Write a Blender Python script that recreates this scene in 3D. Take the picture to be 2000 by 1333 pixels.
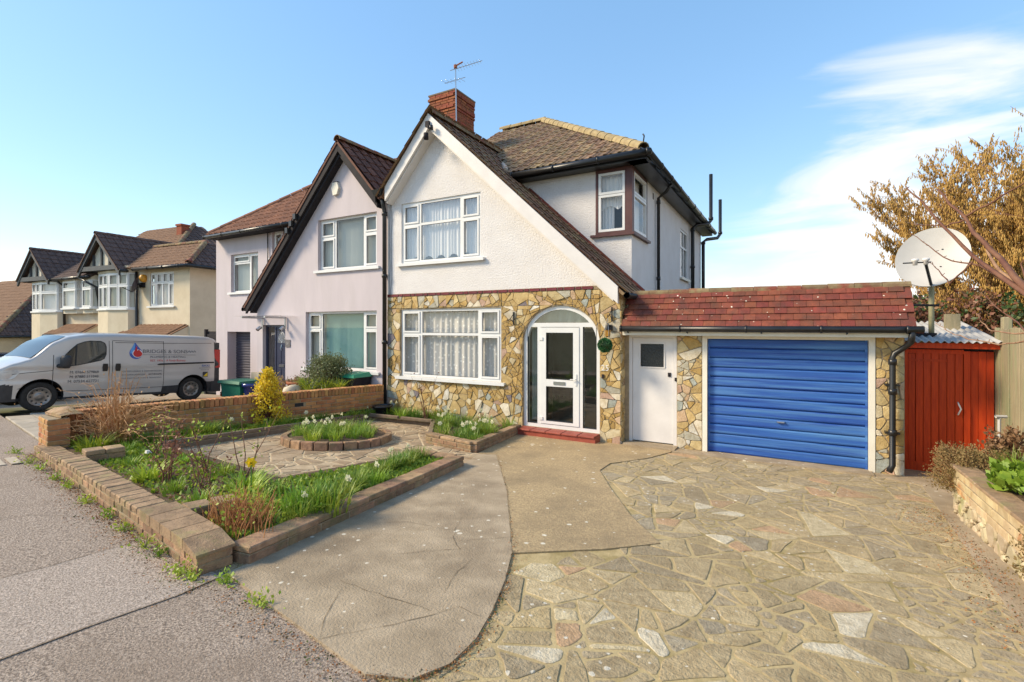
import bpy, bmesh, math, random
from mathutils import Vector, Matrix
from mathutils.geometry import tessellate_polygon
random.seed(7)
scene = bpy.context.scene
COL = scene.collection
for o in list(bpy.data.objects):
    bpy.data.objects.remove(o)

# ------------------------------------------------------------------ camera
cam_d = bpy.data.cameras.new('camera')
cam = bpy.data.objects.new('camera', cam_d); COL.objects.link(cam)
cam.location = (0, 0, 2.12)
cam.rotation_euler = (math.radians(90), 0, math.radians(29.6))
cam_d.sensor_width = 36.0
cam_d.lens = 17.27
cam_d.shift_y = -0.01425
cam_d.clip_end = 2000
scene.camera = cam

# ------------------------------------------------------------------ sky and sun
SUN = Vector((-0.72, -0.50, 0.62)).normalized()      # towards the sun
world = bpy.data.worlds.new('World'); scene.world = world
world.use_nodes = True
wt = world.node_tree
for n in list(wt.nodes): wt.nodes.remove(n)
def wn(t, **k):
    n = wt.nodes.new(t)
    for a, b in k.items(): setattr(n, a, b)
    return n
wout = wn('ShaderNodeOutputWorld'); wbg = wn('ShaderNodeBackground'); wbg.inputs[1].default_value = 0.15
sky = wn('ShaderNodeTexSky', sky_type='NISHITA', sun_disc=False)
sky.sun_elevation = math.asin(SUN.z); sky.sun_rotation = math.atan2(SUN.x, SUN.y)
sky.air_density = 1.0; sky.dust_density = 0.25; sky.ozone_density = 2.0; sky.altitude = 50
tc = wn('ShaderNodeTexCoord'); mp = wn('ShaderNodeMapping')
mp.inputs['Scale'].default_value = (1.0, 1.0, 4.2); mp.inputs['Location'].default_value = (3.1, 0.7, 0.35)
cn = wn('ShaderNodeTexNoise'); cn.inputs['Scale'].default_value = 2.3; cn.inputs['Detail'].default_value = 9; cn.inputs['Roughness'].default_value = 0.55
cn.inputs['Distortion'].default_value = 0.7
sep = wn('ShaderNodeSeparateXYZ')
wt.links.new(tc.outputs['Generated'], mp.inputs[0]); wt.links.new(mp.outputs[0], cn.inputs['Vector'])
wt.links.new(tc.outputs['Generated'], sep.inputs[0])
# more cloud towards the east (right) and low down, thin wisps elsewhere
bx = wn('ShaderNodeMath', operation='MULTIPLY_ADD'); bx.inputs[1].default_value = 0.30; bx.inputs[2].default_value = -0.085
wt.links.new(sep.outputs[0], bx.inputs[0])
bz = wn('ShaderNodeMath', operation='MULTIPLY_ADD'); bz.inputs[1].default_value = -0.42
wt.links.new(sep.outputs[2], bz.inputs[0]); wt.links.new(bx.outputs[0], bz.inputs[2])
dt = wn('ShaderNodeVectorMath', operation='DOT_PRODUCT'); dt.inputs[1].default_value = (.16, .97, .17); wt.links.new(tc.outputs['Generated'], dt.inputs[0])
dm = wn('ShaderNodeMapRange', interpolation_type='SMOOTHSTEP'); dm.inputs[1].default_value = .93; dm.inputs[2].default_value = 1.0; dm.inputs[4].default_value = .17; wt.links.new(dt.outputs['Value'], dm.inputs[0])
ba = wn('ShaderNodeMath', operation='ADD'); wt.links.new(dm.outputs[0], ba.inputs[0]); wt.links.new(bz.outputs[0], ba.inputs[1]); bz = ba
bs = wn('ShaderNodeMath', operation='ADD'); wt.links.new(cn.outputs['Fac'], bs.inputs[0]); wt.links.new(bz.outputs[0], bs.inputs[1])
cr = wn('ShaderNodeMapRange', interpolation_type='SMOOTHSTEP'); cr.inputs[1].default_value = 0.40; cr.inputs[2].default_value = 0.66; cr.inputs[4].default_value = 0.85
wt.links.new(bs.outputs[0], cr.inputs[0])
hs = wn('ShaderNodeHueSaturation'); hs.inputs['Hue'].default_value = 0.500; hs.inputs['Saturation'].default_value = 1.58; hs.inputs['Value'].default_value = 1.44
ga = wn('ShaderNodeGamma'); ga.inputs[1].default_value = 0.52
wt.links.new(sky.outputs[0], ga.inputs[0]); wt.links.new(ga.outputs[0], hs.inputs['Color'])
cm = wn('ShaderNodeMix', data_type='RGBA'); cm.inputs[7].default_value = (3.3, 3.2, 3.08, 1)
wt.links.new(cr.outputs[0], cm.inputs[0]); wt.links.new(hs.outputs[0], cm.inputs[6])
wt.links.new(cm.outputs[2], wbg.inputs[0]); wt.links.new(wbg.outputs[0], wout.inputs[0])
sd = bpy.data.lights.new('sun', 'SUN'); sd.energy = 2.35; sd.angle = math.radians(14.0); sd.color = (1.0, 0.83, 0.58)
so = bpy.data.objects.new('sun', sd); COL.objects.link(so); so.location = (-20, -10, 20)
so.rotation_euler = (-SUN).to_track_quat('-Z', 'Y').to_euler()
scene.view_settings.view_transform = 'Standard'; scene.view_settings.look = 'None'
scene.view_settings.gamma = 1.0; scene.view_settings.use_curve_mapping = False
scene.view_settings.exposure = 1.28

# ------------------------------------------------------------------ helpers
LOCAL = set()
def setp(o, label=None, cat=None, group=None, kind=None):
    if label: o['label'] = label
    if cat: o['category'] = cat
    if group: o['group'] = group
    if kind: o['kind'] = kind
    return o
WM = {}
def thing(name, loc, label, cat, group=None, rot=(0, 0, 0), local=False):
    o = bpy.data.objects.new(name, None); COL.objects.link(o)
    o.empty_display_size = 0.2
    o.location = loc; o.rotation_euler = rot
    from mathutils import Euler
    WM[o] = Matrix.Translation(loc) @ Euler(rot).to_matrix().to_4x4()
    if local: LOCAL.add(o)
    return setp(o, label, cat, group)
def link(o, parent):
    COL.objects.link(o)
    if parent is not None:
        o.parent = parent
        if parent in LOCAL: LOCAL.add(o)
        elif parent in WM: o.matrix_parent_inverse = WM[parent].inverted()
    return o
class MB:
    def __init__(s): s.v = []; s.f = []; s.m = []; s.smooth = False
    def add(s, vs, fs, mi=0):
        b = len(s.v); s.v += [tuple(p) for p in vs]
        for f in fs: s.f.append(tuple(i + b for i in f)); s.m.append(mi)
    def box(s, x0, x1, y0, y1, z0, z1, mi=0):
        s.add([(x0,y0,z0),(x1,y0,z0),(x1,y1,z0),(x0,y1,z0),(x0,y0,z1),(x1,y0,z1),(x1,y1,z1),(x0,y1,z1)],
              [(0,3,2,1),(4,5,6,7),(0,1,5,4),(1,2,6,5),(2,3,7,6),(3,0,4,7)], mi)
    def hexa(s, p, mi=0):   # 8 points, same order as box
        s.add(p, [(0,3,2,1),(4,5,6,7),(0,1,5,4),(1,2,6,5),(2,3,7,6),(3,0,4,7)], mi)
    def prism(s, pts, off, mi=0):
        n = len(pts); off = Vector(off)
        vs = [Vector(p) for p in pts] + [Vector(p) + off for p in pts]
        fs = [tuple(range(n))[::-1], tuple(range(n, 2*n))] + [(i, (i+1) % n, (i+1) % n + n, i + n) for i in range(n)]
        s.add(vs, fs, mi)
    def tube(s, pts, r, n=6, cap=True, mi=0):
        pts = [Vector(p) for p in pts]; k = len(pts)
        rs = r if isinstance(r, (list, tuple)) else [r]*k
        vs = []; up = None
        for i, p in enumerate(pts):
            t = (pts[min(i+1, k-1)] - pts[max(i-1, 0)])
            if t.length < 1e-9: t = Vector((0,0,1))
            t.normalize()
            if up is None: up = Vector((0,0,1)) if abs(t.z) < .9 else Vector((1,0,0))
            a = t.cross(up)
            if a.length < 1e-6: a = t.cross(Vector((1,0.3,0)))
            a.normalize(); b = a.cross(t).normalized(); up = b
            for j in range(n):
                q = 2*math.pi*j/n; vs.append(p + a*(math.cos(q)*rs[i]) + b*(math.sin(q)*rs[i]))
        fs = [(i*n+j, i*n+(j+1) % n, (i+1)*n+(j+1) % n, (i+1)*n+j) for i in range(k-1) for j in range(n)]
        if cap: fs += [tuple(range(n))[::-1], tuple(range((k-1)*n, k*n))]
        s.add(vs, fs, mi)
    def lathe(s, prof, c=(0,0,0), n=20, mi=0, axis='Z', close=False):
        vs = []; c = Vector(c)
        for r, z in prof:
            for j in range(n):
                q = 2*math.pi*j/n; a, b = r*math.cos(q), r*math.sin(q)
                vs.append(c + (Vector((a, b, z)) if axis == 'Z' else Vector((z, a, b))))
        fs = [(i*n+j, i*n+(j+1) % n, (i+1)*n+(j+1) % n, (i+1)*n+j) for i in range(len(prof)-1) for j in range(n)]
        if close: fs += [tuple(range(n))[::-1], tuple(range((len(prof)-1)*n, len(prof)*n))]
        s.add(vs, fs, mi)
    def mesh(s, name, mats, smooth=None):
        me = bpy.data.meshes.new(name); me.from_pydata(s.v, [], s.f)
        for m in (mats if isinstance(mats, (list, tuple)) else [mats]): me.materials.append(m)
        if len(me.materials) > 1: me.polygons.foreach_set('material_index', s.m)
        if (s.smooth if smooth is None else smooth): me.polygons.foreach_set('use_smooth', [True]*len(me.polygons))
        me.update(); return me
    def build(s, name, mats, parent=None, smooth=None):
        return link(bpy.data.objects.new(name, s.mesh(name, mats, smooth)), parent)
def single(name, mb, mats, loc, label=None, cat=None, group=None, kind=None, smooth=None):
    lx, ly, lz = loc
    mb.v = [(x-lx, y-ly, z-lz) for x, y, z in mb.v]
    o = mb.build(name, mats, None, smooth); o.location = loc
    return setp(o, label, cat, group, kind)
def inst(name, mesh, M, parent):
    o = bpy.data.objects.new(name, mesh); link(o, parent); o.matrix_basis = M; return o
def basis(o, u, v, n):
    return Matrix(((u[0], v[0], n[0], o[0]), (u[1], v[1], n[1], o[1]), (u[2], v[2], n[2], o[2]), (0, 0, 0, 1)))
class Fr:   # frame on a wall: u along the wall, z up, d outwards
    def __init__(s, o, u, n): s.o = Vector(o); s.u = Vector(u).normalized(); s.n = Vector(n).normalized()
    def p(s, u, z, d=0): return s.o + s.u*u + Vector((0,0,z)) + s.n*d
    def box(s, mb, u0, u1, z0, z1, d0, d1, mi=0):
        # d1 is the outer face
        P = s.p
        mb.hexa([P(u0,z0,d1),P(u1,z0,d1),P(u1,z0,d0),P(u0,z0,d0),P(u0,z1,d1),P(u1,z1,d1),P(u1,z1,d0),P(u0,z1,d0)], mi)
def wall_face(mb, fr, outer, holes=(), reveal=0.16, d=0, mi=0):
    loops = [[Vector((u, z, 0)) for u, z in outer]] + [[Vector((u, z, 0)) for u, z in h] for h in holes]
    tris = tessellate_polygon(loops)
    flat = [p for l in loops for p in l]
    mb.add([fr.p(p.x, p.y, d) for p in flat], [tuple(t) for t in tris], mi)
    for h in holes:
        n = len(h)
        mb.add([fr.p(u, z, d) for u, z in h] + [fr.p(u, z, d-reveal) for u, z in h],
               [(i, (i+1) % n, (i+1) % n+n, i+n) for i in range(n)], mi)
def rect(a, b, c, d): return [(a, c), (b, c), (b, d), (a, d)]
GS = 0.055
def gz(x, y):
    z = -GS*(max(min(y, 10.5), -1.2) - 8.6)
    if x < -16.5: z -= 0.07*min(-16.5 - x, 9)
    return z
# power diagram of random seeds inside a rectangle (for crazy paving and stone cladding)
def clip(poly, a, b, c):     # keep a*x+b*y<=c
    out = []; n = len(poly)
    for i in range(n):
        p, q = poly[i], poly[(i+1) % n]
        dp = a*p[0]+b*p[1]-c; dq = a*q[0]+b*q[1]-c
        if dp <= 0: out.append(p)
        if (dp < 0 < dq) or (dq < 0 < dp):
            t = dp/(dp-dq); out.append((p[0]+(q[0]-p[0])*t, p[1]+(q[1]-p[1])*t))
    return out
def area(p): return 0.5*sum(p[i][0]*p[(i+1) % len(p)][1]-p[(i+1) % len(p)][0]*p[i][1] for i in range(len(p)))
def inside(p, x, y):
    r = False; n = len(p)
    for i in range(n):
        x1, y1 = p[i]; x2, y2 = p[(i+1) % n]
        if (y1 > y) != (y2 > y) and x < (x2-x1)*(y-y1)/(y2-y1)+x1: r = not r
    return r
def seeds(x0, x1, y0, y1, dist, rng, ok=None, tries=9000):
    pts = []
    for _ in range(tries):
        x = rng.uniform(x0, x1); y = rng.uniform(y0, y1)
        if ok and not ok(x, y): continue
        dd = dist*rng.choice((.45, .6, .85, 1, 1.2, 1.5)); 
        if all((x-a)**2+(y-b)**2 > (0.5*(dd+w))**2 for a, b, w in pts): pts.append((x, y, dd))
    return pts
def cells(pts, bounds, gap, extra=None):
    x0, x1, y0, y1 = bounds; res = []
    for i, (x, y, w) in enumerate(pts):
        poly = [(x0,y0),(x1,y0),(x1,y1),(x0,y1)]
        near = sorted(range(len(pts)), key=lambda j: (pts[j][0]-x)**2+(pts[j][1]-y)**2)[1:26]
        for j in near:
            a, b, w2 = pts[j]; dx, dy = a-x, b-y; L = math.hypot(dx, dy)
            s = 0.5*L + 0.22*(w*w-w2*w2)/L
            s = max(s, 0.12*L) - gap*0.5
            poly = clip(poly, dx/L, dy/L, (dx*x+dy*y)/L + s)
            if len(poly) < 3: break
        if extra and len(poly) >= 3: poly = extra(x, y, poly)
        if len(poly) >= 3 and abs(area(poly)) > 0.0012: res.append((x, y, poly))
    return res
def tidy(poly, rng, jit, rad):
    # cut the corners and break up long edges so that a stone is no perfect polygon
    out = []; n = len(poly)
    for i in range(n):
        p, q, r = poly[i-1], poly[i], poly[(i+1) % n]
        a = math.dist(p, q); b = math.dist(q, r)
        if a < 1e-4 or b < 1e-4: continue
        ra = min(rad, a*.35); rb = min(rad, b*.35)
        out.append((q[0]+(p[0]-q[0])*ra/a, q[1]+(p[1]-q[1])*ra/a))
        out.append((q[0]+(r[0]-q[0])*rb/b, q[1]+(r[1]-q[1])*rb/b))
        if b > 5*rad: out.append(((q[0]+r[0])/2+rng.uniform(-jit, jit), (q[1]+r[1])/2+rng.uniform(-jit, jit)))
    return out
def stone(name, poly, rise, depth, inset, tf, parent, mats, rng, tilt=0.0):
    cx = sum(p[0] for p in poly)/len(poly); cy = sum(p[1] for p in poly)/len(poly); n = len(poly)
    ta, tb = rng.uniform(-tilt, tilt), rng.uniform(-tilt, tilt)
    R = max(math.dist(p, (cx, cy)) for p in poly); k = max(0.6, 1-inset/R)
    vs = []
    for s_, h in ((1.0, -depth), (1.0, rise*.55), (k, rise)):
        for x, y in poly:
            X, Y = cx+(x-cx)*s_, cy+(y-cy)*s_
            hh = h + (0 if h < 0 else ta*(X-cx)+tb*(Y-cy)); vs.append(tf(X, Y, hh))
    c0 = tf(cx, cy, 0)
    mb = MB(); mb.add([Vector(v)-Vector(c0) for v in vs],
        [(i, (i+1) % n, (i+1) % n+n, i+n) for i in range(n)] + [(i+n, (i+1) % n+n, (i+1) % n+2*n, i+2*n) for i in range(n)] + [tuple(range(2*n, 3*n))])
    o = mb.build(name, mats, parent); o.location = c0
    return o

def cent(p): return (sum(q[0] for q in p)/len(p), sum(q[1] for q in p)/len(p))
def fracture(poly, tgt, rng, out):
    """break a convex polygon into angular pieces, as slabs break"""
    A = abs(area(poly))
    if A < tgt*rng.uniform(.7, 2.0): out.append(poly); return
    c = cent(poly); d = max(((a[0]-b[0], a[1]-b[1]) for a in poly for b in poly), key=lambda v: v[0]**2+v[1]**2)
    q = math.atan2(d[1], d[0])+rng.gauss(0, .38); n = (math.cos(q), math.sin(q)); L = math.hypot(*d); o = rng.gauss(0, .13)*L
    k = n[0]*c[0]+n[1]*c[1]+o
    a, b = clip(poly, n[0], n[1], k), clip(poly, -n[0], -n[1], -k)
    if len(a) < 3 or len(b) < 3 or min(abs(area(a)), abs(area(b))) < A*.12: out.append(poly) if A < tgt*2 else fracture(poly, tgt, rng, out); return
    fracture(a, tgt, rng, out); fracture(b, tgt, rng, out)
def shrink(poly, g):
    p = poly if area(poly) > 0 else poly[::-1]; r = p
    for i in range(len(p)):
        a, b = p[i], p[(i+1) % len(p)]; L = math.dist(a, b)
        if L < 1e-5: continue
        nx, ny = (b[1]-a[1])/L, -(b[0]-a[0])/L
        r = clip(r, nx, ny, nx*a[0]+ny*a[1]-g)
        if len(r) < 3: return []
    return r
def minus(poly, hole):
    """convex polygon minus convex hole, as a list of convex pieces"""
    h = hole if area(hole) > 0 else hole[::-1]; res = []; rem = poly
    for i in range(len(h)):
        a, b = h[i], h[(i+1) % len(h)]; L = math.dist(a, b)
        if L < 1e-6: continue
        nx, ny = (b[1]-a[1])/L, -(b[0]-a[0])/L; k = nx*a[0]+ny*a[1]
        o = clip(rem, -nx, -ny, -k)
        if len(o) >= 3 and abs(area(o)) > .0006: res.append(o)
        rem = clip(rem, nx, ny, k)
        if len(rem) < 3: break
    return res
def pieces(x0, x1, y0, y1, coarse, tgt, rng, tgts=(.35, .6, 1, 1, 1.7)):
    out = []
    for x, y, p in cells(seeds(x0, x1, y0, y1, coarse, rng, None, 1500), (x0, x1, y0, y1), 0): fracture(p, tgt*rng.choice(tgts), rng, out)
    return out
def lay(polys, gap, rng, jit, rad, name, rise, inset, tf, parent, m, rank, limit=290, tilt=0.0, depth=.01):
    """the largest pieces become objects, the rest one joined part"""
    ps = [tidy(q, rng, jit, rad) for q in (shrink(p, gap*rng.uniform(.35, .75)) for p in polys) if len(q) > 2 and abs(area(q)) > .0007]
    ps.sort(key=rank, reverse=True); rest = []
    for i, p in enumerate(ps):
        o = stone(name, p, rng.uniform(*rise), depth, inset, tf, parent if i < limit else None, m, rng, tilt)
        if i >= limit: rest.append(o)
    if rest:
        big = MB()
        for o in rest:
            big.add([v.co+o.location for v in o.data.vertices], [tuple(f.vertices) for f in o.data.polygons]); me = o.data; bpy.data.objects.remove(o); bpy.data.meshes.remove(me)
        setp(big.build('small_'+name+'s', m, parent), kind='stuff')

# ------------------------------------------------------------------ materials
def mat(name, c1, c2=None, scale=6.0, rough=0.8, bump=0.0, bscale=80.0, rnd=0.0, ramp=None, metal=0.0, spots=None,
        detail=5.0, stretch=None, coat=0.0, spec=0.5, c3=None, s3=1.2, t3=(.5, .7), bdist=0.01, hue=0.0, transl=0.0, wave=None):
    m = bpy.data.materials.new(name); m.use_nodes = True; t = m.node_tree; N = t.nodes; L = t.links
    b = N['Principled BSDF']; b.inputs['Roughness'].default_value = rough; b.inputs['Metallic'].default_value = metal
    b.inputs['Specular IOR Level'].default_value = spec; b.inputs['Coat Weight'].default_value = coat
    g = N.new('ShaderNodeNewGeometry'); pos = g.outputs['Position']
    if stretch:
        mpn = N.new('ShaderNodeMapping'); mpn.inputs['Scale'].default_value = stretch; L.new(pos, mpn.inputs[0]); pos = mpn.outputs[0]
    def noise(sc, de=detail, ro=.6):
        n = N.new('ShaderNodeTexNoise'); n.inputs['Scale'].default_value = sc; n.inputs['Detail'].default_value = de; n.inputs['Roughness'].default_value = ro
        L.new(pos, n.inputs['Vector']); return n.outputs['Fac']
    def rng(src, a, b_, lo=0, hi=1):
        r = N.new('ShaderNodeMapRange'); r.inputs[1].default_value = a; r.inputs[2].default_value = b_; r.inputs[3].default_value = lo; r.inputs[4].default_value = hi
        L.new(src, r.inputs[0]); return r.outputs[0]
    def mix(f, A, B, blend='MIX'):
        x = N.new('ShaderNodeMix'); x.data_type = 'RGBA'; x.blend_type = blend
        for s_, v in ((0, f), (6, A), (7, B)):
            if isinstance(v, (int, float)): x.inputs[s_].default_value = v
            elif isinstance(v, tuple): x.inputs[s_].default_value = (v+(1,))[:4]
            else: L.new(v, x.inputs[s_])
        return x.outputs[2]
    oi = None
    if ramp or rnd or hue:
        oi = N.new('ShaderNodeObjectInfo').outputs['Random']
    if ramp:
        cr_ = N.new('ShaderNodeValToRGB'); cr_.color_ramp.interpolation = 'CONSTANT'
        els = cr_.color_ramp.elements; k = len(ramp)
        for i, (p_, c_) in enumerate(ramp):
            e = els[i] if i < 2 else els.new(p_)
            e.position = p_; e.color = c_+(1,)
        L.new(oi, cr_.inputs[0]); col = cr_.outputs[0]
        if c2: col = mix(rng(noise(scale), .38, .68), col, mix(1.0, col, c2, 'MULTIPLY'))
    else:
        col = c1 if not c2 else mix(rng(noise(scale), .36, .66), c1, c2)
    if c3: col = mix(rng(noise(s3, 7, .65), t3[0], t3[1]), col, c3)
    if wave:   # (scale, axis vector mapping, strength)
        pass
    if spots:
        sc, sz, colr = spots
        v = N.new('ShaderNodeTexVoronoi'); v.inputs['Scale'].default_value = sc; L.new(pos, v.inputs['Vector'])
        nz = noise(sc*2.2, 3); nl = noise(1.1, 3)
        ad = N.new('ShaderNodeMath'); ad.operation = 'MULTIPLY_ADD'; ad.inputs[1].default_value = .35; L.new(nz, ad.inputs[0]); L.new(v.outputs['Distance'], ad.inputs[2])
        thr = rng(nl, .35, .7, sz*.6, sz*1.25)
        df = N.new('ShaderNodeMath'); df.operation = 'SUBTRACT'; L.new(thr, df.inputs[0]); L.new(ad.outputs[0], df.inputs[1])
        col = mix(rng(df.outputs[0], 0.0, .05), col, colr)
    if rnd or hue:
        h = N.new('ShaderNodeHueSaturation')
        sh = N.new('ShaderNodeMath'); sh.operation = 'MULTIPLY_ADD'; sh.inputs[1].default_value = 7.31; sh.inputs[2].default_value = 0.13; L.new(oi, sh.inputs[0])
        fr_ = N.new('ShaderNodeMath'); fr_.operation = 'FRACT'; L.new(sh.outputs[0], fr_.inputs[0])
        L.new(rng(fr_.outputs[0], 0, 1, 1-rnd, 1+rnd), h.inputs['Value'])
        if hue: L.new(rng(oi, 0, 1, .5-hue, .5+hue), h.inputs['Hue'])
        if isinstance(col, tuple): h.inputs['Color'].default_value = (col+(1,))[:4]
        else: L.new(col, h.inputs['Color'])
        col = h.outputs[0]
    if isinstance(col, tuple): b.inputs['Base Color'].default_value = (col+(1,))[:4]
    else: L.new(col, b.inputs['Base Color'])
    if bump:
        bn = N.new('ShaderNodeBump'); bn.inputs['Strength'].default_value = bump; bn.inputs['Distance'].default_value = bdist
        L.new(noise(bscale, 4, .65), bn.inputs['Height']); L.new(bn.outputs[0], b.inputs['Normal'])
    if transl:
        tr = N.new('ShaderNodeBsdfTranslucent'); ms = N.new('ShaderNodeMixShader'); ms.inputs[0].default_value = transl
        if isinstance(col, tuple): tr.inputs[0].default_value = (col+(1,))[:4]
        else: L.new(col, tr.inputs[0])
        L.new(b.outputs[0], ms.inputs[1]); L.new(tr.outputs[0], ms.inputs[2]); L.new(ms.outputs[0], N['Material Output'].inputs[0])
    return m
def glass_mat(name, tint=(1.0, 1.0, 1.0), base=.05, mul=1.5, rough=0.0):
    m = bpy.data.materials.new(name); m.use_nodes = True; t = m.node_tree; N = t.nodes; L = t.links
    N.remove(N['Principled BSDF'])
    tr = N.new('ShaderNodeBsdfTransparent'); tr.inputs[0].default_value = tint+(1,)
    gl = N.new('ShaderNodeBsdfGlossy'); gl.inputs['Roughness'].default_value = rough
    g = N.new('ShaderNodeNewGeometry'); dp = N.new('ShaderNodeVectorMath'); dp.operation = 'DOT_PRODUCT'; L.new(g.outputs['Normal'], dp.inputs[0]); L.new(g.outputs['Incoming'], dp.inputs[1])
    ab_ = N.new('ShaderNodeMath'); ab_.operation = 'ABSOLUTE'; L.new(dp.outputs['Value'], ab_.inputs[0])
    om = N.new('ShaderNodeMath'); om.operation = 'SUBTRACT'; om.inputs[0].default_value = 1; L.new(ab_.outputs[0], om.inputs[1])
    pw = N.new('ShaderNodeMath'); pw.operation = 'POWER'; pw.inputs[1].default_value = 5; L.new(om.outputs[0], pw.inputs[0])
    ma = N.new('ShaderNodeMath'); ma.operation = 'MULTIPLY_ADD'; ma.inputs[1].default_value = mul*.9; ma.inputs[2].default_value = base+.05*mul; ma.use_clamp = True
    L.new(pw.outputs[0], ma.inputs[0]); ms = N.new('ShaderNodeMixShader'); L.new(ma.outputs[0], ms.inputs[0])
    L.new(tr.outputs[0], ms.inputs[1]); L.new(gl.outputs[0], ms.inputs[2]); L.new(ms.outputs[0], N['Material Output'].inputs[0])
    return m
def net_mat(name, col=(.72, .73, .7), open_=.25, pscale=14.0):
    m = bpy.data.materials.new(name); m.use_nodes = True; t = m.node_tree; N = t.nodes; L = t.links
    N.remove(N['Principled BSDF'])
    tr = N.new('ShaderNodeBsdfTransparent'); d = N.new('ShaderNodeBsdfDiffuse'); d.inputs[0].default_value = col+(1,)
    tl = N.new('ShaderNodeBsdfTranslucent'); tl.inputs[0].default_value = col+(1,)
    m2 = N.new('ShaderNodeMixShader'); m2.inputs[0].default_value = .1; L.new(d.outputs[0], m2.inputs[1]); L.new(tl.outputs[0], m2.inputs[2])
    g = N.new('ShaderNodeNewGeometry'); v = N.new('ShaderNodeTexVoronoi'); v.inputs['Scale'].default_value = pscale; L.new(g.outputs['Position'], v.inputs['Vector'])
    r = N.new('ShaderNodeMapRange'); r.inputs[1].default_value = .18; r.inputs[2].default_value = .32; r.inputs[3].default_value = .03; r.inputs[4].default_value = open_
    L.new(v.outputs['Distance'], r.inputs[0]); ms = N.new('ShaderNodeMixShader'); L.new(r.outputs[0], ms.inputs[0])
    L.new(m2.outputs[0], ms.inputs[1]); L.new(tr.outputs[0], ms.inputs[2]); L.new(ms.outputs[0], N['Material Output'].inputs[0])
    return m
m_white_render = mat('white_pebble_render', (.73, .705, .695), (.68, .65, .635), 2.2, .9, .6, 30, bdist=.03, c3=(.70, .665, .635), s3=.8, t3=(.5, .75))
m_side_render = m_white_render
m_lilac = mat('lilac_render', (.56, .50, .525), (.51, .455, .48), 1.6, .85, .15, 120, bdist=.004, stretch=(1.6, 1.6, .3), c3=(.49, .44, .45), s3=1.5, t3=(.52, .75))
m_cream = mat('cream_render', (.66, .57, .42), (.58, .49, .35), 1.8, .9, .4, 40, bdist=.01)
STONES = [(0.0, (.52, .38, .17)), (.14, (.58, .46, .24)), (.28, (.48, .32, .11)), (.39, (.62, .53, .35)), (.50, (.54, .39, .17)), (.59, (.66, .59, .46)), (.68, (.45, .43, .35)), (.75, (.51, .36, .23)), (.81, (.72, .69, .61)), (.88, (.34, .37, .34)), (.92, (.55, .37, .28)), (.97, (.22, .19, .22))]
m_stone = mat('facing_stone', (.5, .4, .2), (.72, .66, .55), 9, .75, .6, 28, rnd=.16, ramp=STONES, bdist=.02)
m_mortar = mat('stone_mortar', (.36, .28, .18), (.26, .2, .125), 14, .95, .4, 90)
m_pvc = mat('white_pvc', (.74, .74, .73), (.69, .69, .68), 3, .35)
m_cream_paint = mat('cream_paint', (.78, .74, .64), (.70, .66, .56), 3, .55)
m_white_paint = mat('white_paint', (.72, .69, .67), (.65, .62, .60), 2.5, .5, .05, 30)
m_brown_wood = mat('brown_painted_wood', (.075, .022, .022), (.10, .035, .03), 8, .5)
m_black = mat('black_plastic', (.012, .012, .013), (.02, .02, .021), 6, .35)
m_dark = mat('dark_interior', (.02, .02, .022), None, rough=.9)
m_room = mat('room_interior', (.30, .28, .25), (.2, .19, .17), 2, .9)
m_tile = mat('roof_tile_brown', (.23, .125, .07), (.15, .08, .048), 7, .85, .5, 60, rnd=.22, c3=(.28, .21, .10), s3=3.5, t3=(.5, .75), hue=.01)
m_tile_moss = mat('roof_tile_lichen', (.23, .14, .08), (.145, .088, .052), 7, .85, .5, 60, rnd=.2, c3=(.33, .245, .125), s3=3.0, t3=(.45, .75), hue=.012)
m_tile_n = mat('roof_tile_russet', (.18, .078, .048), (.12, .052, .036), 7, .85, .5, 60, rnd=.2)
m_tile_nf = mat('roof_tile_orange_brown', (.27, .115, .06), (.18, .075, .042), 6, .85, .5, 60, rnd=.2)
m_tile_red = mat('red_clay_tile', (.215, .05, .027), (.14, .034, .02), 9, .8, .5, 70, rnd=.2, spots=(10, .31, (.70, .62, .5)), c3=(.10, .045, .03), s3=4, t3=(.48, .75), hue=.01)
m_ridge = mat('weathered_ridge_tile', (.17, .10, .055), (.25, .20, .10), 6, .9, .5, 50, rnd=.18, c3=(.20, .05, .03), s3=2.4, t3=(.5, .62))
m_hip = mat('lichened_hip_tile', (.40, .31, .155), (.28, .21, .11), 7, .9, .5, 50, rnd=.12)
m_tile_dark_shade = mat('dark_shaded_far_tile', (.14, .085, .065), (.09, .055, .045), 5, .85, .3, 40)  # darker copy for side slopes and gables, with their shade put into the colour
m_tile_far_lit = mat('brown_lit_far_tile', (.32, .18, .10), (.23, .125, .07), 5, .85, .3, 40)  # brighter copy for front slopes and porches, sunlight put into the colour
m_brick = mat('red_brick', (.30, .085, .035), (.20, .055, .028), 14, .9, .4, 70, rnd=.22, hue=.012)
m_brick_wall = mat('yellow_red_brick', (.46, .235, .09), (.36, .145, .055), 8, .9, .5, 60, rnd=.22, hue=.015, c3=(.20, .15, .055), s3=3.2, t3=(.5, .72))
m_brick_brown = mat('weathered_brown_brick', (.36, .22, .125), (.20, .12, .07), 12, .92, .9, 50, rnd=.24, hue=.01, spots=(22, .2, (.48, .44, .36)), c3=(.19, .16, .075), s3=4, t3=(.5, .7))
m_coping = mat('weathered_coping', (.38, .25, .145), (.23, .15, .085), 11, .92, .9, 50, rnd=.2, spots=(18, .22, (.60, .55, .44)), c3=(.26, .22, .09), s3=4, t3=(.52, .7))
m_brick_pale = mat('pale_yellow_brick', (.58, .46, .27), (.46, .34, .19), 9, .9, .5, 60, rnd=.14, hue=.01, c3=(.44, .20, .08), s3=3, t3=(.55, .65))
m_mortar_brick = mat('brick_mortar', (.34, .27, .18), (.24, .19, .12), 20, .95, .4, 90)
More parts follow.
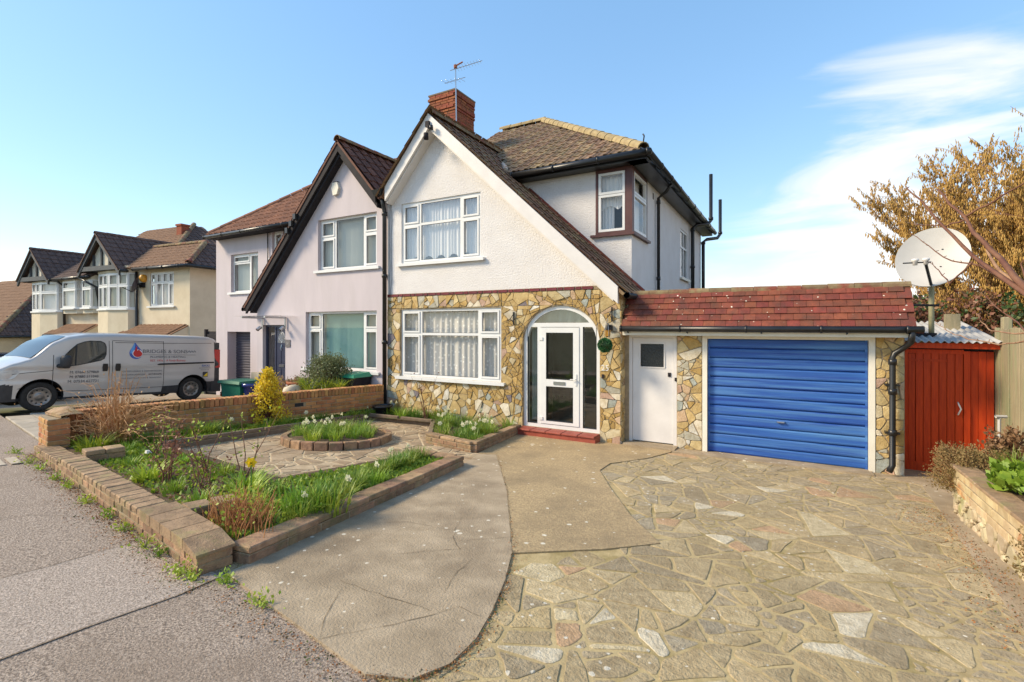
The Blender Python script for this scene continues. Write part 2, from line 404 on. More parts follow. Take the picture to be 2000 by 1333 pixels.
m_string = mat('glazed_red_brick', (.17, .015, .018), (.12, .012, .016), 6, .3, rnd=.2)
m_step_tile = mat('red_quarry_tile', (.34, .075, .045), (.27, .055, .035), 8, .55, .1, 40, rnd=.06)
m_concrete = mat('smooth_concrete', (.45, .355, .24), (.33, .255, .165), 3.2, .9, .9, 60, spots=(9.0, .33, (.66, .60, .48)), c3=(.22, .165, .105), s3=1.3, t3=(.44, .72), bdist=.012)
m_tan = mat('tan_aggregate', (.50, .37, .20), (.29, .21, .115), 38, .92, 1.0, 55, spots=(6.0, .33, (.66, .61, .49)), c3=(.25, .185, .105), s3=1.5, t3=(.44, .72))
PAVE = [(0, (0.470, 0.364, 0.196)), (.16, (0.526, 0.414, 0.235)), (.3, (0.414, 0.325, 0.190)), (.42, (0.493, 0.381, 0.213)), (.54, (0.560, 0.448, 0.263)), (.64, (0.403, 0.325, 0.207)), (.72, (0.504, 0.330, 0.190)), (.79, (0.470, 0.370, 0.213)), (.86, (0.605, 0.504, 0.314)), (.91, (0.381, 0.319, 0.218)), (.955, (0.672, 0.594, 0.437))]
m_pave = mat('paving_stone', (.3, .25, .18), (.70, .67, .62), 16, .88, 1.0, 50, rnd=.10, ramp=PAVE, spots=(12.0, .33, (.62, .57, .46)), c3=(.27, .205, .11), s3=1.6, t3=(.50, .78), bdist=.018)
m_pave_mortar = mat('paving_mortar', (0.473, 0.369, 0.187), (0.363, 0.275, 0.138), 5, .95, .6, 60, c3=(0.253, 0.198, 0.066), s3=2.5, t3=(.50, .70))
GPAVE = [(0, (0.389, 0.292, 0.189)), (.3, (0.324, 0.238, 0.151)), (.55, (0.443, 0.346, 0.227)), (.8, (0.367, 0.270, 0.173))]
m_gpave = mat('garden_paving_stone', (.25, .2, .13), (.7, .66, .6), 4, .9, .6, 60, rnd=.12, ramp=GPAVE, spots=(10, .27, (.50, .46, .36)))
m_gpave_mortar = mat('garden_paving_mortar', (.58, .46, .30), (.42, .33, .2), 6, .95, .5, 80)
m_edge = mat('concrete_edging', (.21, .15, .10), (.15, .105, .07), 8, .92, .5, 60, spots=(20, .2, (.40, .36, .28)))
m_soil = mat('garden_soil', (.08, .05, .028), (.15, .095, .05), 12, .95, 1.0, 30, c3=(.07, .09, .02), s3=2.2, t3=(.5, .62), bdist=.03)
m_moss = mat('mossy_soil', (.05, .075, .018), (.085, .06, .03), 9, .95, 1.0, 30, c3=(.10, .14, .03), s3=3.0, t3=(.45, .6), bdist=.03)
m_timber = mat('weathered_timber', (.33, .27, .17), (.24, .21, .13), 5, .85, .4, 30, stretch=(6, 6, .6), rnd=.15, c3=(.22, .25, .13), s3=1.3, t3=(.5, .7))
m_red_wood = mat('red_stained_board', (.62, .065, .010), (.47, .042, .008), 5, .5, .15, 25, stretch=(8, 8, .7), rnd=.10, spec=.3)
m_corr = mat('corrugated_sheet', (.50, .49, .47), (.40, .385, .36), 2.5, .5, .1, 30, c3=(.30, .25, .20), s3=2, t3=(.55, .7))
m_steel = mat('brushed_steel', (.5, .5, .5), None, rough=.3, metal=1)
m_dish = mat('grey_dish_paint', (.52, .50, .47), (.47, .45, .42), 3, .5)
m_pole = mat('lichened_pole', (.36, .34, .20), (.28, .27, .17), 12, .7)
m_glass = glass_mat('window_glass', base=.015, mul=1.0)
m_glass_up = glass_mat('upper_window_glass', base=.12, mul=1.8)
m_glass_door = glass_mat('door_glass', tint=(.8, .84, .8), base=.06, mul=1.5)
m_frost = mat('obscured_glass', (.012, .013, .013), (.02, .022, .022), 40, .25, .6, 90)
m_net = net_mat('lace_net_curtain', (.88, .87, .83), .34, 11)
m_net_fine = net_mat('fine_net_curtain', (.88, .87, .84), .12, 30)
m_blind = mat('vertical_blind', (.62, .65, .58), None, rough=.8, transl=.2)
m_blind_teal = mat('teal_vertical_blind', (.36, .60, .53), (.32, .55, .49), 2, .8, transl=.2)
m_drape = mat('grey_drape', (.42, .47, .46), (.34, .38, .38), 4, .9)
m_blue_door = mat('blue_painted_steel', (.010, .058, .31), (.03, .13, .43), 1.6, .55, .05, 15, stretch=(.35, 1, 9), c3=(.11, .28, .54), s3=1.0, t3=(.46, .74))
m_navy = mat('navy_door_paint', (.035, .04, .075), None, rough=.4)
m_roller = mat('slate_roller_shutter', (.07, .065, .09), (.09, .085, .11), 5, .45)
m_charcoal = mat('charcoal_paint', (.02, .018, .022), (.03, .027, .03), 6, .75, spec=.2)
m_terracotta = mat('terracotta', (.34, .11, .05), (.26, .08, .04), 10, .85)
m_bark = mat('brown_twig', (.12, .045, .03), (.19, .09, .05), 10, .8)
m_bark_pale = mat('pale_bark', (.36, .22, .13), (.20, .10, .06), 14, .8)  # paler bark colour for the trunk and some branches
m_twig_dry = mat('dry_stem', (.52, .28, .12), (.66, .42, .22), 12, .8, transl=.25)
m_catkin = mat('hazel_catkin', (.54, .32, .08), (.66, .44, .14), 3, .8, transl=.3)
m_leaf = mat('fresh_green_leaf', (.18, .31, .025), (.32, .44, .05), 7, .5, transl=.3, rnd=.25, hue=.025)
m_leaf2 = mat('daffodil_leaf', (.15, .25, .03), (.28, .38, .06), 9, .45, transl=.3, rnd=.28, hue=.025, c3=(.40, .36, .10), s3=14, t3=(.6, .75))
m_leaf_dark = mat('dark_green_leaf', (.035, .07, .018), (.07, .125, .03), 5, .5, transl=.2)
m_leaf_lime = mat('lime_leaf', (.31, .42, .03), (.43, .50, .07), 5, .5, transl=.3)
m_leaf_yellow = mat('variegated_yellow_leaf', (.85, .64, .03), (.68, .54, .05), 16, .5, transl=.45)
m_leaf_rose = mat('rosemary_leaf', (.13, .16, .06), (.22, .24, .11), 9, .6, transl=.2)
m_leaf_red = mat('reddish_leaf', (.22, .075, .05), (.30, .16, .09), 8, .55, transl=.25)
m_leaf_brown = mat('brown_leaf', (.20, .10, .045), (.30, .18, .09), 10, .6, transl=.2)
m_heather = mat('dry_heather', (.30, .20, .085), (.20, .15, .05), 9, .8, transl=.2)
m_litter = mat('rusty_litter', (.26, .085, .02), (.36, .17, .05), 9, .9)
m_petal = mat('cream_petal', (.80, .78, .55), None, rough=.6, transl=.3)
m_petal_w = mat('white_petal', (.85, .82, .60), None, rough=.6, transl=.3)
m_petal_y = mat('yellow_petal', (.82, .58, .02), None, rough=.6, transl=.3)

# ================================================================== GROUND
m_ground = mat('rough_earth', (.12, .10, .05), (.09, .11, .035), 1.5, .95, .5, 8)
m_asphalt = mat('gravelly_asphalt', (0.176, 0.132, 0.099), (0.550, 0.440, 0.347), 75, .9, 1.0, 90, detail=2.0, c3=(0.264, 0.198, 0.143), s3=1.1, t3=(.48, .8), bdist=.016)
m_asphalt2 = mat('pale_asphalt_patch', (0.264, 0.209, 0.165), (0.605, 0.495, 0.407), 75, .9, 1.0, 90, detail=2.0, bdist=.016)
m_road = mat('road_asphalt', (.05, .05, .052), (.09, .088, .088), 60, .85, .6, 120)
m_groove = mat('crack_dirt', (.17, .125, .075), (.10, .075, .045), 9, 1)
m_kerb = mat('kerb_concrete', (.32, .29, .25), (.25, .22, .19), 8, .9, .3, 60)
m_slab = mat('pale_paving_slab', (.42, .36, .28), (.34, .29, .22), 6, .9, .3, 60, rnd=.1)
m_ndrive = mat('neighbour_drive_concrete', (.34, .27, .19), (.27, .21, .15), 3, .9, .3, 60)
def sheet(name, poly, off, m, parent=None, kind='structure', thick=0.0):
    mb = MB(); vs = [(x, y, gz(x, y)+off) for x, y in poly]
    tris = tessellate_polygon([[Vector((x, y, 0)) for x, y in poly]])
    fs = [tuple(t) for t in tris]
    fs = [f if area([poly[i] for i in f]) > 0 else f[::-1] for f in fs]
    mb.add(vs, fs)
    if thick:
        n = len(poly)
        mb.add(vs + [(x, y, z-thick) for x, y, z in vs], [(i, i+n, (i+1) % n+n, (i+1) % n) for i in range(n)])
    o = mb.build(name, m, parent)
    if parent is None: setp(o, kind=kind)
    return o
mb = MB()
xs = [-900, -300, -120, -70, -45, -33, -25.5, -22, -19, -16.5, -10, -4, 0, 4, 10, 30, 100, 300, 900]
ys = [-600, -200, -60, -20, -6, -1.2, 2, 5, 8, 10.5, 14, 20, 40, 100, 300, 1200]
mb.add([(x, y, gz(x, y)-.12) for y in ys for x in xs], [(j*len(xs)+i, j*len(xs)+i+1, (j+1)*len(xs)+i+1, (j+1)*len(xs)+i) for j in range(len(ys)-1) for i in range(len(xs)-1)])
setp(mb.build('ground', m_ground), kind='structure')
def fl(x): return 2.0 - .146*(x+3.5)          # the line where gardens meet the footway
foot = sheet('pavement', [(-16.4, fl(-16.4)-2.1), (-3.5, fl(-3.5)-2.1), (6, fl(6)-2.1+0.1), (6, fl(6)+.05), (-3.5, fl(-3.5)+.05), (-16.4, fl(-16.4)+.05)], 0.0, m_asphalt)
sheet('resurfaced_strip', [(-4.67, .45), (-3.47, .40), (-3.49, .88), (-3.48, 1.26), (-3.44, 1.69), (-3.47, 1.98), (-4.39, 2.09), (-4.61, 2.01), (-4.63, 1.66), (-4.62, 1.42), (-4.65, 1.18)], .005, m_asphalt2, foot)
mb = MB()
for pl in ([(-4.67, .45), (-4.65, 1.18), (-4.62, 1.42), (-4.63, 1.66), (-4.61, 2.01)], [(-3.47, .4), (-3.49, .88), (-3.48, 1.26), (-3.44, 1.69), (-3.46, 1.95)], [(-6.4, .55), (-6.3, 1.2), (-6.1, 1.75), (-5.6, 2.0)]):
    for (x0, y0), (x1, y1) in zip(pl, pl[1:]):
        w = random.uniform(.002, .005); L = math.dist((x0, y0), (x1, y1)); nx, ny = -(y1-y0)/L*w, (x1-x0)/L*w
        mb.add([(x, y, gz(x, y)+.009) for x, y in ((x0-nx, y0-ny), (x0+nx, y0+ny), (x1+nx, y1+ny), (x1-nx, y1-ny))], [(0, 3, 2, 1)])
mb.build('joint_line', m_groove, foot)
mb = MB()
for i in range(2):
    mb.prism([(-9.2+.05*i, 2.22+.14*i, gz(-9, 2.3)+.004), (-8.72+.05*i, 2.16+.14*i, gz(-8.7, 2.2)+.004), (-8.7+.05*i, 2.26+.14*i, gz(-8.7, 2.26)+.004), (-9.18+.05*i, 2.32+.14*i, gz(-9, 2.3)+.004)], (0, 0, .008))
mb.build('utility_cover', m_slab, foot)
# kerb and road behind the camera
def ky(x): return fl(x)-2.1
sheet('road', [(-60, ky(-60)-8), (-3.5, ky(-3.5)-8), (40, ky(40)-8), (40, ky(40)-.12), (-3.5, ky(-3.5)-.12), (-60, ky(-60)-.12)], -.11, m_road)
kb = MB(); kb.box(0, .9, -.12, 0, -.2, .01); kme = kb.mesh('kerb_stone', m_kerb)
kerb = setp(MB().build('kerb', m_kerb), kind='structure')
a = math.atan(-.146)
for i in range(20):
    x = -13 + .915*i*math.cos(a)
    inst('kerb_stone', kme, Matrix.Translation((x, ky(x)-.002, gz(x, ky(x)))) @ Matrix.Rotation(a, 4, 'Z'), kerb)

# ---- neighbour's drive and its slabs
nd = sheet('neighbour_drive', [(-19.5, fl(-19.5)+.05), (-9.45, fl(-9.45)+.05), (-8.62, 8.6), (-13.4, 8.6), (-13.4, 9.4), (-19.5, 9.4)], -.006, m_ndrive)
sb = MB()
c = .012; hx, hy = .295, .195
sb.add([(-hx, -hy, -.03), (hx, -hy, -.03), (hx, hy, -.03), (-hx, hy, -.03), (-hx, -hy, .012), (hx, -hy, .012), (hx, hy, .012), (-hx, hy, .012), (-hx+c, -hy+c, .02), (hx-c, -hy+c, .02), (hx-c, hy-c, .02), (-hx+c, hy-c, .02)],
       [(0,1,5,4),(1,2,6,5),(2,3,7,6),(3,0,4,7),(4,5,9,8),(5,6,10,9),(6,7,11,10),(7,4,8,11),(8,9,10,11)])
sme = sb.mesh('paving_slab', m_slab)
for j in range(5):
    for i in range(7):
        x = -9.85 - .61*i - (.3 if j % 2 else 0); y = fl(x) + .27 + .41*j
        inst('paving_slab', sme, Matrix.Translation((x, y, gz(x, y)-.004+random.uniform(-.003, .003))) @ Matrix.Rotation(a, 4, 'Z') @ Matrix.Rotation(-.055, 4, 'X'), nd)

# ---- our drive
DRIVE = [(-3.78, 2.06), (-3.5, 2.03), (3.2, fl(3.2)+.03), (3.2, 4.2), (1.62, 4.4), (1.62, 7.1), (2.75, 9.45), (1.4, 9.45), (1.4, 8.95), (-2.6, 8.95), (-2.6, 8.58), (-4.72, 8.58), (-4.3, 6.4), (-4.2, 5.6)]
drive = sheet('driveway', DRIVE, .004, m_pave_mortar)
CURVE = [(-1.84, 1.76), (-1.62, 1.85), (-1.53, 2.05), (-1.54, 2.3), (-1.62, 2.6), (-1.76, 3.0), (-1.95, 3.43), (-2.3, 4.0), (-2.88, 4.94), (-3.45, 5.75), (-3.98, 6.5)]
APRON = [(-3.46, 2.02)] + CURVE + [(-4.2, 6.35), (-3.98, 5.55), (-3.4, 2.1)]
TAN = CURVE[6:][::-1] + [(-1.35, 3.92), (-.98, 4.31), (-1.18, 4.58), (-1.41, 4.9), (-1.9, 5.75), (-2.3, 6.5), (-2.32, 7.0), (-1.95, 7.7), (-1.75, 8.4), (-1.75, 8.62), (-4.7, 8.6), (-4.25, 6.4)]
sheet('concrete_apron', APRON[:-1], .020, m_concrete, drive, thick=.03)
sheet('aggregate_bay', TAN, .018, m_tan, drive, thick=.03)
sheet('edge_strip', [(1.22, 3.9), (1.64, 3.6), (1.64, 7.1), (2.7, 9.42), (1.42, 9.42), (1.42, 8.9), (1.05, 8.9), (1.05, 8.5), (1.5, 8.3), (1.42, 7.0)], .015, m_concrete, drive, thick=.02)
sheet('garage_strip', [(-1.72, 8.42), (1.02, 8.5), (1.02, 8.9), (-1.72, 8.9)], .03, m_concrete, drive, thick=.04)
rng = random.Random(11)
def in_drive(x, y): return inside(DRIVE, x, y) and not inside(APRON, x, y) and not inside(TAN, x, y) and y < 8.55 and x < 1.5 + max(0, y-7)*.3
def tf_ground(x, y, h): return (x, y, gz(x, y)+.004+h)
pcs = []
for p in pieces(-4.4, 2.6, 1.3, 8.7, .60, .062, rng):
    p = clip(p, -.146, -1, -1.525)
    if len(p) > 2 and in_drive(*cent(p)): pcs.append(p)
lay(pcs, .020, rng, .012, .018, 'paving_stone', (.002, .007), .010, tf_ground, drive, m_pave, lambda p: abs(area(p))/(cent(p)[0]**2+cent(p)[1]**2+4))
# cracks and joints in the apron
CR = [[(-2.31, 1.79), (-2.02, 2.16), (-1.82, 2.52), (-1.64, 2.5)], [(-2.27, 1.84), (-2.46, 2.06), (-2.6, 2.28)], [(-2.0, 2.61), (-2.1, 2.85), (-2.15, 3.16)], [(-2.71, 2.87), (-2.54, 3.06), (-2.33, 3.26), (-2.45, 3.34), (-2.62, 3.57), (-2.76, 3.88)], [(-2.45, 3.38), (-2.11, 3.71)], [(-2.72, 2.36), (-1.94, 2.39)], [(-3.37, 3.27), (-3.08, 3.5), (-2.65, 3.55)], [(-3.5, 5.0), (-3.0, 5.1)]]
mb = MB()
for pl in CR + [[(x+.008, y) for x, y in CURVE]]:
    fine = []
    for (x0, y0), (x1, y1) in zip(pl, pl[1:]):
        k = max(2, int(math.dist((x0, y0), (x1, y1))/.07))
        fine += [(x0+(x1-x0)*i/k+rng.uniform(-.011, .011), y0+(y1-y0)*i/k+rng.uniform(-.011, .011)) for i in range(k)]
    fine.append(pl[-1])
    for i, ((x0, y0), (x1, y1)) in enumerate(zip(fine, fine[1:])):
        w = rng.uniform(.0008, .003)*(.35+.65*math.sin(math.pi*min(1, (i+.5)/max(1, len(fine)-1)))); L = math.dist((x0, y0), (x1, y1)) or 1; nx, ny = -(y1-y0)/L*w, (x1-x0)/L*w
        mb.add([(x, y, gz(x, y)+.0235) for x, y in ((x0-nx, y0-ny), (x0+nx, y0+ny), (x1+nx, y1+ny), (x1-nx, y1-ny))], [(0, 3, 2, 1)])
mb.build('crack', m_groove, drive)

# ---- front garden: soil, paving, round bed
garden_soil = sheet('garden_bed', [(-9.3, 2.95), (-3.62, 2.12), (-4.12, 5.45), (-4.75, 5.45), (-5.1, 3.6), (-8.1, 3.8), (-8.15, 7.75), (-6.45, 7.95), (-5.42, 6.66), (-4.35, 6.5), (-4.75, 8.58), (-8.35, 8.58)], .11, m_soil)
PAVE_P = [(-8.12, 3.72), (-8.2, 7.85), (-6.45, 8.05), (-5.38, 6.62), (-4.12, 6.42), (-3.88, 5.58), (-4.68, 5.5), (-5.08, 3.52)]
gpav = sheet('garden_path', PAVE_P, .012, m_gpave_mortar)
rng = random.Random(5)
pcs = [p for p in pieces(-8.18, -4.02, 3.6, 8.0, .6, .07, rng) if inside(PAVE_P, *cent(p)) and math.dist(cent(p), (-6.75, 5.85)) > .75]
lay(pcs, .022, rng, .010, .016, 'paving_stone', (.003, .010), .007, lambda X, Y, h: (X, Y, gz(X, Y)+.012+h), gpav, m_gpave, lambda p: abs(area(p)))

# ------------------------------------------------------------------ brick walls
def brick_mesh(l, d, h, m, name='brick', c=.006, rng=random):
    b = MB(); x, y, z = l/2, d/2, h/2
    A = [(-x+c, -y, -z+c), (x-c, -y, -z+c), (x-c, -y, z-c), (-x+c, -y, z-c)]
    vs = []; fs = []
    # chamfered box: 24 verts
    for sx in (-1, 1):
        for sy in (-1, 1):
            for sz in (-1, 1):
                j = lambda: rng.uniform(-.0015, .0015)
                vs += [(sx*x+j(), sy*(y-c), sz*(z-c)), (sx*(x-c), sy*y+j(), sz*(z-c)), (sx*(x-c), sy*(y-c), sz*z+j())]
    idx = lambda sx, sy, sz, k: ((sx > 0)*4+(sy > 0)*2+(sz > 0))*3+k
    I = idx
    fs += [(I(1,-1,-1,0), I(1,1,-1,0), I(1,1,1,0), I(1,-1,1,0)), (I(-1,-1,-1,0), I(-1,-1,1,0), I(-1,1,1,0), I(-1,1,-1,0)),
           (I(-1,-1,-1,1), I(1,-1,-1,1), I(1,-1,1,1), I(-1,-1,1,1)), (I(-1,1,-1,1), I(-1,1,1,1), I(1,1,1,1), I(1,1,-1,1)),
           (I(-1,-1,1,2), I(1,-1,1,2), I(1,1,1,2), I(-1,1,1,2)), (I(-1,-1,-1,2), I(-1,1,-1,2), I(1,1,-1,2), I(1,-1,-1,2))]
    for s in (-1, 1):
        for t in (-1, 1):
            fs += [(I(s,t,-1,0), I(s,t,1,0), I(s,t,1,1), I(s,t,-1,1)), (I(s,-1,t,0), I(s,1,t,0), I(s,1,t,2), I(s,-1,t,2)), (I(-1,s,t,1), I(1,s,t,1), I(1,s,t,2), I(-1,s,t,2))]
            for u in (-1, 1): fs.append((I(s,t,u,0), I(s,t,u,1), I(s,t,u,2)))
    b.add(vs, fs); me = b.mesh(name, m); 
    bm = bmesh.new(); bm.from_mesh(me); bmesh.ops.recalc_face_normals(bm, faces=bm.faces); bm.to_mesh(me); bm.free()
    return me
def run(p0, p1, z0, z1):
    p0, p1 = Vector((p0[0], p0[1], z0)), Vector((p1[0], p1[1], z1))
    u = (p1-p0); L = u.length; u.normalize(); n = u.cross(Vector((0, 0, 1))).normalized(); w = n.cross(u)
    return p0, u, n, w, L
def brick_run(parent, p0, p1, z0, z1, courses, th, m, coping=None, mcop=None, bl=.215, bh=.065, j=.01, seed=1, mortar=m_mortar_brick, jit=.003, name='brick', skip=None):
    """courses from the base line z0..z1 upwards; coping = (height, pitch, overhang)"""
    r = random.Random(seed); o, u, n, w, L = run(p0, p1, z0, z1)
    top = courses*(bh+j)
    full = [brick_mesh(bl, th, bh, m, name, .006, r) for _ in range(2)]; half = brick_mesh(bl/2-j/2, th, bh, m, name, .006, r)
    core = MB(); e = .007
    P = lambda a, d, h: o+u*a+n*d+w*h
    core.hexa([P(e, -th/2+e, 0), P(L-e, -th/2+e, 0), P(L-e, th/2-e, 0), P(e, th/2-e, 0), P(e, -th/2+e, top-.002), P(L-e, -th/2+e, top-.002), P(L-e, th/2-e, top-.002), P(e, th/2-e, top-.002)])
    core.build('mortar', mortar, parent)
    for c in range(courses):
        x = 0.0; first = True
        while x < L-.03:
            l = bl
            if first and c % 2: l = bl/2-j/2
            if x+l > L: l = L-x
            me = full[r.randrange(2)] if abs(l-bl) < 1e-6 else (half if abs(l-(bl/2-j/2)) < 1e-6 else brick_mesh(max(l, .02), th, bh, m, name, .005, r))
            if not (skip and skip(x+l/2, c)):
                M = basis(P(x+l/2, r.uniform(-jit, jit), c*(bh+j)+bh/2+r.uniform(-jit, jit)*.5), u, n, w) @ Matrix.Rotation(r.uniform(-.012, .012), 4, 'Z')
                inst(name, me, M, parent)
            x += l+j; first = False
    if coping:
        ch, pitch, over = coping
        cms = [brick_mesh(pitch-.008, th+2*over, ch, mcop or m, 'coping_brick', .009, r) for _ in range(2)]
        k = int(round(L/pitch))
        for i in range(k):
            M = basis(P((i+.5)*L/k, r.uniform(-jit, jit), top+ch/2+r.uniform(-jit, jit)), u, n, w) @ Matrix.Rotation(r.uniform(-.02, .02), 4, 'X') @ Matrix.Rotation(r.uniform(-.02, .02), 4, 'Z')
            inst('coping_brick', cms[r.randrange(2)], M, parent)
# boundary wall between the two front gardens
bw = thing('boundary_wall', (-8.9, 5.5, 0.1), 'long low orange and yellow brick wall between the two front gardens', 'garden wall')
def hole(x, c): return abs(x-3.72) < .1 and c == 3
brick_run(bw, (-9.33, 2.98), (-8.36, 8.5), .36, .24, 5, .215, m_brick_wall, (.145, .078, 0), m_brick_wall, seed=3, skip=lambda x, c: abs(x-3.55) < .12 and c == 3)
o_, u_, n_, w_, L_ = run((-9.33, 2.98), (-8.36, 8.5), .36, .24); hb_ = MB()
q_ = [o_+u_*a_+n_*.1012+w_*h_ for a_, h_ in ((3.46, .222), (3.66, .222), (3.66, .293), (3.46, .293))]
hb_.add(q_, [(0, 1, 2, 3)]); hb_.build('brick_hole_shade', m_dark, bw)  # dark quad painted as the shade inside the gap of the missing brick
rb = random.Random(2)
mb = MB(); prof = []
for i in range(9):
    q = i/8; prof.append((-9.47+.62*q, .08*math.sin(q*math.pi)**.6 + rb.uniform(0, .02)))
vs = []
for j in range(4):
    for x, h in prof: vs.append((x+rb.uniform(-.01, .01), 2.86+.085*j + .0*x - .1*(x+9.2)*.3, .865+h*(1 if j in (1, 2) else .25)))
mb.add(vs, [(j*9+i, j*9+i+1, (j+1)*9+i+1, (j+1)*9+i) for j in range(3) for i in range(8)])
mb.add([vs[i] for i in range(9)]+[(x, y, .84) for x, y, z in vs[:9]], [(i, i+9, i+10, i+1) for i in range(8)])
mb.add([vs[27+i] for i in range(9)]+[(x, y, .84) for x, y, z in vs[27:36]], [(i, i+1, i+10, i+9) for i in range(8)])
mb.build('rough_cap', m_coping, bw, True)
brick_run(bw, (-9.47, 2.92), (-8.85, 2.83), .30, .31, 7, .24, m_brick_wall, seed=8)

fw = thing('front_wall', (-6.4, 2.4, .3), 'low weathered brown brick wall along the pavement with raised piers', 'garden wall')
def fpt(t): return (-9.42+(5.92)*t, 2.80-.80*t)      # centre line of the wall
brick_run(fw, fpt(.05), fpt(.28), .255, .275, 2, .215, m_brick_brown, (.06, .112, .004), m_coping, seed=12)
brick_run(fw, fpt(.285), fpt(.795), .245, .275, 3, .215, m_brick_brown, (.06, .15, .005), m_coping, seed=13)
brick_run(fw, fpt(.80), fpt(.985), .275, .295, 3, .235, m_brick_brown, seed=14)
# inner pier stubs and the capped corner pier
brick_run(fw, (fpt(.30)[0]+.02, fpt(.30)[1]+.1), (fpt(.30)[0]+.08, fpt(.30)[1]+.5), .30, .29, 3, .2, m_brick_brown, (.06, .2, .01), m_coping, seed=15)
o_, u_, n_, w_, L_ = run(fpt(.795), fpt(.99), .5, .505)
for i, (a0, a1, h0, h1, h2) in enumerate(((0, .22, .0, .085, .085), (.23, .45, .0, .085, .083), (.46, .68, .0, .083, .08), (.69, .90, .0, .08, .075), (.91, 1.15, .0, .075, .02))):
    P = lambda a_, d_, h_: o_+u_*a_+n_*d_+w_*h_
    mb = MB(); b_ = .13
    mb.hexa([P(a0, b_, h0), P(a1, b_, h0), P(a1, -b_, h0), P(a0, -b_, h0), P(a0, b_, h1), P(a1, b_, h2), P(a1, -b_, h2), P(a0, -b_, h1)])
    mb.build('coping_brick', m_coping, fw)
brick_run(fw, (fpt(.82)[0]+.03, fpt(.82)[1]+.12), (fpt(.82)[0]+.12, fpt(.82)[1]+.55), .36, .34, 2, .2, m_brick_brown, (.065, .2, .01), m_coping, seed=16)

fk = thing('flank_wall', (-3.75, 3.8, .3), 'low dark brick edging wall with flat coping along the left of the drive', 'garden wall')
brick_run(fk, (-3.56, 2.17), (-4.05, 5.58), .345, .165, 1, .2, m_brick_brown, (.055, .36, .004), m_brick_brown, bl=.36, bh=.085, seed=21)
brick_run(fk, (-4.08, 5.56), (-4.72, 5.47), .155, .165, 1, .17, m_brick_brown, (.07, .32, .004), m_brick_brown, bl=.3, bh=.085, seed=22)
b2 = thing('bed_edging_wall', (-4.5, 7.2, .1), 'low dark brick edging round the daffodil bed beside the front door', 'garden wall')
brick_run(b2, (-4.36, 6.42), (-4.70, 8.50), .105, -.01, 2, .14, m_brick_brown, (.045, .3, .004), m_coping, seed=23, bl=.3)
brick_run(b2, (-5.42, 6.64), (-4.36, 6.45), .10, .105, 2, .14, m_brick_brown, (.045, .35, .004), m_coping, seed=24, bl=.3)
brick_run(b2, (-6.42, 8.0), (-5.46, 6.70), .03, .10, 1, .09, m_edge, (.06, .8, .0), m_edge, seed=25, bl=.6)
ed = thing('path_edging', (-8.1, 6, .1), 'thin concrete edging along the crazy paved path below the boundary wall', 'edging')
brick_run(ed, (-8.08, 3.75), (-8.16, 7.85), .26, .04, 1, .07, m_edge, (.06, .8, .0), m_edge, seed=26, bl=.8, bh=.09)
brick_run(ed, (-8.14, 7.88), (-6.44, 8.05), .04, .03, 1, .07, m_edge, (.06, .8, .0), m_edge, seed=27, bl=.8, bh=.09)
brick_run(ed, (-8.05, 3.68), (-5.12, 3.52), .265, .275, 1, .07, m_edge, None, m_edge, seed=28, bl=.8, bh=.09)
brick_run(ed, (-5.08, 3.5), (-4.72, 5.42), .275, .17, 1, .07, m_edge, None, m_edge, seed=29, bl=.8, bh=.09)
# round bed
RC = (-6.75, 5.85); RR = .84
rbed = thing('round_bed', (RC[0], RC[1], gz(*RC)), 'round raised brick flower bed in the middle of the crazy paving', 'flower bed')
mb = MB(); n = 32
ring = [(RC[0]+RR*.93*math.cos(2*math.pi*i/n), RC[1]+RR*.93*math.sin(2*math.pi*i/n)) for i in range(n)]
mb.add([(RC[0], RC[1], gz(*RC)+.17)] + [(x, y, gz(x, y)+.115) for x, y in ring], [(0, i+1, (i+1) % n+1) for i in range(n)])
mb.build('soil', m_soil, rbed, True)
kb_ = [brick_mesh(.2, .105, .13, m_brick_brown, 'edging_brick', .01, random.Random(i)) for i in range(3)]
n = 25
for i in range(n):
    q = 2*math.pi*i/n; x, y = RC[0]+RR*math.cos(q), RC[1]+RR*math.sin(q)
    inst('edging_brick', kb_[i % 3], Matrix.Translation((x, y, gz(x, y)+.075+random.uniform(-.006, .006))) @ Matrix.Rotation(-.055, 4, 'X') @ Matrix.Rotation(q+math.pi/2, 4, 'Z'), rbed)
# retaining wall of the right-hand bed
rw = thing('retaining_wall', (1.58, 5.5, .2), 'pale brick and stone retaining wall of the raised bed on the right', 'retaining wall')
brick_run(rw, (1.62, 7.05), (1.6, 3.6), .33, .40, 3, .16, m_brick_pale, (.035, .45, .02), m_coping, bl=.26, bh=.075, seed=31)
r_ = random.Random(4)
sd_ = seeds(3.6, 7.05, -.05, .36, .13, r_)
core = MB(); core.box(1.56, 1.68, 3.6, 7.05, -.1, .40); core.build('mortar', m_mortar_brick, rw)
m_rw_stone = mat('pale_rubble_stone', (.5, .42, .28), (.42, .33, .2), 8, .9, .6, 40, rnd=.2, hue=.015, c3=(.2, .2, .06), s3=3, t3=(.55, .7))
for x, y, poly in cells(sd_, (3.6, 7.05, -.06, .345), .02):
    stone('rubble_stone', tidy(poly, r_, .006, .010), r_.uniform(.015, .04), .02, .015, lambda a_, b_, h: (1.555-h, a_, b_+.055*(7.05-a_)*.35), rw, m_rw_stone, r_)
brick_run(rw, (1.66, 7.1), (2.45, 7.3), .33, .33, 3, .14, m_brick_pale, (.035, .4, .02), m_coping, bl=.26, bh=.075, seed=33)
rsoil = MB(); rsoil.add([(1.68, 3.6, .70), (2.48, 3.6, .74), (2.48, 7.3, .66), (1.68, 7.12, .60)], [(0, 1, 2, 3)]); 
setp(rsoil.build('raised_bed_soil', m_soil), kind='structure')

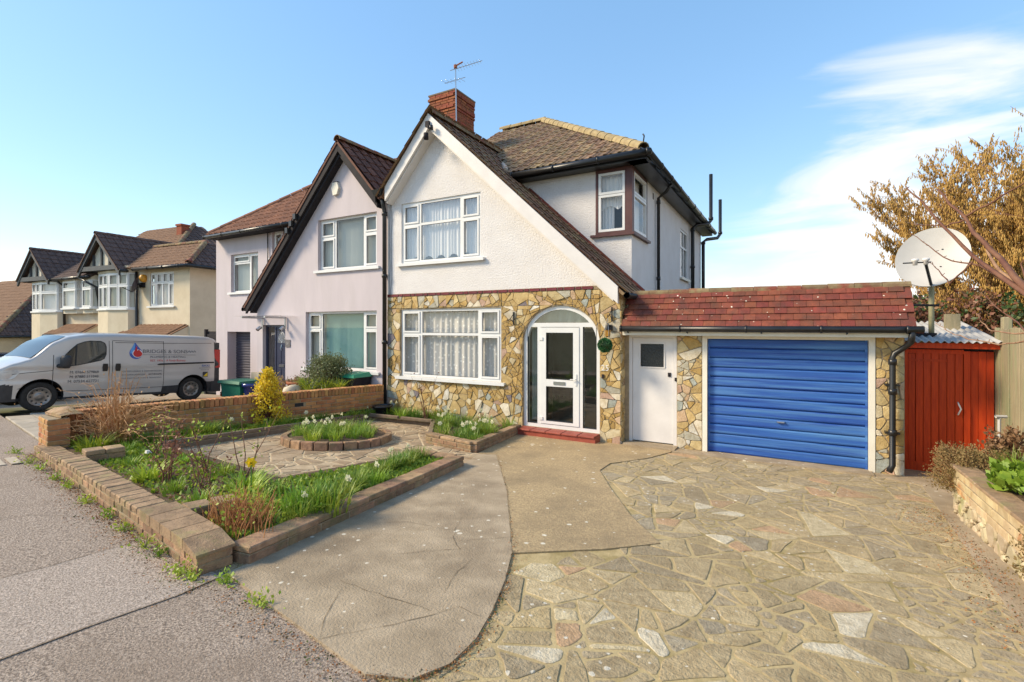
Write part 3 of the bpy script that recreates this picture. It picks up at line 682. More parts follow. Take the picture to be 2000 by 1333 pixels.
# ================================================================== BUILDING HELPERS
def tile_mesh(w, g, m, name='tile', kind='roll', lip=.022):
    b = MB()
    if kind == 'roll':
        prof = [(0, .004), (.16, .002), (.30, .003), (.40, .024), (.52, .033), (.64, .024), (.74, .003), (.9, .002), (1.0, .004)]
        prof = [(0, .028), (.1, .020), (.2, .003), (.42, .001), (.5, .004), (.56, .024), (.66, .030), (.76, .022), (.84, .003), (1.0, .012)]
    else:
        prof = [(0.012, 0), (.5, .002), (.988, 0)]
    k = len(prof)
    lo = [(a*w, -.028, .026+h) for a, h in prof]; hi = [(a*w, g+.02, .004+h) for a, h in prof]; un = [(a*w, -.026, .026+h-lip) for a, h in prof]
    b.add(lo+hi+un, [(i, i+1, i+1+k, i+k) for i in range(k-1)] + [(i+2*k, i+1+2*k, i+1, i) for i in range(k-1)])
    if kind != 'roll':
        b.add([lo[0], hi[0], (hi[0][0], hi[0][1], -.01), (lo[0][0], lo[0][1], lo[0][2]-lip), lo[-1], hi[-1], (hi[-1][0], hi[-1][1], -.01), (lo[-1][0], lo[-1][1], lo[-1][2]-lip)], [(0, 1, 2, 3), (4, 7, 6, 5)])
    return b.mesh(name, m)
def roof(parent, name, O, U, V, poly, w, g, m, mbase, objects=True, bond=False, kind='roll', jit=.004, seed=1, thick=.05, tname='tile', vis=None):
    """poly in (u,v) on the slope; tiles wherever their middle is inside"""
    r = random.Random(seed)
    O = Vector(O); U = Vector(U).normalized(); V = Vector(V).normalized(); N = U.cross(V).normalized()
    mb = MB(); pts = [O+U*a+V*b for a, b in poly]
    tris = tessellate_polygon([[Vector((a, b, 0)) for a, b in poly]])
    n = len(pts)
    mb.add(pts, [tuple(t) for t in tris]); mb.add([p-N*thick for p in pts], [tuple(t)[::-1] for t in tris])
    mb.add(pts+[p-N*thick for p in pts], [(i, (i+1) % n, (i+1) % n+n, i+n) for i in range(n)])
    base = mb.build(name, mbase, parent)
    u0 = min(p[0] for p in poly); u1 = max(p[0] for p in poly); v0 = min(p[1] for p in poly); v1 = max(p[1] for p in poly)
    tm = tile_mesh(w, g, m, tname, kind)
    big = MB()
    rows = int(math.ceil((v1-v0)/g)); cols = int(math.ceil((u1-u0)/w))+1
    for j in range(rows):
        for i in range(-1, cols):
            uu = u0+i*w+(w/2 if bond and j % 2 else 0); vv = v0+j*g
            if not inside(poly, uu+w/2, vv+g*.5): continue
            M = basis(O+U*uu+V*vv+N*(.002+r.uniform(0, jit)), U, V, N) @ Matrix.Rotation(r.uniform(-jit, jit)*2, 4, 'Z')
            if objects and not (vis and not vis(uu, vv)): inst(tname, tm, M, base)
            else:
                vs = [M @ v.co for v in tm.vertices]; big.add(vs, [tuple(p.vertices) for p in tm.polygons])
    if big.v: setp(big.build(tname+'_rows', m, base), kind='stuff')
    return base
def cap_tiles(parent, p0, p1, m, r=.11, l=.42, name='ridge_tile', n=7, arc=math.pi*1.05, up=None, seed=1):
    """half-round tiles along a ridge or hip"""
    rr = random.Random(seed)
    p0, p1 = Vector(p0), Vector(p1); u = p1-p0; L = u.length; u.normalize()
    s_ = u.cross(Vector((0, 0, 1))).normalized(); w = s_.cross(u)
    k = max(1, int(round(L/l))); ll = L/k
    b = MB()
    for e, rad in ((0, r*1.06), (.03, r*1.06), (ll-.02, r), (ll+.02, r*.97)):
        pass
    sect = [(0.0, r*1.05), (ll*.98, r*.97)]
    vs = []
    for x, rad in sect:
        for i in range(n+1):
            q = -arc/2+arc*i/n; vs.append((x, math.sin(q)*rad, math.cos(q)*rad-.02))
    for x, rad in sect:
        for i in range(n+1):
            q = -arc/2+arc*i/n; vs.append((x, math.sin(q)*(rad-.018), math.cos(q)*(rad-.018)-.02))
    q0 = n+1
    fs = [(i, i+1, i+1+q0, i+q0) for i in range(n)] + [(i, i+2*q0, i+1+2*q0, i+1) for i in range(n)]
    b.add(vs, fs); me = b.mesh(name, m, False)
    bm = bmesh.new(); bm.from_mesh(me); bmesh.ops.recalc_face_normals(bm, faces=bm.faces); bm.to_mesh(me); bm.free()
    for i in range(k):
        M = basis(p0+u*(i*ll)+w*rr.uniform(-.004, .004), u, s_, w) @ Matrix.Rotation(rr.uniform(-.02, .02), 4, 'X')
        inst(name, me, M, parent)
def folds(mb, fr, u0, u1, z0, z1, d, amp, pitch, seed=0, hem=None, n_per=6):
    r = random.Random(seed); k = max(6, int((u1-u0)/pitch*n_per)); ph = 0; vs = []; us = []
    for i in range(k+1):
        u = u0+(u1-u0)*i/k; ph += 2*math.pi/n_per*r.uniform(.35, 1.65); dd = d+amp*math.sin(ph)*r.uniform(.6, 1)
        zb = z0 if hem is None else z0+hem*abs(math.sin(u*9.0))
        vs += [fr.p(u, zb, dd), fr.p(u, z1, d+amp*.6*math.sin(ph))]
    mb.add(vs, [(2*i, 2*i+2, 2*i+3, 2*i+1) for i in range(k)])
def window(parent, fr, cols, z0, z1, trans, opening=(), mf=None, mglass=None, recess=.07, sill=True, bar=.055, curtain=None, room=True, name='window', sillm=None, silld=.08, msash=None):
    mf = mf or m_pvc; mglass = mglass or m_glass; msash = msash or mf
    u0, u1 = cols[0], cols[-1]; D0, D1 = -recess-.065, -recess
    mb = MB()
    fr.box(mb, u0, u1, z0, z0+bar, D0, D1); fr.box(mb, u0, u1, z1-bar, z1, D0, D1)
    edges = []
    for i, c in enumerate(cols):
        a, b = (c, c+bar) if i == 0 else ((c-bar, c) if i == len(cols)-1 else (c-bar*.55, c+bar*.55))
        fr.box(mb, a, b, z0+bar, z1-bar, D0, D1-.001); edges.append((a, b))
    panels = []
    for i in range(len(cols)-1):
        a, b = edges[i][1], edges[i+1][0]; t = trans[i]
        if t is None: panels.append((i, 0, a, b, z0+bar, z1-bar))
        else:
            ts = t if isinstance(t, (list, tuple)) else [t]
            zz = z0+bar
            for k, tt in enumerate(ts):
                fr.box(mb, a, b, tt-bar*.5, tt+bar*.5, D0, D1-.002)
                panels.append((i, k, a, b, zz, tt-bar*.5)); zz = tt+bar*.5
            panels.append((i, len(ts), a, b, zz, z1-bar))
    win = mb.build(name, mf, parent)
    for i, k, a, b, za, zb in panels:
        if opening == 'all' or (i, k) in opening:
            s = MB(); e = .042; S1 = D1+.016
            fr.box(s, a+.003, b-.003, za+.003, za+e, D0+.02, S1); fr.box(s, a+.003, b-.003, zb-e, zb-.003, D0+.02, S1)
            fr.box(s, a+.003, a+e, za+e, zb-e, D0+.02, S1-.001); fr.box(s, b-e, b-.003, za+e, zb-e, D0+.02, S1-.001)
            s.build('sash', msash, win); a, b, za, zb = a+e, b-e, za+e, zb-e
        g = MB(); dd = D1-.022
        g.add([fr.p(a, za, dd), fr.p(b, za, dd), fr.p(b, zb, dd), fr.p(a, zb, dd)], [(0, 1, 2, 3)]); g.build('pane', mglass, win)
        k2 = MB(); q = .007     # dark glazing gasket
        for (aa, bb, c_, d_) in ((a, b, za, za+q), (a, b, zb-q, zb), (a, a+q, za+q, zb-q), (b-q, b, za+q, zb-q)): fr.box(k2, aa, bb, c_, d_, dd-.004, dd+.004)
        k2.build('gasket', m_black, win)
    if sill:
        s = MB(); fr.box(s, u0-.11, u1+.11, z0-.05, z0-.001, -recess-.01, silld); fr.box(s, u0-.11, u1+.11, z0-.065, z0-.05, silld-.02, silld); s.build('sill', sillm or mf, win)
    if room:
        r = MB(); P = fr.p; a, b = u0-.25, u1+.25; c_, d_ = z0-.4, z1+.3; f0, f1 = D0-.25, D0-1.6
        r.add([P(a, c_, f0), P(b, c_, f0), P(b, d_, f0), P(a, d_, f0), P(a, c_, f1), P(b, c_, f1), P(b, d_, f1), P(a, d_, f1)], [(4, 5, 6, 7), (0, 1, 5, 4), (1, 2, 6, 5), (2, 3, 7, 6), (3, 0, 4, 7)])
        r.build('room', m_room, win)
    if curtain: curtain(win, fr, u0+.02, u1-.02, z0+.02, z1-.02, D0-.07)
    return win
def nets(m, pitch=.085, amp=.018, hem=None, cut=0.0, seed=0):
    def f(win, fr, u0, u1, z0, z1, d):
        mb = MB(); folds(mb, fr, u0, u1, z0+cut, z1, d, amp, pitch, seed, hem); mb.build('net_curtain', m, win, True)
    return f
def blinds(m, pitch=.09, seed=0, tilt=.5):
    def f(win, fr, u0, u1, z0, z1, d):
        mb = MB(); u = u0; r = random.Random(seed)
        while u < u1-.03:
            q = tilt+r.uniform(-.08, .08); w = pitch*1.05
            mb.add([fr.p(u, z0, d), fr.p(u+w*math.cos(q), z0, d-w*math.sin(q)), fr.p(u+w*math.cos(q), z1, d-w*math.sin(q)), fr.p(u, z1, d)], [(0, 1, 2, 3)]); u += pitch*math.cos(q)*.98
        mb.build('blind', m, win)
    return f
def barge(parent, p0, p1, width, y0, y1, m, name='bargeboard', drop=.0):
    """board under the verge from p0 to p1 (x,z) facing -Y, from y0 (front) to y1"""
    mb = MB(); (xa, za), (xb, zb) = p0, p1
    q = [(xa, y0, za-drop), (xb, y0, zb-drop), (xb, y0, zb-drop-width), (xa, y0, za-drop-width)]
    mb.prism(q, (0, y1-y0, 0)); return mb.build(name, m, parent)
def gutter(parent, pts, r=.06, name='gutter', m=None):
    mb = MB(); mb.tube(pts, r, 8); mb.smooth = True
    k = 0
    for a, b in zip(pts, pts[1:]):
        a, b = Vector(a), Vector(b); L = (b-a).length; t = (b-a).normalized()
        for i in range(int(L/1.0)+1): mb.tube([a+t*(i*1.0), a+t*(i*1.0+.03)], r*1.15, 8)
    return mb.build(name, m or m_black, parent)
def pipe(parent, pts, r=.034, clips=(), name='downpipe', m=None):
    mb = MB(); mb.tube(pts, r, 10)
    for c in clips: mb.tube([Vector(c)-Vector((0, 0, .04)), Vector(c)+Vector((0, 0, .04))], r*1.3, 10); 
    return mb.build(name, m or m_black, parent, True)
def text_part(name, s, size, m, parent, place, extrude=.002, align='LEFT', shear=0):
    cu = bpy.data.curves.new('t', 'FONT'); cu.body = s; cu.size = size; cu.extrude = 0; cu.align_x = align; cu.shear = shear; cu.resolution_u = 3
    o = bpy.data.objects.new('t', cu); COL.objects.link(o)
    dg = bpy.context.evaluated_depsgraph_get(); dg.update()
    me = bpy.data.meshes.new_from_object(o.evaluated_get(dg)); 
    bpy.data.objects.remove(o); bpy.data.curves.remove(cu)
    me.name = name; me.materials.clear(); me.materials.append(m)
    for v in me.vertices: v.co = place(v.co.x, v.co.y)
    me.update(); return link(bpy.data.objects.new(name, me), parent)

# ================================================================== WHITE HOUSE (number 25)
H = thing('house', (-5.4, 8.6, 0), 'white rendered semi-detached house with yellow stone cladding and long sloping gable', 'house')
F = Fr((0, 8.6, 0), (1, 0, 0), (0, -1, 0))
XL, XR = -8.25, -2.65
AP = (-6.82, 6.71); SR, SLf = .93, 1.12
def zr(x): return AP[1]-SR*(x-AP[0]) if x > AP[0] else AP[1]-SLf*(AP[0]-x)
WIN_L = [-7.84, -7.26, -5.69, -5.14]; WIN_U = [-7.82, -7.29, -6.15, -5.64]
arch = []
DX0, DX1, DZ0, DZS, DZT = -4.63, -3.04, .15, 1.82, 2.52
cxa = (DX0+DX1)/2; ra = (DX1-DX0)/2; rz = DZT-DZS
def archpoly(inset=0.0, z0=DZ0, n=22):
    p = [(DX1-inset, z0+inset*0), (DX1-inset, DZS)]
    p += [(cxa+(ra-inset)*math.cos(math.pi*i/n), DZS+(rz-inset)*math.sin(math.pi*i/n)) for i in range(1, n)]
    p += [(DX0+inset, DZS), (DX0+inset, z0)]
    return p
# rendered gable wall with upper window opening
mb = MB()
wall_face(mb, F, [(XL, 2.86), (XR, 2.86), (XR, zr(XR)-.05), (AP[0], AP[1]-.08), (XL, zr(XL)-.05)], [rect(WIN_U[0], WIN_U[-1], 3.56, 4.94)], .2)
mb.build('rendered_wall', m_white_render, H)
# backing of the stone cladding, with window and door openings
mb = MB()
wall_face(mb, F, [(XL, -.15), (XR, -.15), (XR, 2.86), (XL, 2.86)], [rect(WIN_L[0], WIN_L[-1], .98, 2.51), archpoly()], .2)
SF = Fr((XR, 0, 0), (0, 1, 0), (1, 0, 0))
wall_face(mb, SF, [(8.6, -.15), (9.0, -.15), (9.0, 2.86), (8.6, 2.86)])
clad = mb.build('stone_cladding', m_mortar, H)
rng = random.Random(21)
hole_w = rect(WIN_L[0]-.01, WIN_L[-1]+.01, .915, 2.52)
hole_d = [(DX1+.008, -.2), (DX1+.008, DZS)]+[(cxa+(ra+.02)*math.cos(math.pi*i/9), DZS+(rz+.02)*math.sin(math.pi*i/9)) for i in range(1, 9)]+[(DX0-.008, DZS), (DX0-.008, -.2)]
pcs = []
for p in pieces(XL+.004, XR+.004, -.1, 2.80, .25, .024, rng, (.5, .8, 1.1, 1.4, 2.0)):
    for q in minus(p, hole_w): pcs += minus(q, hole_d)
lay(pcs, .008, rng, .006, .012, 'facing_stone', (.006, .026), .006, lambda a_, b_, h: (a_, 8.6-h, b_), clad, m_stone, lambda p: abs(area(p)), 270, .06)
lay(pieces(8.588, 8.99, -.1, 2.8, .25, .024, rng), .008, rng, .005, .012, 'facing_stone', (.006, .02), .006, lambda a_, b_, h: (XR+h, a_, b_), clad, m_stone, lambda p: abs(area(p)), 28, .03)
# red glazed string course
sc = MB(); F.box(sc, XL, -2.95, 2.80, 2.87, -.02, .008); scb = sc.build('string_course', m_mortar_brick, H)
x = XL+.01; i = 0
la, lb = brick_mesh(.215, .03, .055, m_string, 'glazed_brick', .004), brick_mesh(.105, .03, .055, m_string, 'glazed_brick', .004)
while x < -3.2:
    l = .215 if i % 2 else .105
    inst('glazed_brick', la if i % 2 else lb, Matrix.Translation((x+l/2, 8.592, 2.835)), scb); x += l+.022; i += 1
# main body behind: front wall at Y 9.3, right wall at X -2.65, rear
YM, YR, XS = 9.86, 18.65, -2.81
FM = Fr((0, YM, 0), (1, 0, 0), (0, -1, 0)); FS = Fr((XS, 0, 0), (0, 1, 0), (1, 0, 0))
CB0, CB1, CZ0, CZ1 = -3.57, 11.05, 4.03, 5.37        # corner window
mb = MB()
wall_face(mb, FM, [(-5.8, 2.0), (XS, 2.0), (XS, CZ0), (CB0, CZ0), (CB0, CZ1), (XS, CZ1), (XS, 5.6), (-5.8, 5.6)])
wall_face(mb, FS, [(YM, 2.0), (YR, 2.0), (YR, 5.6), (YM, 5.6), (YM, CZ1), (CB1, CZ1), (CB1, CZ0), (YM, CZ0)], [rect(14.9, 16.05, 3.56, 4.99)], .12)
wall_face(mb, FS, [(9.0, 2.86), (YM, 2.86), (YM, -.2), (YR, -.2), (YR, 2.0), (YM, 2.0)][:0] or [(YM, -.2), (YR, -.2), (YR, 2.0), (YM, 2.0)])
mb.add([(XS, YR, -.2), (XL, YR, -.2), (XL, YR, 5.6), (XS, YR, 5.6)], [(0, 1, 2, 3)])
wall_face(mb, SF, [(8.991, -.2), (YM, -.2), (YM, 2.76), (8.991, 2.76)])
mb.build('main_wall', m_side_render, H)
# corner window: brown timber frame, white sashes, lace
mb = MB(); e = .055
FM.box(mb, CB0, XS+.02, CZ1-e, CZ1+.015, -.09, .02); FM.box(mb, CB0, XS+.02, CZ0, CZ0+e, -.09, .02)
FM.box(mb, CB0, CB0+.05, CZ0+e, CZ1-e, -.09, .019); FM.box(mb, XS-.13, XS+.019, CZ0+e, CZ1-e, -.12, .018)
FS.box(mb, YM+.12, CB1, CZ1-e, CZ1+.014, -.09, .018); FS.box(mb, YM+.12, CB1, CZ0, CZ0+e, -.09, .018); FS.box(mb, CB1-.05, CB1, CZ0+e, CZ1-e, -.09, .017)
FM.box(mb, CB0-.1, XS+.07, CZ0-.05, CZ0, -.05, .075); FS.box(mb, YM+.001, CB1+.1, CZ0-.049, CZ0-.001, -.05, .072)
cw = mb.build('corner_window', m_brown_wood, H)
for fr, a, b in ((FM, CB0+.06, XS-.14), (FS, YM+.14, CB1-.06)):
    zt = 4.86
    for za, zb in ((CZ0+e+.005, zt-.005), (zt+.005, CZ1-e-.005)):
        s = MB(); w = .05
        fr.box(s, a, b, za, za+w, -.06, .012); fr.box(s, a, b, zb-w, zb, -.06, .012); fr.box(s, a, a+w, za+w, zb-w, -.06, .011); fr.box(s, b-w, b, za+w, zb-w, -.06, .011)
        s.build('sash', m_pvc, cw)
        g = MB(); g.add([fr.p(a+w, za+w, -.02), fr.p(b-w, za+w, -.02), fr.p(b-w, zb-w, -.02), fr.p(a+w, zb-w, -.02)], [(0, 1, 2, 3)]); g.build('pane', m_glass, cw)
mb = MB(); folds(mb, FM, CB0+.08, XS-.16, 4.56, CZ1-.06, -.16, .02, .09, 3, .09); folds(mb, FM, CB0+.08, CB0+.33, CZ0+.06, 4.75, -.2, .02, .07, 5); folds(mb, FS, YM+.2, CB1-.05, CZ0+.06, CZ1-.06, -.17, .02, .09, 4)
mb.build('net_curtain', m_net_fine, cw, True)
mb = MB(); mb.box(CB0-.3, XS-.25, YM+.3, CB1+1, CZ0-.3, CZ1+.15); mb.f = [f for i, f in enumerate(mb.f) if i not in (2, 3)]; mb.m = mb.m[:len(mb.f)]
mb.build('room', m_room, cw)
# windows
window(H, F, WIN_U, 3.56, 4.94, [4.43, 4.43, 4.43], {(0, 0), (0, 1), (2, 0), (2, 1)}, mglass=m_glass_up, recess=.03, curtain=nets(m_net_fine, .08, .02, .12, .02, 2))
window(H, F, WIN_L, .98, 2.51, [1.95, 1.95, 1.95], {(0, 0), (0, 1), (2, 0), (2, 1)}, recess=.03, curtain=nets(m_net, .135, .03, None, 0, 7))
window(H, FS, [14.9, 15.48, 16.05], 3.56, 4.99, [4.48, 4.48], (), recess=.02, curtain=nets(m_net_fine, .08, .02), sillm=m_cream_paint)
# front door: arched porch frame with side lights and a glazed door
fa = MB(); D0, D1 = -.13, -.04
outer, inner = archpoly(0), archpoly(.075)
n = len(outer)
vs = [F.p(u, z, D1) for u, z in outer]+[F.p(u, z, D1) for u, z in inner]+[F.p(u, z, D0) for u, z in outer]+[F.p(u, z, D0) for u, z in inner]
fa.add(vs, [(i, i+1, i+1+n, i+n) for i in range(n-1)] + [(i+n, i+1+n, i+1+3*n, i+3*n) for i in range(n-1)] + [(i, i+2*n, i+1+2*n, i+1) for i in range(n-1)])
F.box(fa, DX0+.075, DX1-.075, 2.11, 2.19, D0, D1-.002)
F.box(fa, DX0+.002, DX1-.002, DZ0, DZ0+.07, D0, D1-.003)
for ux in (-4.30, -3.42): F.box(fa, ux-.035, ux+.035, DZ0+.07, 2.11, D0, D1-.001)
fd = fa.build('front_door', m_pvc, H)
def pane(a, b, c_, d_, m=m_glass_door, dd=-.075, nm='pane', poly=None):
    g = MB(); pts = poly or rect(a, b, c_, d_)
    g.add([F.p(u, z, dd) for u, z in pts], [tuple(range(len(pts)))]); return g.build(nm, m, fd)
pane(DX0+.075, -4.335, DZ0+.07, 2.11); pane(-3.385, DX1-.075, DZ0+.07, 2.11)
pane(0, 0, 0, 0, poly=[(u, z) for u, z in archpoly(.075, 2.19) if z >= 2.185] )
lf = MB(); a, b = -4.262, -3.458; S1 = -.03
F.box(lf, a, a+.12, DZ0+.08, 2.10, -.1, S1); F.box(lf, b-.12, b, DZ0+.08, 2.10, -.1, S1)
for za, zb in ((DZ0+.08, .29), (.96, 1.10), (2.0, 2.10)): F.box(lf, a+.12, b-.12, za, zb, -.1, S1-.001)
leaf = lf.build('door_leaf', m_pvc, fd)
pane(a+.12, b-.12, .29, .96); pane(a+.12, b-.12, 1.10, 2.0)
g = MB()
for za, zb in ((.29, .96), (1.10, 2.0)):
    for q in ((a+.12, b-.12, za, za+.01), (a+.12, b-.12, zb-.01, zb), (a+.12, a+.13, za+.01, zb-.01), (b-.13, b-.12, za+.01, zb-.01)): F.box(g, *q, -.08, S1+.001)
for aa, bb in ((DX0+.075, -4.335), (-3.385, DX1-.075)):
    for q in ((aa, bb, DZ0+.07, DZ0+.08), (aa, aa+.01, DZ0+.08, 2.11), (bb-.01, bb, DZ0+.08, 2.11)): F.box(g, *q, -.08, D1+.001)
g.build('gasket', m_black, fd)
g = MB(); F.box(g, -3.98, -3.74, 1.0, 1.06, S1-.001, S1+.012); g.build('letter_plate', m_steel, fd)
g = MB(); F.box(g, b-.075, b-.045, 1.0, 1.22, S1, S1+.012); g.tube([F.p(b-.06, 1.12, S1), F.p(b-.06, 1.12, S1+.05), F.p(b-.16, 1.12, S1+.05)], .009, 6); g.build('door_handle', m_pvc, fd)
g = MB()
for z in (.3, 1.85): F.box(g, a-.03, a+.05, z, z+.06, S1, S1+.015)
g.build('hinge', m_pvc, fd)
mb = MB(); folds(mb, F, DX0+.09, -4.34, DZ0+.1, 2.1, -.22, .02, .07, 1); folds(mb, F, -3.2, DX1-.06, .9, 2.1, -.3, .03, .07, 2); mb.build('drape', m_drape, fd, True)
mb = MB(); folds(mb, F, DX0+.15, DX1-.15, 2.2, DZT, -.25, .03, .2, 8); mb.build('fanlight_blind', m_drape, fd, True)
r = MB(); r.box(DX0-.1, DX1+.1, 8.85, 10.2, .0, 2.7); r.f = [f for i, f in enumerate(r.f) if i != 2]; r.m = r.m[:len(r.f)]; r.build('porch_room', m_room, fd)
# doorstep of red quarry tiles
st = MB(); st.box(-4.66, -3.03, 8.33, 8.7, -.05, .125); stp = st.build('doorstep', m_step_tile, H)
tme = brick_mesh(.312, .31, .03, m_step_tile, 'quarry_tile', .006)
for i in range(5): inst('quarry_tile', tme, Matrix.Translation((-4.49+.322*i, 8.46, .135)), stp)
# number and bell
text_part('house_number', '25', .15, m_pvc, H, lambda u, v: F.p(-3.0+u, 1.32+v, .045))
g = MB(); F.box(g, -2.99, -2.95, 1.18, 1.25, .015, .04); g.build('door_bell', m_charcoal, H)
# roofs
n1 = math.hypot(1, SR); VV = (-1, 0, SR); Oz = zr(-2.5)
Lr = (AP[0]*-1 - 2.5)*n1
def vz(z): return (z-Oz)/SR*n1
rr = roof(H, 'gable_roof', (-2.5, 8.34, Oz), (0, 1, 0), VV, [(0, 0), (1.6, 0), (1.6, vz(5.50)), (1.2, vz(5.55)), (2.88, Lr), (0, Lr)], .30, .33, m_tile, m_tile, seed=2)
roof(H, 'party_roof', (XL, 8.34, zr(XL)), (0, -1, 0), (1, 0, SLf), [(0, 0), (-3.2, 0), (-3.2, 1.43*math.hypot(1, SLf)), (0, 1.43*math.hypot(1, SLf))], .3, .33, m_tile, m_tile, seed=3, objects=False)
MP = .69; nm_ = math.hypot(1, MP)
roof(H, 'main_roof', (XL, 9.54, 5.55), (1, 0, 0), (0, 1, MP), [(-5.57-XL, 0), (-2.44-XL, 0), (-6.68-XL, 4.24*nm_), (0, 4.24*nm_), (0, 1.68*nm_), (-6.82-XL, 1.68*nm_)], .30, .315, m_tile_moss, m_tile_moss, seed=4)
hipr = MB(); hipr.add([(-2.44, 9.54, 5.55), (-2.44, 19, 5.55), (-6.68, 14.7, 8.475), (-6.68, 13.78, 8.475), (XL, 13.78, 8.475), (XL, 14.7, 8.475), (XL, 19, 5.55)], [(0, 1, 2, 3), (3, 2, 5, 4), (2, 1, 6, 5)])
hb = hipr.build('hip_roof', m_tile_moss, H)
cap_tiles(hb, (-2.5, 9.6, 5.61), (-6.68, 13.78, 8.52), m_hip, .125, .40, 'hip_tile', seed=3)
cap_tiles(hb, (-6.63, 13.78, 8.53), (XL, 13.78, 8.53), m_hip, .12, .42, 'ridge_tile', seed=4)
cap_tiles(rr, (AP[0], 8.34, AP[1]+.04), (AP[0], 11.3, AP[1]+.04), m_ridge, .12, .42, 'ridge_tile', seed=5)
g = MB(); g.tube([(-2.57, 9.64, 5.7), (-2.5, 9.58, 5.72), (-2.48, 9.56, 5.82), (-2.51, 9.59, 5.87)], .015, 6); g.build('hip_iron', m_black, H)
# pale mortar in the valley, red abutment tiles against the main wall
g = MB(); rv = random.Random(3)
vp = [Vector((-5.57+(-1.25)*t, 9.54+1.68*t, 5.61+1.16*t)) for t in [i/12 for i in range(5)]]
g.tube([p+Vector((rv.uniform(-.02, .02), rv.uniform(-.02, .02), .03)) for p in vp], [.05, .07, .045, .05, .02], 6); g.build('valley_mortar', mat('white_mortar', (.6, .55, .47), (.35, .2, .13), 14, .9, .5, 40), H)
fk_me = brick_mesh(.31, .1, .05, m_tile_red, 'flashing_tile', .008)
for i in range(12):
    t = (i+.5)*.32; px, pz = -2.55-t/n1, zr(-2.55-t/n1)
    if pz > 5.2: break
    inst('flashing_tile', fk_me, basis((px, YM-.03, pz+.085), Vector((-1, 0, SR)).normalized(), (0, 1, 0), Vector((SR, 0, 1)).normalized()), H)
# bargeboards, soffit, gutters, pipes
tip = (-2.62, zr(-2.62))
barge(H, (AP[0]+.0, AP[1]+.015), (tip[0], tip[1]+.015), .30, 8.325, 8.415, m_white_paint)
barge(H, (AP[0], AP[1]+.013), (XL+.17, zr(XL+.17)+.013), .32, 8.327, 8.417, m_white_paint)
barge(H, (AP[0], AP[1]-.30), (tip[0]-.1, zr(tip[0]-.1)-.30), .035, 8.39, 8.62, m_white_paint, 'soffit')
barge(H, (AP[0], AP[1]-.32), (XL+.17, zr(XL+.17)-.32), .035, 8.39, 8.62, m_white_paint, 'soffit')
mb = MB(); mb.prism([(XL+.17, 8.362, zr(XL+.17)-.02), (XL+.17, 8.362, zr(XL+.17)-.36), (XL+.28, 8.362, zr(XL+.28)-.2)], (0, .05, 0)); 
gutter(H, [(-2.47, 8.36, Oz-.03), (-2.47, 9.84, Oz-.03)], .055)
gutter(H, [(-5.4, 9.47, 5.46), (-2.38, 9.47, 5.48), (-2.38, 19, 5.48)], .068)
g = MB(); FM.box(g, -5.5, -2.42, 5.38, 5.53, .0, .31); FS.box(g, 9.56, 18.95, 5.38, 5.529, .0, .35); g.build('soffit', m_black, H)
pipe(H, [(-2.42, 11.77, 5.44), (-2.55, 11.82, 5.28), (-2.74, 11.87, 5.17), (-2.74, 11.87, 2.6)], .038, [(-2.74, 11.87, 5.07), (-2.74, 11.87, 3.26)])
for yv, zt in ((15.6, 6.75), (18.0, 6.3)):
    pass
pipe(H, [(-2.71, 16.35, 2.4), (-2.71, 16.35, 5.23), (-2.6, 16.43, 5.33), (-2.33, 16.85, 5.41), (-2.25, 16.96, 5.54), (-2.25, 16.96, 7.03)], .058, [(-2.71, 16.35, 4.0), (-2.71, 16.35, 5.17), (-2.25, 16.96, 5.6)], 'vent_pipe')
pipe(H, [(-2.71, 18.5, 2.4), (-2.71, 18.5, 5.12), (-2.6, 18.65, 5.22), (-2.33, 19.2, 5.33), (-2.25, 19.35, 5.49), (-2.25, 19.35, 6.75)], .058, [(-2.71, 18.5, 5.07), (-2.25, 19.35, 5.53)], 'vent_pipe')
g = MB(); FS.box(g, 11.6, 11.68, 5.1, 5.24, -.02, .006); g.build('air_brick', m_dark, H)
# party downpipe with hopper
pipe(H, [(-8.28, 8.42, 5.2), (-8.27, 8.48, 4.95), (-8.27, 8.52, 4.8), (-8.27, 8.52, .14)], .05, [(-8.27, 8.52, 4.75), (-8.27, 8.52, 3.3), (-8.27, 8.52, 1.75)])
g = MB(); g.hexa([(-8.38, 8.3, 5.13), (-8.18, 8.3, 5.13), (-8.18, 8.5, 5.13), (-8.38, 8.5, 5.13), (-8.44, 8.26, 5.27), (-8.12, 8.26, 5.27), (-8.12, 8.5, 5.27), (-8.44, 8.5, 5.27)]); g.build('hopper', m_black, H)
g = MB()
for k in range(2):
    rv = random.Random(k); g.tube([(-8.17+.05*k+rv.uniform(-.02, .02), 8.585, 5.0-.25*i) for i in range(18)], .004, 4)
g.build('cable', m_charcoal, H)
# chimney
cx0, cx1, cy0, cy1 = -8.74, -7.86, 10.75, 11.65
mb = MB(); mb.box(cx0+.008, cx1-.008, cy0+.008, cy1-.008, 5.0, 8.5); ch = mb.build('chimney', m_mortar_brick, H)
bst, bhd = brick_mesh(.215, .1, .065, m_brick, 'brick', .004), brick_mesh(.1, .1, .065, m_brick, 'brick', .004)
for c in range(20):
    z = 7.03+.075*c
    o = .018 if c in (13, 14, 15, 16, 17, 18) else 0
    o += .022 if c in (14, 18, 19) else 0
    for i in range(4):
        xx = cx0+.1075+.225*i - (.0 if c % 2 else .056)
        inst('brick', bst, Matrix.Translation((min(max(xx, cx0+.1075-o), cx1-.1075+o), cy0+.05-o, z)), ch)
        yy = cy0+.1075+.225*i + (.056 if c % 2 else 0)
        inst('brick', bst, Matrix.Translation((cx1-.05+o, min(max(yy, cy0+.1075-o), cy1-.1075+o), z+.0005)) @ Matrix.Rotation(math.pi/2, 4, 'Z'), ch)
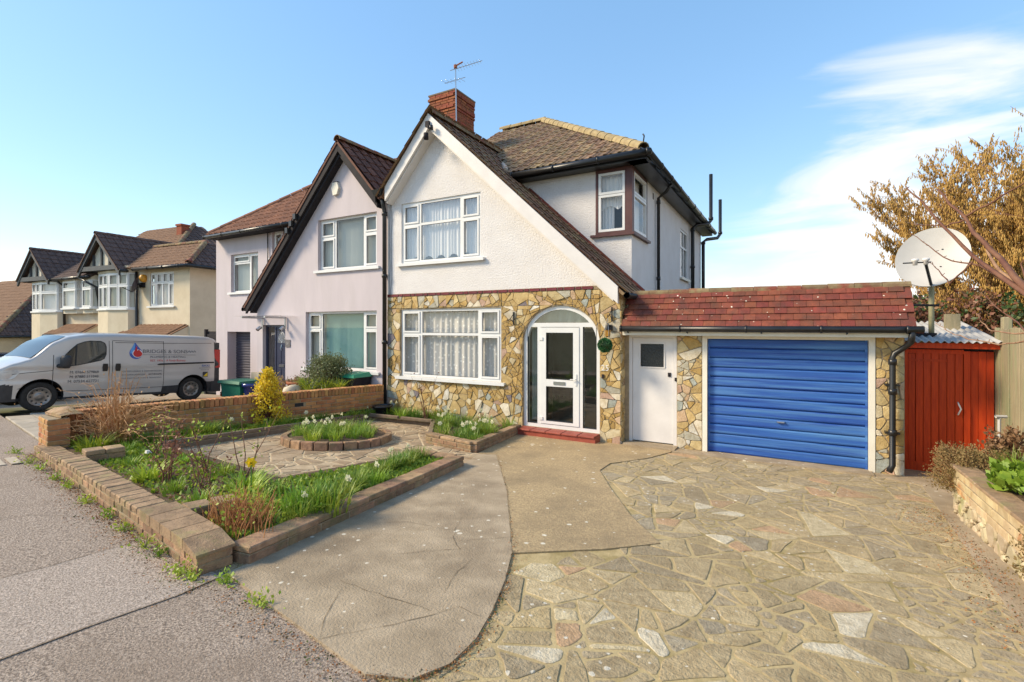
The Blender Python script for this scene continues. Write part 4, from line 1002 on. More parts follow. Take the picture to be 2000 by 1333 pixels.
mb = MB(); mb.box(cx0-.03, cx1+.03, cy0-.03, cy1+.03, 8.49, 8.53); mb.box(cx0+.1, cx1-.1, cy0+.1, cy1-.1, 8.53, 8.58); mb.build('chimney_cap', m_edge, ch)
# aerial on the chimney
ae = thing('tv_aerial', (-7.8, 11.0, 7.6), 'thin television aerial mast strapped to the red brick chimney', 'aerial')
mb = MB(); mb.tube([(-7.80, 10.72, 7.0), (-7.82, 10.70, 9.15)], .016, 6); mb.build('mast', m_steel, ae)
mb = MB()
bm_ = Vector((.9, .35, .22)).normalized(); o = Vector((-7.82, 10.7, 9.02)); mb.tube([o-bm_*.15, o+bm_*.75], .009, 5)
for i in range(9): q = o+bm_*(.05+.08*i); sv = Vector((-.3, .9, 0)).normalized()*(.17-.008*i); mb.tube([q-sv, q+sv], .004, 4)
mb.build('yagi', m_steel, ae)
mb = MB(); o = Vector((-7.82, 10.7, 8.72)); mb.tube([o+Vector((-.32, -.05, -.03)), o+Vector((.25, .1, .06))], .008, 5)
for i in range(5): q = o+Vector((-.32+.12*i, -.05+.03*i, 0)); mb.tube([q-Vector((.02, .12, 0)), q+Vector((.02, .12, 0))], .004, 4)
mb.build('crossbar', m_steel, ae)
mb = MB(); o = Vector((-7.82, 10.7, 9.1)); mb.lathe([(.0, -.06), (.045, -.06), (.05, .02), (.0, .05)], o, 8); mb.tube([o, o+Vector((.2, .05, .08))], .02, 5); mb.build('amplifier', m_terracotta, ae)
fl_ = thing('floodlight', (-6.75, 8.32, 6.3), 'small dark security light fixed under the apex of the white gable', 'security light')
mb = MB(); mb.box(-6.86, -6.76, 8.28, 8.36, 6.42, 6.54); mb.tube([(-6.82, 8.3, 6.45), (-6.74, 8.25, 6.36)], .02, 6); mb.build('bracket', m_charcoal, fl_)
mb = MB(); mb.lathe([(.0, .07), (.05, .06), (.055, -.07), (.0, -.075)], (-6.80, 8.24, 6.2), 10); mb.build('lamp_head', m_charcoal, fl_, True)
mb = MB(); mb.lathe([(.0, .05), (.04, .04), (.045, -.05), (.0, -.05)], (-6.66, 8.24, 6.36), 10); mb.build('sensor', m_black, fl_, True)

# ================================================================== GARAGE
G_ = thing('garage', (-.6, 8.8, 0), 'attached garage with blue ribbed door, white side door and red tiled roof edge', 'garage')
GY = 8.8; GF = Fr((0, GY, 0), (1, 0, 0), (0, -1, 0))
mb = MB()
wall_face(mb, GF, [(XR, -.15), (1.40, -.15), (1.40, 2.05), (XR, 2.05)], [rect(-2.56, -1.72, .0, 1.99), rect(-1.30, 1.06, -.1, 1.99)], .25)
mb.add([(1.40, GY, -.15), (1.40, 14, -.15), (1.40, 14, 2.4), (1.40, GY, 2.05)], [(0, 1, 2, 3)])
mb.add([(XR, 8.95, 2.45), (1.44, 8.95, 2.45), (1.44, 14, 2.35), (XR, 14, 2.35)], [(0, 1, 2, 3)])
gw = mb.build('wall', m_mortar, G_)
rng = random.Random(33)
for (a, b, ds) in ((-1.715, -1.305, .2), (1.065, 1.398, .22)):
    lay(pieces(a, b, -.12, 1.99, .26, .026, rng), .011, rng, .006, .014, 'facing_stone', (.006, .02), .008, lambda p, q, h: (p, GY-h, q), gw, m_stone, lambda p: abs(area(p)), 100, .04)
# mansard of red clay tiles
MV = Vector((0, .40, .60)); ML = MV.length; MVn = MV.normalized()
mr = roof(G_, 'roof', (-2.62, 8.54, 2.13), (1, 0, 0), MVn, [(0, 0), (4.10, 0), (4.10, ML), (.10, ML)], .171, ML/6, m_tile_red, m_tile_red, True, True, 'flat', .004, 9)
mb = MB(); mb.add([(1.48, 8.54, 2.10), (1.48, 8.95, 2.10), (1.48, 8.95, 2.72)], [(0, 1, 2)]); mb.add([(-2.62, 8.54, 2.10), (-2.62, 8.95, 2.10), (-2.55, 8.95, 2.72)], [(0, 2, 1)]); mb.build('roof_end', m_tile_red, G_)
cap_tiles(mr, (-2.56, 8.97, 2.72), (1.50, 8.97, 2.72), m_ridge, .075, .34, 'ridge_tile', seed=8)
gutter(G_, [(-2.63, 8.50, 2.08), (1.56, 8.50, 2.075)], .05)
mb = MB(); GF.box(mb, -2.61, 1.44, 1.965, 2.075, .2, .225); GF.box(mb, -2.6, 1.42, 1.99, 2.01, .0, .2); mb.build('fascia', m_cream_paint, G_)
pipe(G_, [(1.44, 8.5, 2.05), (1.43, 8.56, 1.9), (1.39, 8.66, 1.84), (1.27, 8.68, 1.74), (1.245, 8.68, 1.68), (1.245, 8.68, .16), (1.2, 8.64, .07)], .04, [(1.245, 8.68, 1.62), (1.245, 8.68, 1.2), (1.245, 8.68, .62)])
mb = MB()
for z in (1.28, .60): GF.box(mb, 1.16, 1.33, z, z+.025, .02, .13)
for x in (-2.5, -1.5, -.4, .7): mb.tube([(x, 8.5, 2.02), (x, 8.57, 2.01)], .012, 5)
mb.build('pipe_clip', m_black, G_)
# side door
mb = MB()
for q in ((-2.56, -2.50, 0, 1.99), (-1.78, -1.72, 0, 1.99)): GF.box(mb, *q, -.12, -.015)
GF.box(mb, -2.50, -1.78, 1.92, 1.99, -.12, -.016); dr = mb.build('side_door', m_white_paint, G_)
gx0, gx1, gz0, gz1 = -2.355, -1.945, 1.40, 1.81
mb = MB(); 
for q in ((-2.495, gx0, .07, 1.915), (gx1, -1.785, .07, 1.915), (gx0, gx1, .07, gz0), (gx0, gx1, gz1, 1.915)): GF.box(mb, *q, -.08, -.035)
mb.build('door_leaf', m_white_paint, dr)
mb = MB(); e = .02
for q in ((gx0-e, gx1+e, gz0-e, gz0), (gx0-e, gx1+e, gz1, gz1+e), (gx0-e, gx0, gz0, gz1), (gx1, gx1+e, gz0, gz1)): GF.box(mb, *q, -.04, -.022)
mb.build('glazing_bead', m_white_paint, dr)
mb = MB(); mb.add([GF.p(gx0, gz0, -.055), GF.p(gx1, gz0, -.055), GF.p(gx1, gz1, -.055), GF.p(gx0, gz1, -.055)], [(0, 1, 2, 3)]); mb.build('pane', m_frost, dr)
mb = MB(); GF.box(mb, -1.875, -1.825, 1.24, 1.31, -.035, -.02); mb.lathe([(0, -.02), (.016, -.02), (.016, 0), (0, 0)], GF.p(-1.85, 1.275, -.02), 8); GF.box(mb, -1.755, -1.725, 1.17, 1.23, -.016, .01); mb.build('lock', m_charcoal, dr)
mb = MB(); mb.prism([(-2.6, 8.55, -.05), (-1.70, 8.50, -.05), (-1.70, 8.92, -.05), (-2.6, 8.92, -.05)], (0, 0, .10)); mb.build('door_step', m_concrete, G_)
# up-and-over door
mb = MB()
for q in ((-1.30, -1.225, -.06, 1.99), (.985, 1.06, -.06, 1.99)): GF.box(mb, *q, -.14, .02)
GF.box(mb, -1.225, .985, 1.915, 1.99, -.14, .018); gd = mb.build('garage_door', m_cream_paint, G_)
mb = MB(); hh = 1.905; n = 12; pit = hh/n; W0, W1 = -1.218, .978
b_ = .03
prof = [(0, -.10), (.012, -.062), (.03, -.056), (pit*.52, -.058), (pit-.03, -.056), (pit-.014, -.062), (pit-.003, -.10)]
pv = [GF.p(W0+b_, z, d) - Vector((0, 0, 0)) for z, d in prof] + [GF.p(W1-b_, z, d) for z, d in prof]
k = len(prof); mb.add(pv, [(i, i+k, i+1+k, i+1) for i in range(k-1)]); mb.add([pv[0], pv[k-1], pv[k], pv[2*k-1]], [])
mb.add(pv[:k], [tuple(range(k))]); mb.add(pv[k:], [tuple(range(k))[::-1]])
pm = mb.mesh('door_panel', m_blue_door)
for i in range(n): inst('door_panel', pm, Matrix.Translation((0, 0, .012+pit*i)), gd)
mb = MB(); GF.box(mb, W0, W0+b_, .0, hh+.012, -.12, -.053); GF.box(mb, W1-b_, W1, .0, hh+.012, -.12, -.053); GF.box(mb, W0+b_, W1-b_, 0, .012, -.12, -.05); GF.box(mb, W0+b_, W1-b_, .01, hh, -.13, -.1); mb.build('door_rail', m_blue_door, gd)
mb = MB(); o = GF.p(-.14, .61, -.055); mb.tube([o+Vector((-.05, 0, 0)), o+Vector((-.045, -.03, 0)), o+Vector((.045, -.03, 0)), o+Vector((.05, 0, 0))], .014, 6); mb.lathe([(0, .0), (.03, .0), (.03, -.012), (0, -.012)], o, 10, axis='Z'); mb.build('door_handle', m_steel, gd)

# ================================================================== RED STORE, FENCE, DISH
S_ = thing('garden_store', (1.95, 9.4, -.05), 'bright red boarded lean-to store with corrugated roof beside the garage', 'shed')
SY = 9.40; SFm = Fr((0, SY, 0), (1, 0, 0), (0, -1, 0))
def boards(a, b, k, z0, z1, d, m, parent, nm='board'):
    w = (b-a)/k; r = random.Random(int(a*100))
    me = brick_mesh(w-.005, .022, z1-z0, m, nm, .003)
    for i in range(k): inst(nm, me, Matrix.Translation((a+w*(i+.5), SY-d-.011+r.uniform(-.002, .002), (z0+z1)/2+r.uniform(-.004, .004))), parent)
boards(1.53, 2.16, 7, .02, 1.72, .0, m_red_wood, S_)
boards(2.245, 2.50, 3, .02, 1.76, -.03, m_red_wood, S_)
mb = MB()
for q in ((1.465, 1.528, -.05, 1.80), (2.165, 2.235, -.05, 1.76)): SFm.box(mb, *q, -.05, .032)
SFm.box(mb, 1.528, 2.165, -.05, .1, -.02, .030); SFm.box(mb, 1.528, 2.165, 1.72, 1.78, -.03, .028); mb.build('frame', m_red_wood, S_)
mb = MB(); SFm.box(mb, 1.53, 1.98, 1.60, 1.635, .022, .03); mb.build('strap_hinge', m_red_wood, S_)
mb = MB(); SFm.box(mb, 1.45, 2.52, 1.80, 1.88, -.06, .14); mb.build('lintel', m_red_wood, S_)
mb = MB(); o = SFm.p(2.10, .93, .03); mb.tube([o+Vector((0, 0, .09)), o+Vector((.0, -.035, .07)), o+Vector((.025, -.045, 0)), o+Vector((.0, -.035, -.07)), o+Vector((0, 0, -.09))], .011, 6); mb.build('door_handle', m_white_paint, S_, True)
mb = MB(); mb.box(1.50, 2.50, SY+.03, SY+1.5, -.05, 1.78); mb.build('carcass', m_charcoal, S_)
mb = MB(); nx = 72; vs = []
for j, (y, z) in enumerate(((9.18, 1.90), (11.1, 2.20))):
    for i in range(nx+1):
        x = 1.44+1.12*i/nx; vs.append((x, y, z+.017*math.sin(x*2*math.pi/.086)))
mb.add(vs, [(i, i+1, i+2+nx, i+1+nx) for i in range(nx)]); mb.add([(x, y, z-.006) for x, y, z in vs], [(i+1, i, i+1+nx, i+2+nx) for i in range(nx)])
mb.add([v for v in vs[:nx+1]]+[(x, y, z-.006) for x, y, z in vs[:nx+1]], [(i, i+nx+1, i+nx+2, i+1) for i in range(nx)])
mb.build('corrugated_roof', m_corr, S_, True)
fe = thing('fence', (2.55, 7, 0), 'weathered grey timber board fence behind the raised bed on the right', 'fence')
fr_ = random.Random(9); y = 9.45; FX = 2.52
fm = [brick_mesh(.02, .172, 2.05, m_timber, 'fence_board', .004, fr_) for _ in range(3)]
i = 0
while y > 3.4:
    inst('fence_board', fm[i % 3], Matrix.Translation((FX+.012*(i % 2), y-.085, 1.07+fr_.uniform(-.015, .015)-.0*y)) @ Matrix.Rotation(fr_.uniform(-.008, .008), 4, 'X'), fe); y -= .178; i += 1
pmz = brick_mesh(.1, .1, 2.3, m_timber, 'fence_post', .01, fr_)
for y in (9.35, 7.5, 5.6, 3.7): inst('fence_post', pmz, Matrix.Translation((FX+.09, y, 1.1)), fe)
mb = MB()
for z in (.4, 1.1, 1.85): mb.box(FX+.03, FX+.07, 3.4, 9.4, z, z+.08)
mb.build('fence_rail', m_timber, fe)
# old timber behind the store
mb = MB(); mb.box(2.16, 2.34, 10.3, 10.42, 1.2, 2.32); single('gate_post', mb, m_timber, (2.25, 10.36, 0), 'short square timber post standing behind the corrugated store roof', 'post')
di = thing('satellite_dish', (1.86, 9.66, 1.95), 'large pale grey satellite dish on a pole above the red store', 'satellite dish')
Nd = Vector((-.20, -.90, .30)).normalized(); Ud = Nd.cross(Vector((0, 0, 1))).normalized()*-1; Vd = Nd.cross(Ud).normalized()
if Vd.z < 0: Vd = -Vd
Cd = Vector((1.835, 9.52, 3.165)); mb = MB(); vs = [Cd-Nd*.09]; nr, nt = 7, 40
for j in range(1, nr+1):
    for i in range(nt):
        q = 2*math.pi*i/nt; rr_ = j/nr; vs.append(Cd+Ud*(.435*rr_*math.cos(q))+Vd*(.475*rr_*math.sin(q))+Ud*(.04*rr_*math.sin(q))-Nd*(.09*(1-rr_*rr_)))
fs = [(0, 1+i, 1+(i+1) % nt) for i in range(nt)] + [(1+(j-1)*nt+i, 1+j*nt+i, 1+j*nt+(i+1) % nt, 1+(j-1)*nt+(i+1) % nt) for j in range(1, nr) for i in range(nt)]
mb.add(vs, fs); mb.add([v-Nd*.012 for v in vs], [f[::-1] for f in fs]); a0 = 1+(nr-1)*nt
mb.add([vs[a0+i] for i in range(nt)]+[vs[a0+i]*1.0-Nd*.022 for i in range(nt)], [(i, (i+1) % nt, (i+1) % nt+nt, i+nt) for i in range(nt)])
mb.build('reflector', m_dish, di, True)
b0 = Cd-Vd*.46+Nd*.0; hd = Cd+Nd*.42-Vd*.30+Ud*(-.05)
mb = MB(); mb.tube([b0-Nd*.03, hd], .02, 6); mb.tube([hd-Ud*.26+Vd*.04, hd+Ud*.06+Vd*.03], .010, 5); mb.build('feed_arm', m_black, di)
for k in (-.12, .0):
    mb = MB(); c = hd+Ud*k+Vd*.05; mb.lathe([(0, -.05), (.028, -.05), (.03, .0), (.045, .01), (.045, .035), (.03, .045), (0, .047)], c, 12); mb.build('receiver', m_white_paint, di, True)
mb = MB()
for u, v in ((-.2, .12), (.12, .14), (.1, -.14), (-.05, -.05)): mb.lathe([(0, .0), (.012, .0), (.012, .01), (0, .012)], Cd+Ud*u+Vd*v-Nd*.075, 6)
mb.build('bolt', m_charcoal, di)
mb = MB(); mb.tube([(1.87, 9.72, 1.9), (1.87, 9.72, 3.1)], .036, 10); mb.build('pole', m_pole, di, True)
mb = MB(); mb.tube([(1.87, 9.7, 3.1), Cd-Nd*.1], .05, 8); mb.tube([(1.40, 9.2, 2.44), (1.95, 9.72, 2.44)], .018, 6); mb.box(1.5, 1.92, 9.64, 9.70, 1.97, 2.02); mb.box(1.82, 1.92, 9.66, 9.78, 1.9, 1.97); mb.build('wall_bracket', m_charcoal, di)

# ---- small things on the front wall
def bracket(x, z, label, h=.26, out=.2):
    t = thing('hanging_bracket', (x, 8.56, z), label, 'bracket')
    mb = MB(); mb.box(x-.012, x+.012, 8.555, 8.575, z-.12, z+.14); mb.build('back_plate', m_black, t)
    mb = MB(); mb.tube([(x, 8.56, z+.1), (x, 8.56-out*.5, z+.02), (x, 8.56-out, z-.04), (x, 8.56-out-.035, z-.035), (x, 8.56-out-.04, z+.0)], .007, 6); mb.tube([(x, 8.56, z-.08), (x, 8.56-out*.6, z+.0)], .006, 5); mb.build('arm', m_black, t, True)
    return t
bracket(-4.83, 2.27, 'empty black iron basket bracket right of the ground floor window')
bracket(-2.80, 2.33, 'black iron bracket above the topiary ball by the front door')
wl = thing('wall_lantern', (-2.82, 8.56, 2.0), 'black wall lantern with amber glass between bracket and topiary ball', 'lantern')
mb = MB(); mb.box(-2.87, -2.79, 8.54, 8.575, 2.05, 2.15); mb.tube([(-2.83, 8.55, 2.12), (-2.83, 8.45, 2.16), (-2.83, 8.42, 2.1)], .012, 6); mb.build('arm', m_black, wl)
mb = MB(); mb.lathe([(0, .12), (.02, .11), (.06, .05), (.065, .03), (0, .03)], (-2.83, 8.42, 2.03), 8); mb.lathe([(0, -.1), (.03, -.1), (.045, -.085), (0, -.085)], (-2.83, 8.42, 2.03), 8); mb.build('cap', m_black, wl)
mb = MB(); mb.lathe([(.045, -.085), (.055, .03)], (-2.83, 8.42, 2.03), 6); mb.build('glass', mat('amber_glass', (.45, .22, .04), None, rough=.2), wl)
tb = thing('topiary_ball', (-2.845, 8.32, 1.79), 'small round artificial green topiary ball hanging by the front door', 'topiary ball')
mb = MB(); r = random.Random(3); 
for i in range(1500):
    q = r.uniform(0, 2*math.pi); zz = r.uniform(-1, 1); s = math.sqrt(1-zz*zz); d = Vector((s*math.cos(q), s*math.sin(q), zz)); c = Vector((-2.845, 8.32, 1.79))+d*r.uniform(.105, .135)
    t1 = d.cross(Vector((r.uniform(-1, 1), r.uniform(-1, 1), r.uniform(-1, 1)))).normalized()*.014; t2 = (d*.8+t1.cross(d)).normalized()*.013
    mb.add([c-t1, c+t2*.5, c+t1, c-t2*.8], [(0, 1, 2, 3)])
mb.build('foliage', mat('topiary_leaf', (.02, .10, .03), (.06, .20, .07), 40, .6), tb)
mb = MB(); mb.lathe([(0, -.11), (.08, -.08), (.11, 0), (.08, .08), (0, .11)], (-2.845, 8.32, 1.79), 12); mb.build('core', m_leaf_dark, tb, True)
mb = MB()
for k in range(3): q = k*2.1; mb.tube([(-2.845+.07*math.cos(q), 8.32+.07*math.sin(q), 1.9), (-2.80, 8.33, 2.27)], .003, 4)
mb.build('chain', m_steel, tb)

# ================================================================== LILAC HOUSE (left half of the pair)
L_ = thing('house', (-11, 8.6, 0), 'lilac-grey rendered semi-detached house with dark bargeboards and navy door', 'house')
NA = (-9.67, 6.69); NSL, NSR = 1.05, 1.12; NXL = -13.25
def zn(x): return NA[1]-NSL*(NA[0]-x) if x < NA[0] else NA[1]-NSR*(x-NA[0])
NWL = [-11.16, -10.64, -9.09, -8.60]; NWU = [-10.68, -10.12, -9.09, -8.60]
mb = MB()
wall_face(mb, F, [(NXL, -.2), (XL-.001, -.2), (XL-.001, zn(XL)-.05), (NA[0], NA[1]-.08), (NXL, zn(NXL)-.05)],
          [rect(NWU[0], NWU[-1], 3.56, 4.87), rect(NWL[0], NWL[-1], 1.03, 2.50), rect(-13.0, -12.0, .05, 2.16)], .18)
NE = Fr((0, 9.4, 0), (1, 0, 0), (0, -1, 0)); EXL = -16.72
wall_face(mb, NE, [(EXL, -.3), (-13.2, -.3), (-13.2, 5.2), (EXL, 5.2)], [rect(-16.08, -14.84, -.2, 1.95), rect(-15.88, -14.44, 3.22, 4.45), rect(-13.74, -13.3, 4.2, 5.0)], .34)
mb.add([(NXL, 8.6, -.2), (NXL, 9.4, -.2), (NXL, 9.4, 3.0), (NXL, 8.6, 3.0)], [(0, 1, 2, 3)])
mb.add([(EXL, 9.4, -.4), (EXL, 17, -.4), (EXL, 17, 5.2), (EXL, 9.4, 5.2)], [(0, 1, 2, 3)])
mb.build('rendered_wall', m_lilac, L_)
window(L_, F, NWU, 3.56, 4.87, [4.40, None, 4.40], {(0, 0), (0, 1), (2, 0), (2, 1)}, recess=.09, curtain=blinds(m_blind, .1, 2), silld=.06)
window(L_, F, NWL, 1.03, 2.50, [2.05, None, 2.05], {(0, 0), (0, 1), (2, 0), (2, 1)}, recess=.09, curtain=lambda win, fr, u0, u1, z0, z1, d: (blinds(m_blind_teal, .1, 4)(win, fr, -10.62, -9.1, z0, z1, d), blinds(m_blind, .1, 5)(win, fr, u0, -10.66, z0, z1, d), blinds(m_blind, .1, 6)(win, fr, -9.07, u1, z0, z1, d)), silld=.06)
window(L_, NE, [-15.88, -14.97, -14.44], 3.22, 4.45, [4.16, None], {(0, 1), (1, 0)}, recess=.09, curtain=blinds(m_blind, .1, 7), silld=.06)
window(L_, NE, [-13.74, -13.3], 4.2, 5.0, [None], {(0, 0)}, recess=.07, curtain=nets(m_net_fine), silld=.05)
# navy front door with sidelight
mb = MB(); d0, d1 = -.16, -.1
for q in ((-13.0, -12.95, .05, 2.16), (-12.60, -12.54, .05, 2.16), (-12.05, -12.0, .05, 2.16)): F.box(mb, *q, d0, d1)
F.box(mb, -12.95, -12.6, 2.1, 2.16, d0, d1-.001); F.box(mb, -12.54, -12.05, 2.1, 2.16, d0, d1-.001); F.box(mb, -12.95, -12.6, .05, .6, d0, d1-.002)
nd_ = mb.build('front_door', m_navy, L_)
mb = MB(); F.box(mb, -12.535, -12.055, .07, 2.095, -.15, -.115)
for (u, z, zz) in ((-12.46, .25, .95), (-12.25, .25, .95), (-12.46, 1.1, 1.55), (-12.25, 1.1, 1.55)):
    F.box(mb, u, u+.13, z, zz, -.116, -.105)
mb.build('door_leaf', m_navy, nd_)
mb = MB(); mb.add([F.p(-12.95, .6, -.13), F.p(-12.6, .6, -.13), F.p(-12.6, 2.1, -.13), F.p(-12.95, 2.1, -.13)], [(0, 1, 2, 3)]); mb.build('pane', m_glass, nd_)
mb = MB(); cc = (-12.295, 1.66); pts = [cc]+[(cc[0]+.17*math.cos(math.pi*i/12), cc[1]+.3*math.sin(math.pi*i/12)) for i in range(13)]
mb.add([F.p(u, z, -.112) for u, z in pts], [(0, i, i+1) for i in range(1, 13)]); mb.build('fanlight', mat('leaded_glass', (.30, .31, .32), (.12, .12, .13), 30, .15), nd_)
mb = MB()
for i in range(1, 6): q = math.pi*i/6; mb.tube([F.p(*cc, -.108), F.p(cc[0]+.17*math.cos(q), cc[1]+.3*math.sin(q), -.108)], .006, 4)
mb.tube([F.p(u, z, -.108) for u, z in pts[1:]], .008, 4); mb.build('glazing_bar', m_pvc, nd_)
mb = MB(); F.box(mb, -12.42, -12.2, .99, 1.06, -.116, -.1); mb.tube([F.p(-12.3, 1.62, -.105), F.p(-12.27, 1.52, -.09), F.p(-12.3, 1.45, -.09), F.p(-12.33, 1.52, -.09), F.p(-12.3, 1.62, -.105)], .008, 5); F.box(mb, -12.1, -12.07, 1.05, 1.25, -.116, -.1); mb.build('door_furniture', m_steel, nd_)
# roller shutter
mb = MB(); NEs = -.3; k = 24
rp = []
for i in range(k):
    z = -.1+2.06*i/k; h = 2.06/k
    mb.add([NE.p(-16.06, z, NEs), NE.p(-14.86, z, NEs), NE.p(-14.86, z+h*.35, NEs+.02), NE.p(-16.06, z+h*.35, NEs+.02), NE.p(-14.86, z+h*.8, NEs+.02), NE.p(-16.06, z+h*.8, NEs+.02), NE.p(-14.86, z+h, NEs), NE.p(-16.06, z+h, NEs)], [(0, 1, 2, 3), (3, 2, 4, 5), (5, 4, 6, 7)])
mb.build('roller_shutter', m_roller, L_)
# glass canopy on steel brackets
mb = MB(); mb.box(-13.4, -11.55, 7.95, 8.58, 2.395, 2.405); cp = mb.build('door_canopy', m_glass, L_)
mb = MB()
for x in (-12.95, -11.95):
    mb.tube([(x, 8.58, 2.36), (x, 7.95, 2.37)], .028, 8); mb.tube([(x, 8.56, 2.36), (x, 8.56, 2.05)], .022, 8); mb.tube([(x, 8.5, 2.1), (x, 8.4, 2.02)], .05, 8)
mb.build('canopy_bracket', m_steel, cp)
mb = MB(); F.box(mb, -11.98, -11.78, 1.56, 1.76, .002, .02); mb.build('name_plate', mat('slate_plate', (.12, .11, .11), (.22, .2, .19), 40, .5), L_)
text_part('plate_number', '27', .07, m_white_paint, L_, lambda u, v: F.p(-11.92+u, 1.63+v, .024))
# lilac house roofs
def zgr(x): return zn(x)
nl = math.hypot(1, NSR); W_ = NA[0]*-1+XL
gr = roof(L_, 'gable_roof', (XL-.01, 8.34, zn(XL)), (0, 1, 0), (-1, 0, NSR), [(0, 0), (2.7, 0), (2.7, 1.42*nl), (0, 1.42*nl)], .30, .315, m_tile_n, m_tile_n, seed=12)
nl2 = math.hypot(1, NSL); Ls = (-NA[0]*-1+13.45)*nl2
roof(L_, 'long_roof', (-13.5, 8.34, zn(-13.5)), (0, -1, 0), (1, 0, NSL), [(0, 0), (-1.1, 0), (-1.1, 2.4*nl2), (-2.7, 3.83*nl2), (0, 3.83*nl2)], .3, .33, m_tile_n, m_tile_n, objects=False, seed=13)
cap_tiles(gr, (NA[0], 8.33, NA[1]+.03), (NA[0], 11.2, NA[1]+.03), m_ridge, .11, .42, 'ridge_tile', seed=6)
NP = .80; nn = math.hypot(1, NP)
nmr = roof(L_, 'main_roof', (-16.9, 9.05, 5.10), (1, 0, 0), (0, 1, NP), [(.3, 0), (5.75, 0), (7.23, 2.0*nn), (7.23, 3.3*nn), (3.65, 3.3*nn)], .31, .315, m_tile_nf, m_tile_nf, seed=14)
hp = MB(); hp.add([(-16.6, 9.05, 5.10), (-16.6, 17.4, 5.10), (-13.3, 14, 7.74), (-13.3, 12.35, 7.74), (-8.3, 12.35, 7.74), (-8.3, 14, 7.74), (-8.3, 17.4, 5.1)], [(3, 2, 1, 0), (3, 4, 5, 2), (2, 5, 6, 1)]); hp.build('hip_roof', m_tile_nf, L_)
cap_tiles(nmr, (-16.55, 9.1, 5.15), (-13.3, 12.35, 7.78), m_tile_nf, .11, .40, 'hip_tile', seed=7)
barge(L_, (NA[0], NA[1]-.01), (-13.42, zn(-13.42)-.01), .26, 8.36, 8.42, m_charcoal); barge(L_, (NA[0], NA[1]-.01), (XL-.16, zn(XL-.16)-.01), .26, 8.362, 8.422, m_charcoal)
barge(L_, (NA[0], NA[1]-.28), (-13.3, zn(-13.3)-.28), .1, 8.42, 8.62, m_charcoal, 'soffit'); barge(L_, (NA[0], NA[1]-.28), (XL-.16, zn(XL-.16)-.28), .1, 8.42, 8.62, m_charcoal, 'soffit')
gutter(L_, [(-16.66, 8.98, 5.02), (-12.2, 8.98, 5.04)], .06)
mb = MB(); NE.box(mb, -16.62, -12.3, 4.98, 5.08, 0, .36); mb.build('fascia', m_charcoal, L_)
gutter(L_, [(-13.55, 8.35, zn(-13.5)-.06), (-13.55, 9.35, zn(-13.5)-.06)], .05)
pipe(L_, [(-13.9, 9.36, 5.0), (-13.9, 9.36, 3.0)], .015, name='cable')
ab = thing('alarm_box', (-9.97, 8.56, 5.55), 'cream hexagonal burglar alarm box on the lilac gable', 'alarm box')
mb = MB(); hexp = [(-10.10, 5.62), (-10.05, 5.74), (-9.89, 5.74), (-9.84, 5.60), (-9.9, 5.44), (-10.04, 5.42)]
mb.prism([F.p(u, z, .0) for u, z in hexp], (0, -.07, 0)); mb.build('housing', m_cream_paint, ab)
mb = MB(); F.box(mb, -10.05, -9.89, 5.735, 5.76, 0, .06); mb.build('top_cap', m_charcoal, ab)
# satellite clips on the dark bargeboard
cl = thing('cable_junction', (-11.6, 8.3, 4.6), 'small black cable junction on the dark bargeboard of the lilac house', 'cable box')
mb = MB()
for k in range(3): x = -11.2-.16*k; z = zn(x)-.08; mb.box(x-.05, x+.05, 8.27, 8.36, z-.1, z+.04)
mb.build('housing', m_black, cl)
mb = MB(); mb.tube([(-11.2-.05*i, 8.3, zn(-11.2-.05*i)-.1-.03*(i % 2)) for i in range(10)], .012, 5); mb.build('cable', m_black, cl)
# dark slatted side gate between lilac house and van
sg = thing('side_gate', (-17.2, 9.6, -.2), 'dark grey slatted side gate between the van and the lilac house', 'gate')
gm = brick_mesh(.95, .03, .135, m_charcoal, 'gate_slat', .004)
for i in range(14): inst('gate_slat', gm, Matrix.Translation((-17.22, 9.6, -.1+.145*i)), sg)
mb = MB(); mb.box(-17.72, -17.64, 9.55, 9.65, -.3, 2.02); mb.box(-16.8, -16.73, 9.56, 9.64, -.3, 1.98); mb.box(-17.64, -16.8, 9.625, 9.66, -.3, 1.95); mb.build('frame', m_charcoal, sg)

# ================================================================== CREAM HOUSES DOWN THE STREET
CA = math.radians(6); CC = Vector((-21.28, 10.91, 0))
def cpos(lx, ly, z): return (CC.x+math.cos(CA)*lx-math.sin(CA)*ly, CC.y+math.sin(CA)*lx+math.cos(CA)*ly, z)
CB_ = -.9
def chouse(lx, label, cat='house'):
    return thing('house', cpos(lx, 0, CB_), label, cat, rot=(0, 0, CA), local=True)
m_grey_paint = mat('grey_barge_paint', (.07, .075, .08), (.05, .053, .058), 6, .6)
m_cream_pale = mat('pale_gable_render', (.66, .60, .48), (.58, .52, .41), 3, .9)
def bay(parent, pts, z0, z1, m, ox):        # canted wall strip through plan points
    mb = MB()
    for (a, b), (c, d) in zip(pts, pts[1:]): mb.add([(a-ox, b, z0-CB_), (c-ox, d, z0-CB_), (c-ox, d, z1-CB_), (a-ox, b, z1-CB_)], [(0, 1, 2, 3)])
    return mb.build('bay_wall', m, parent)
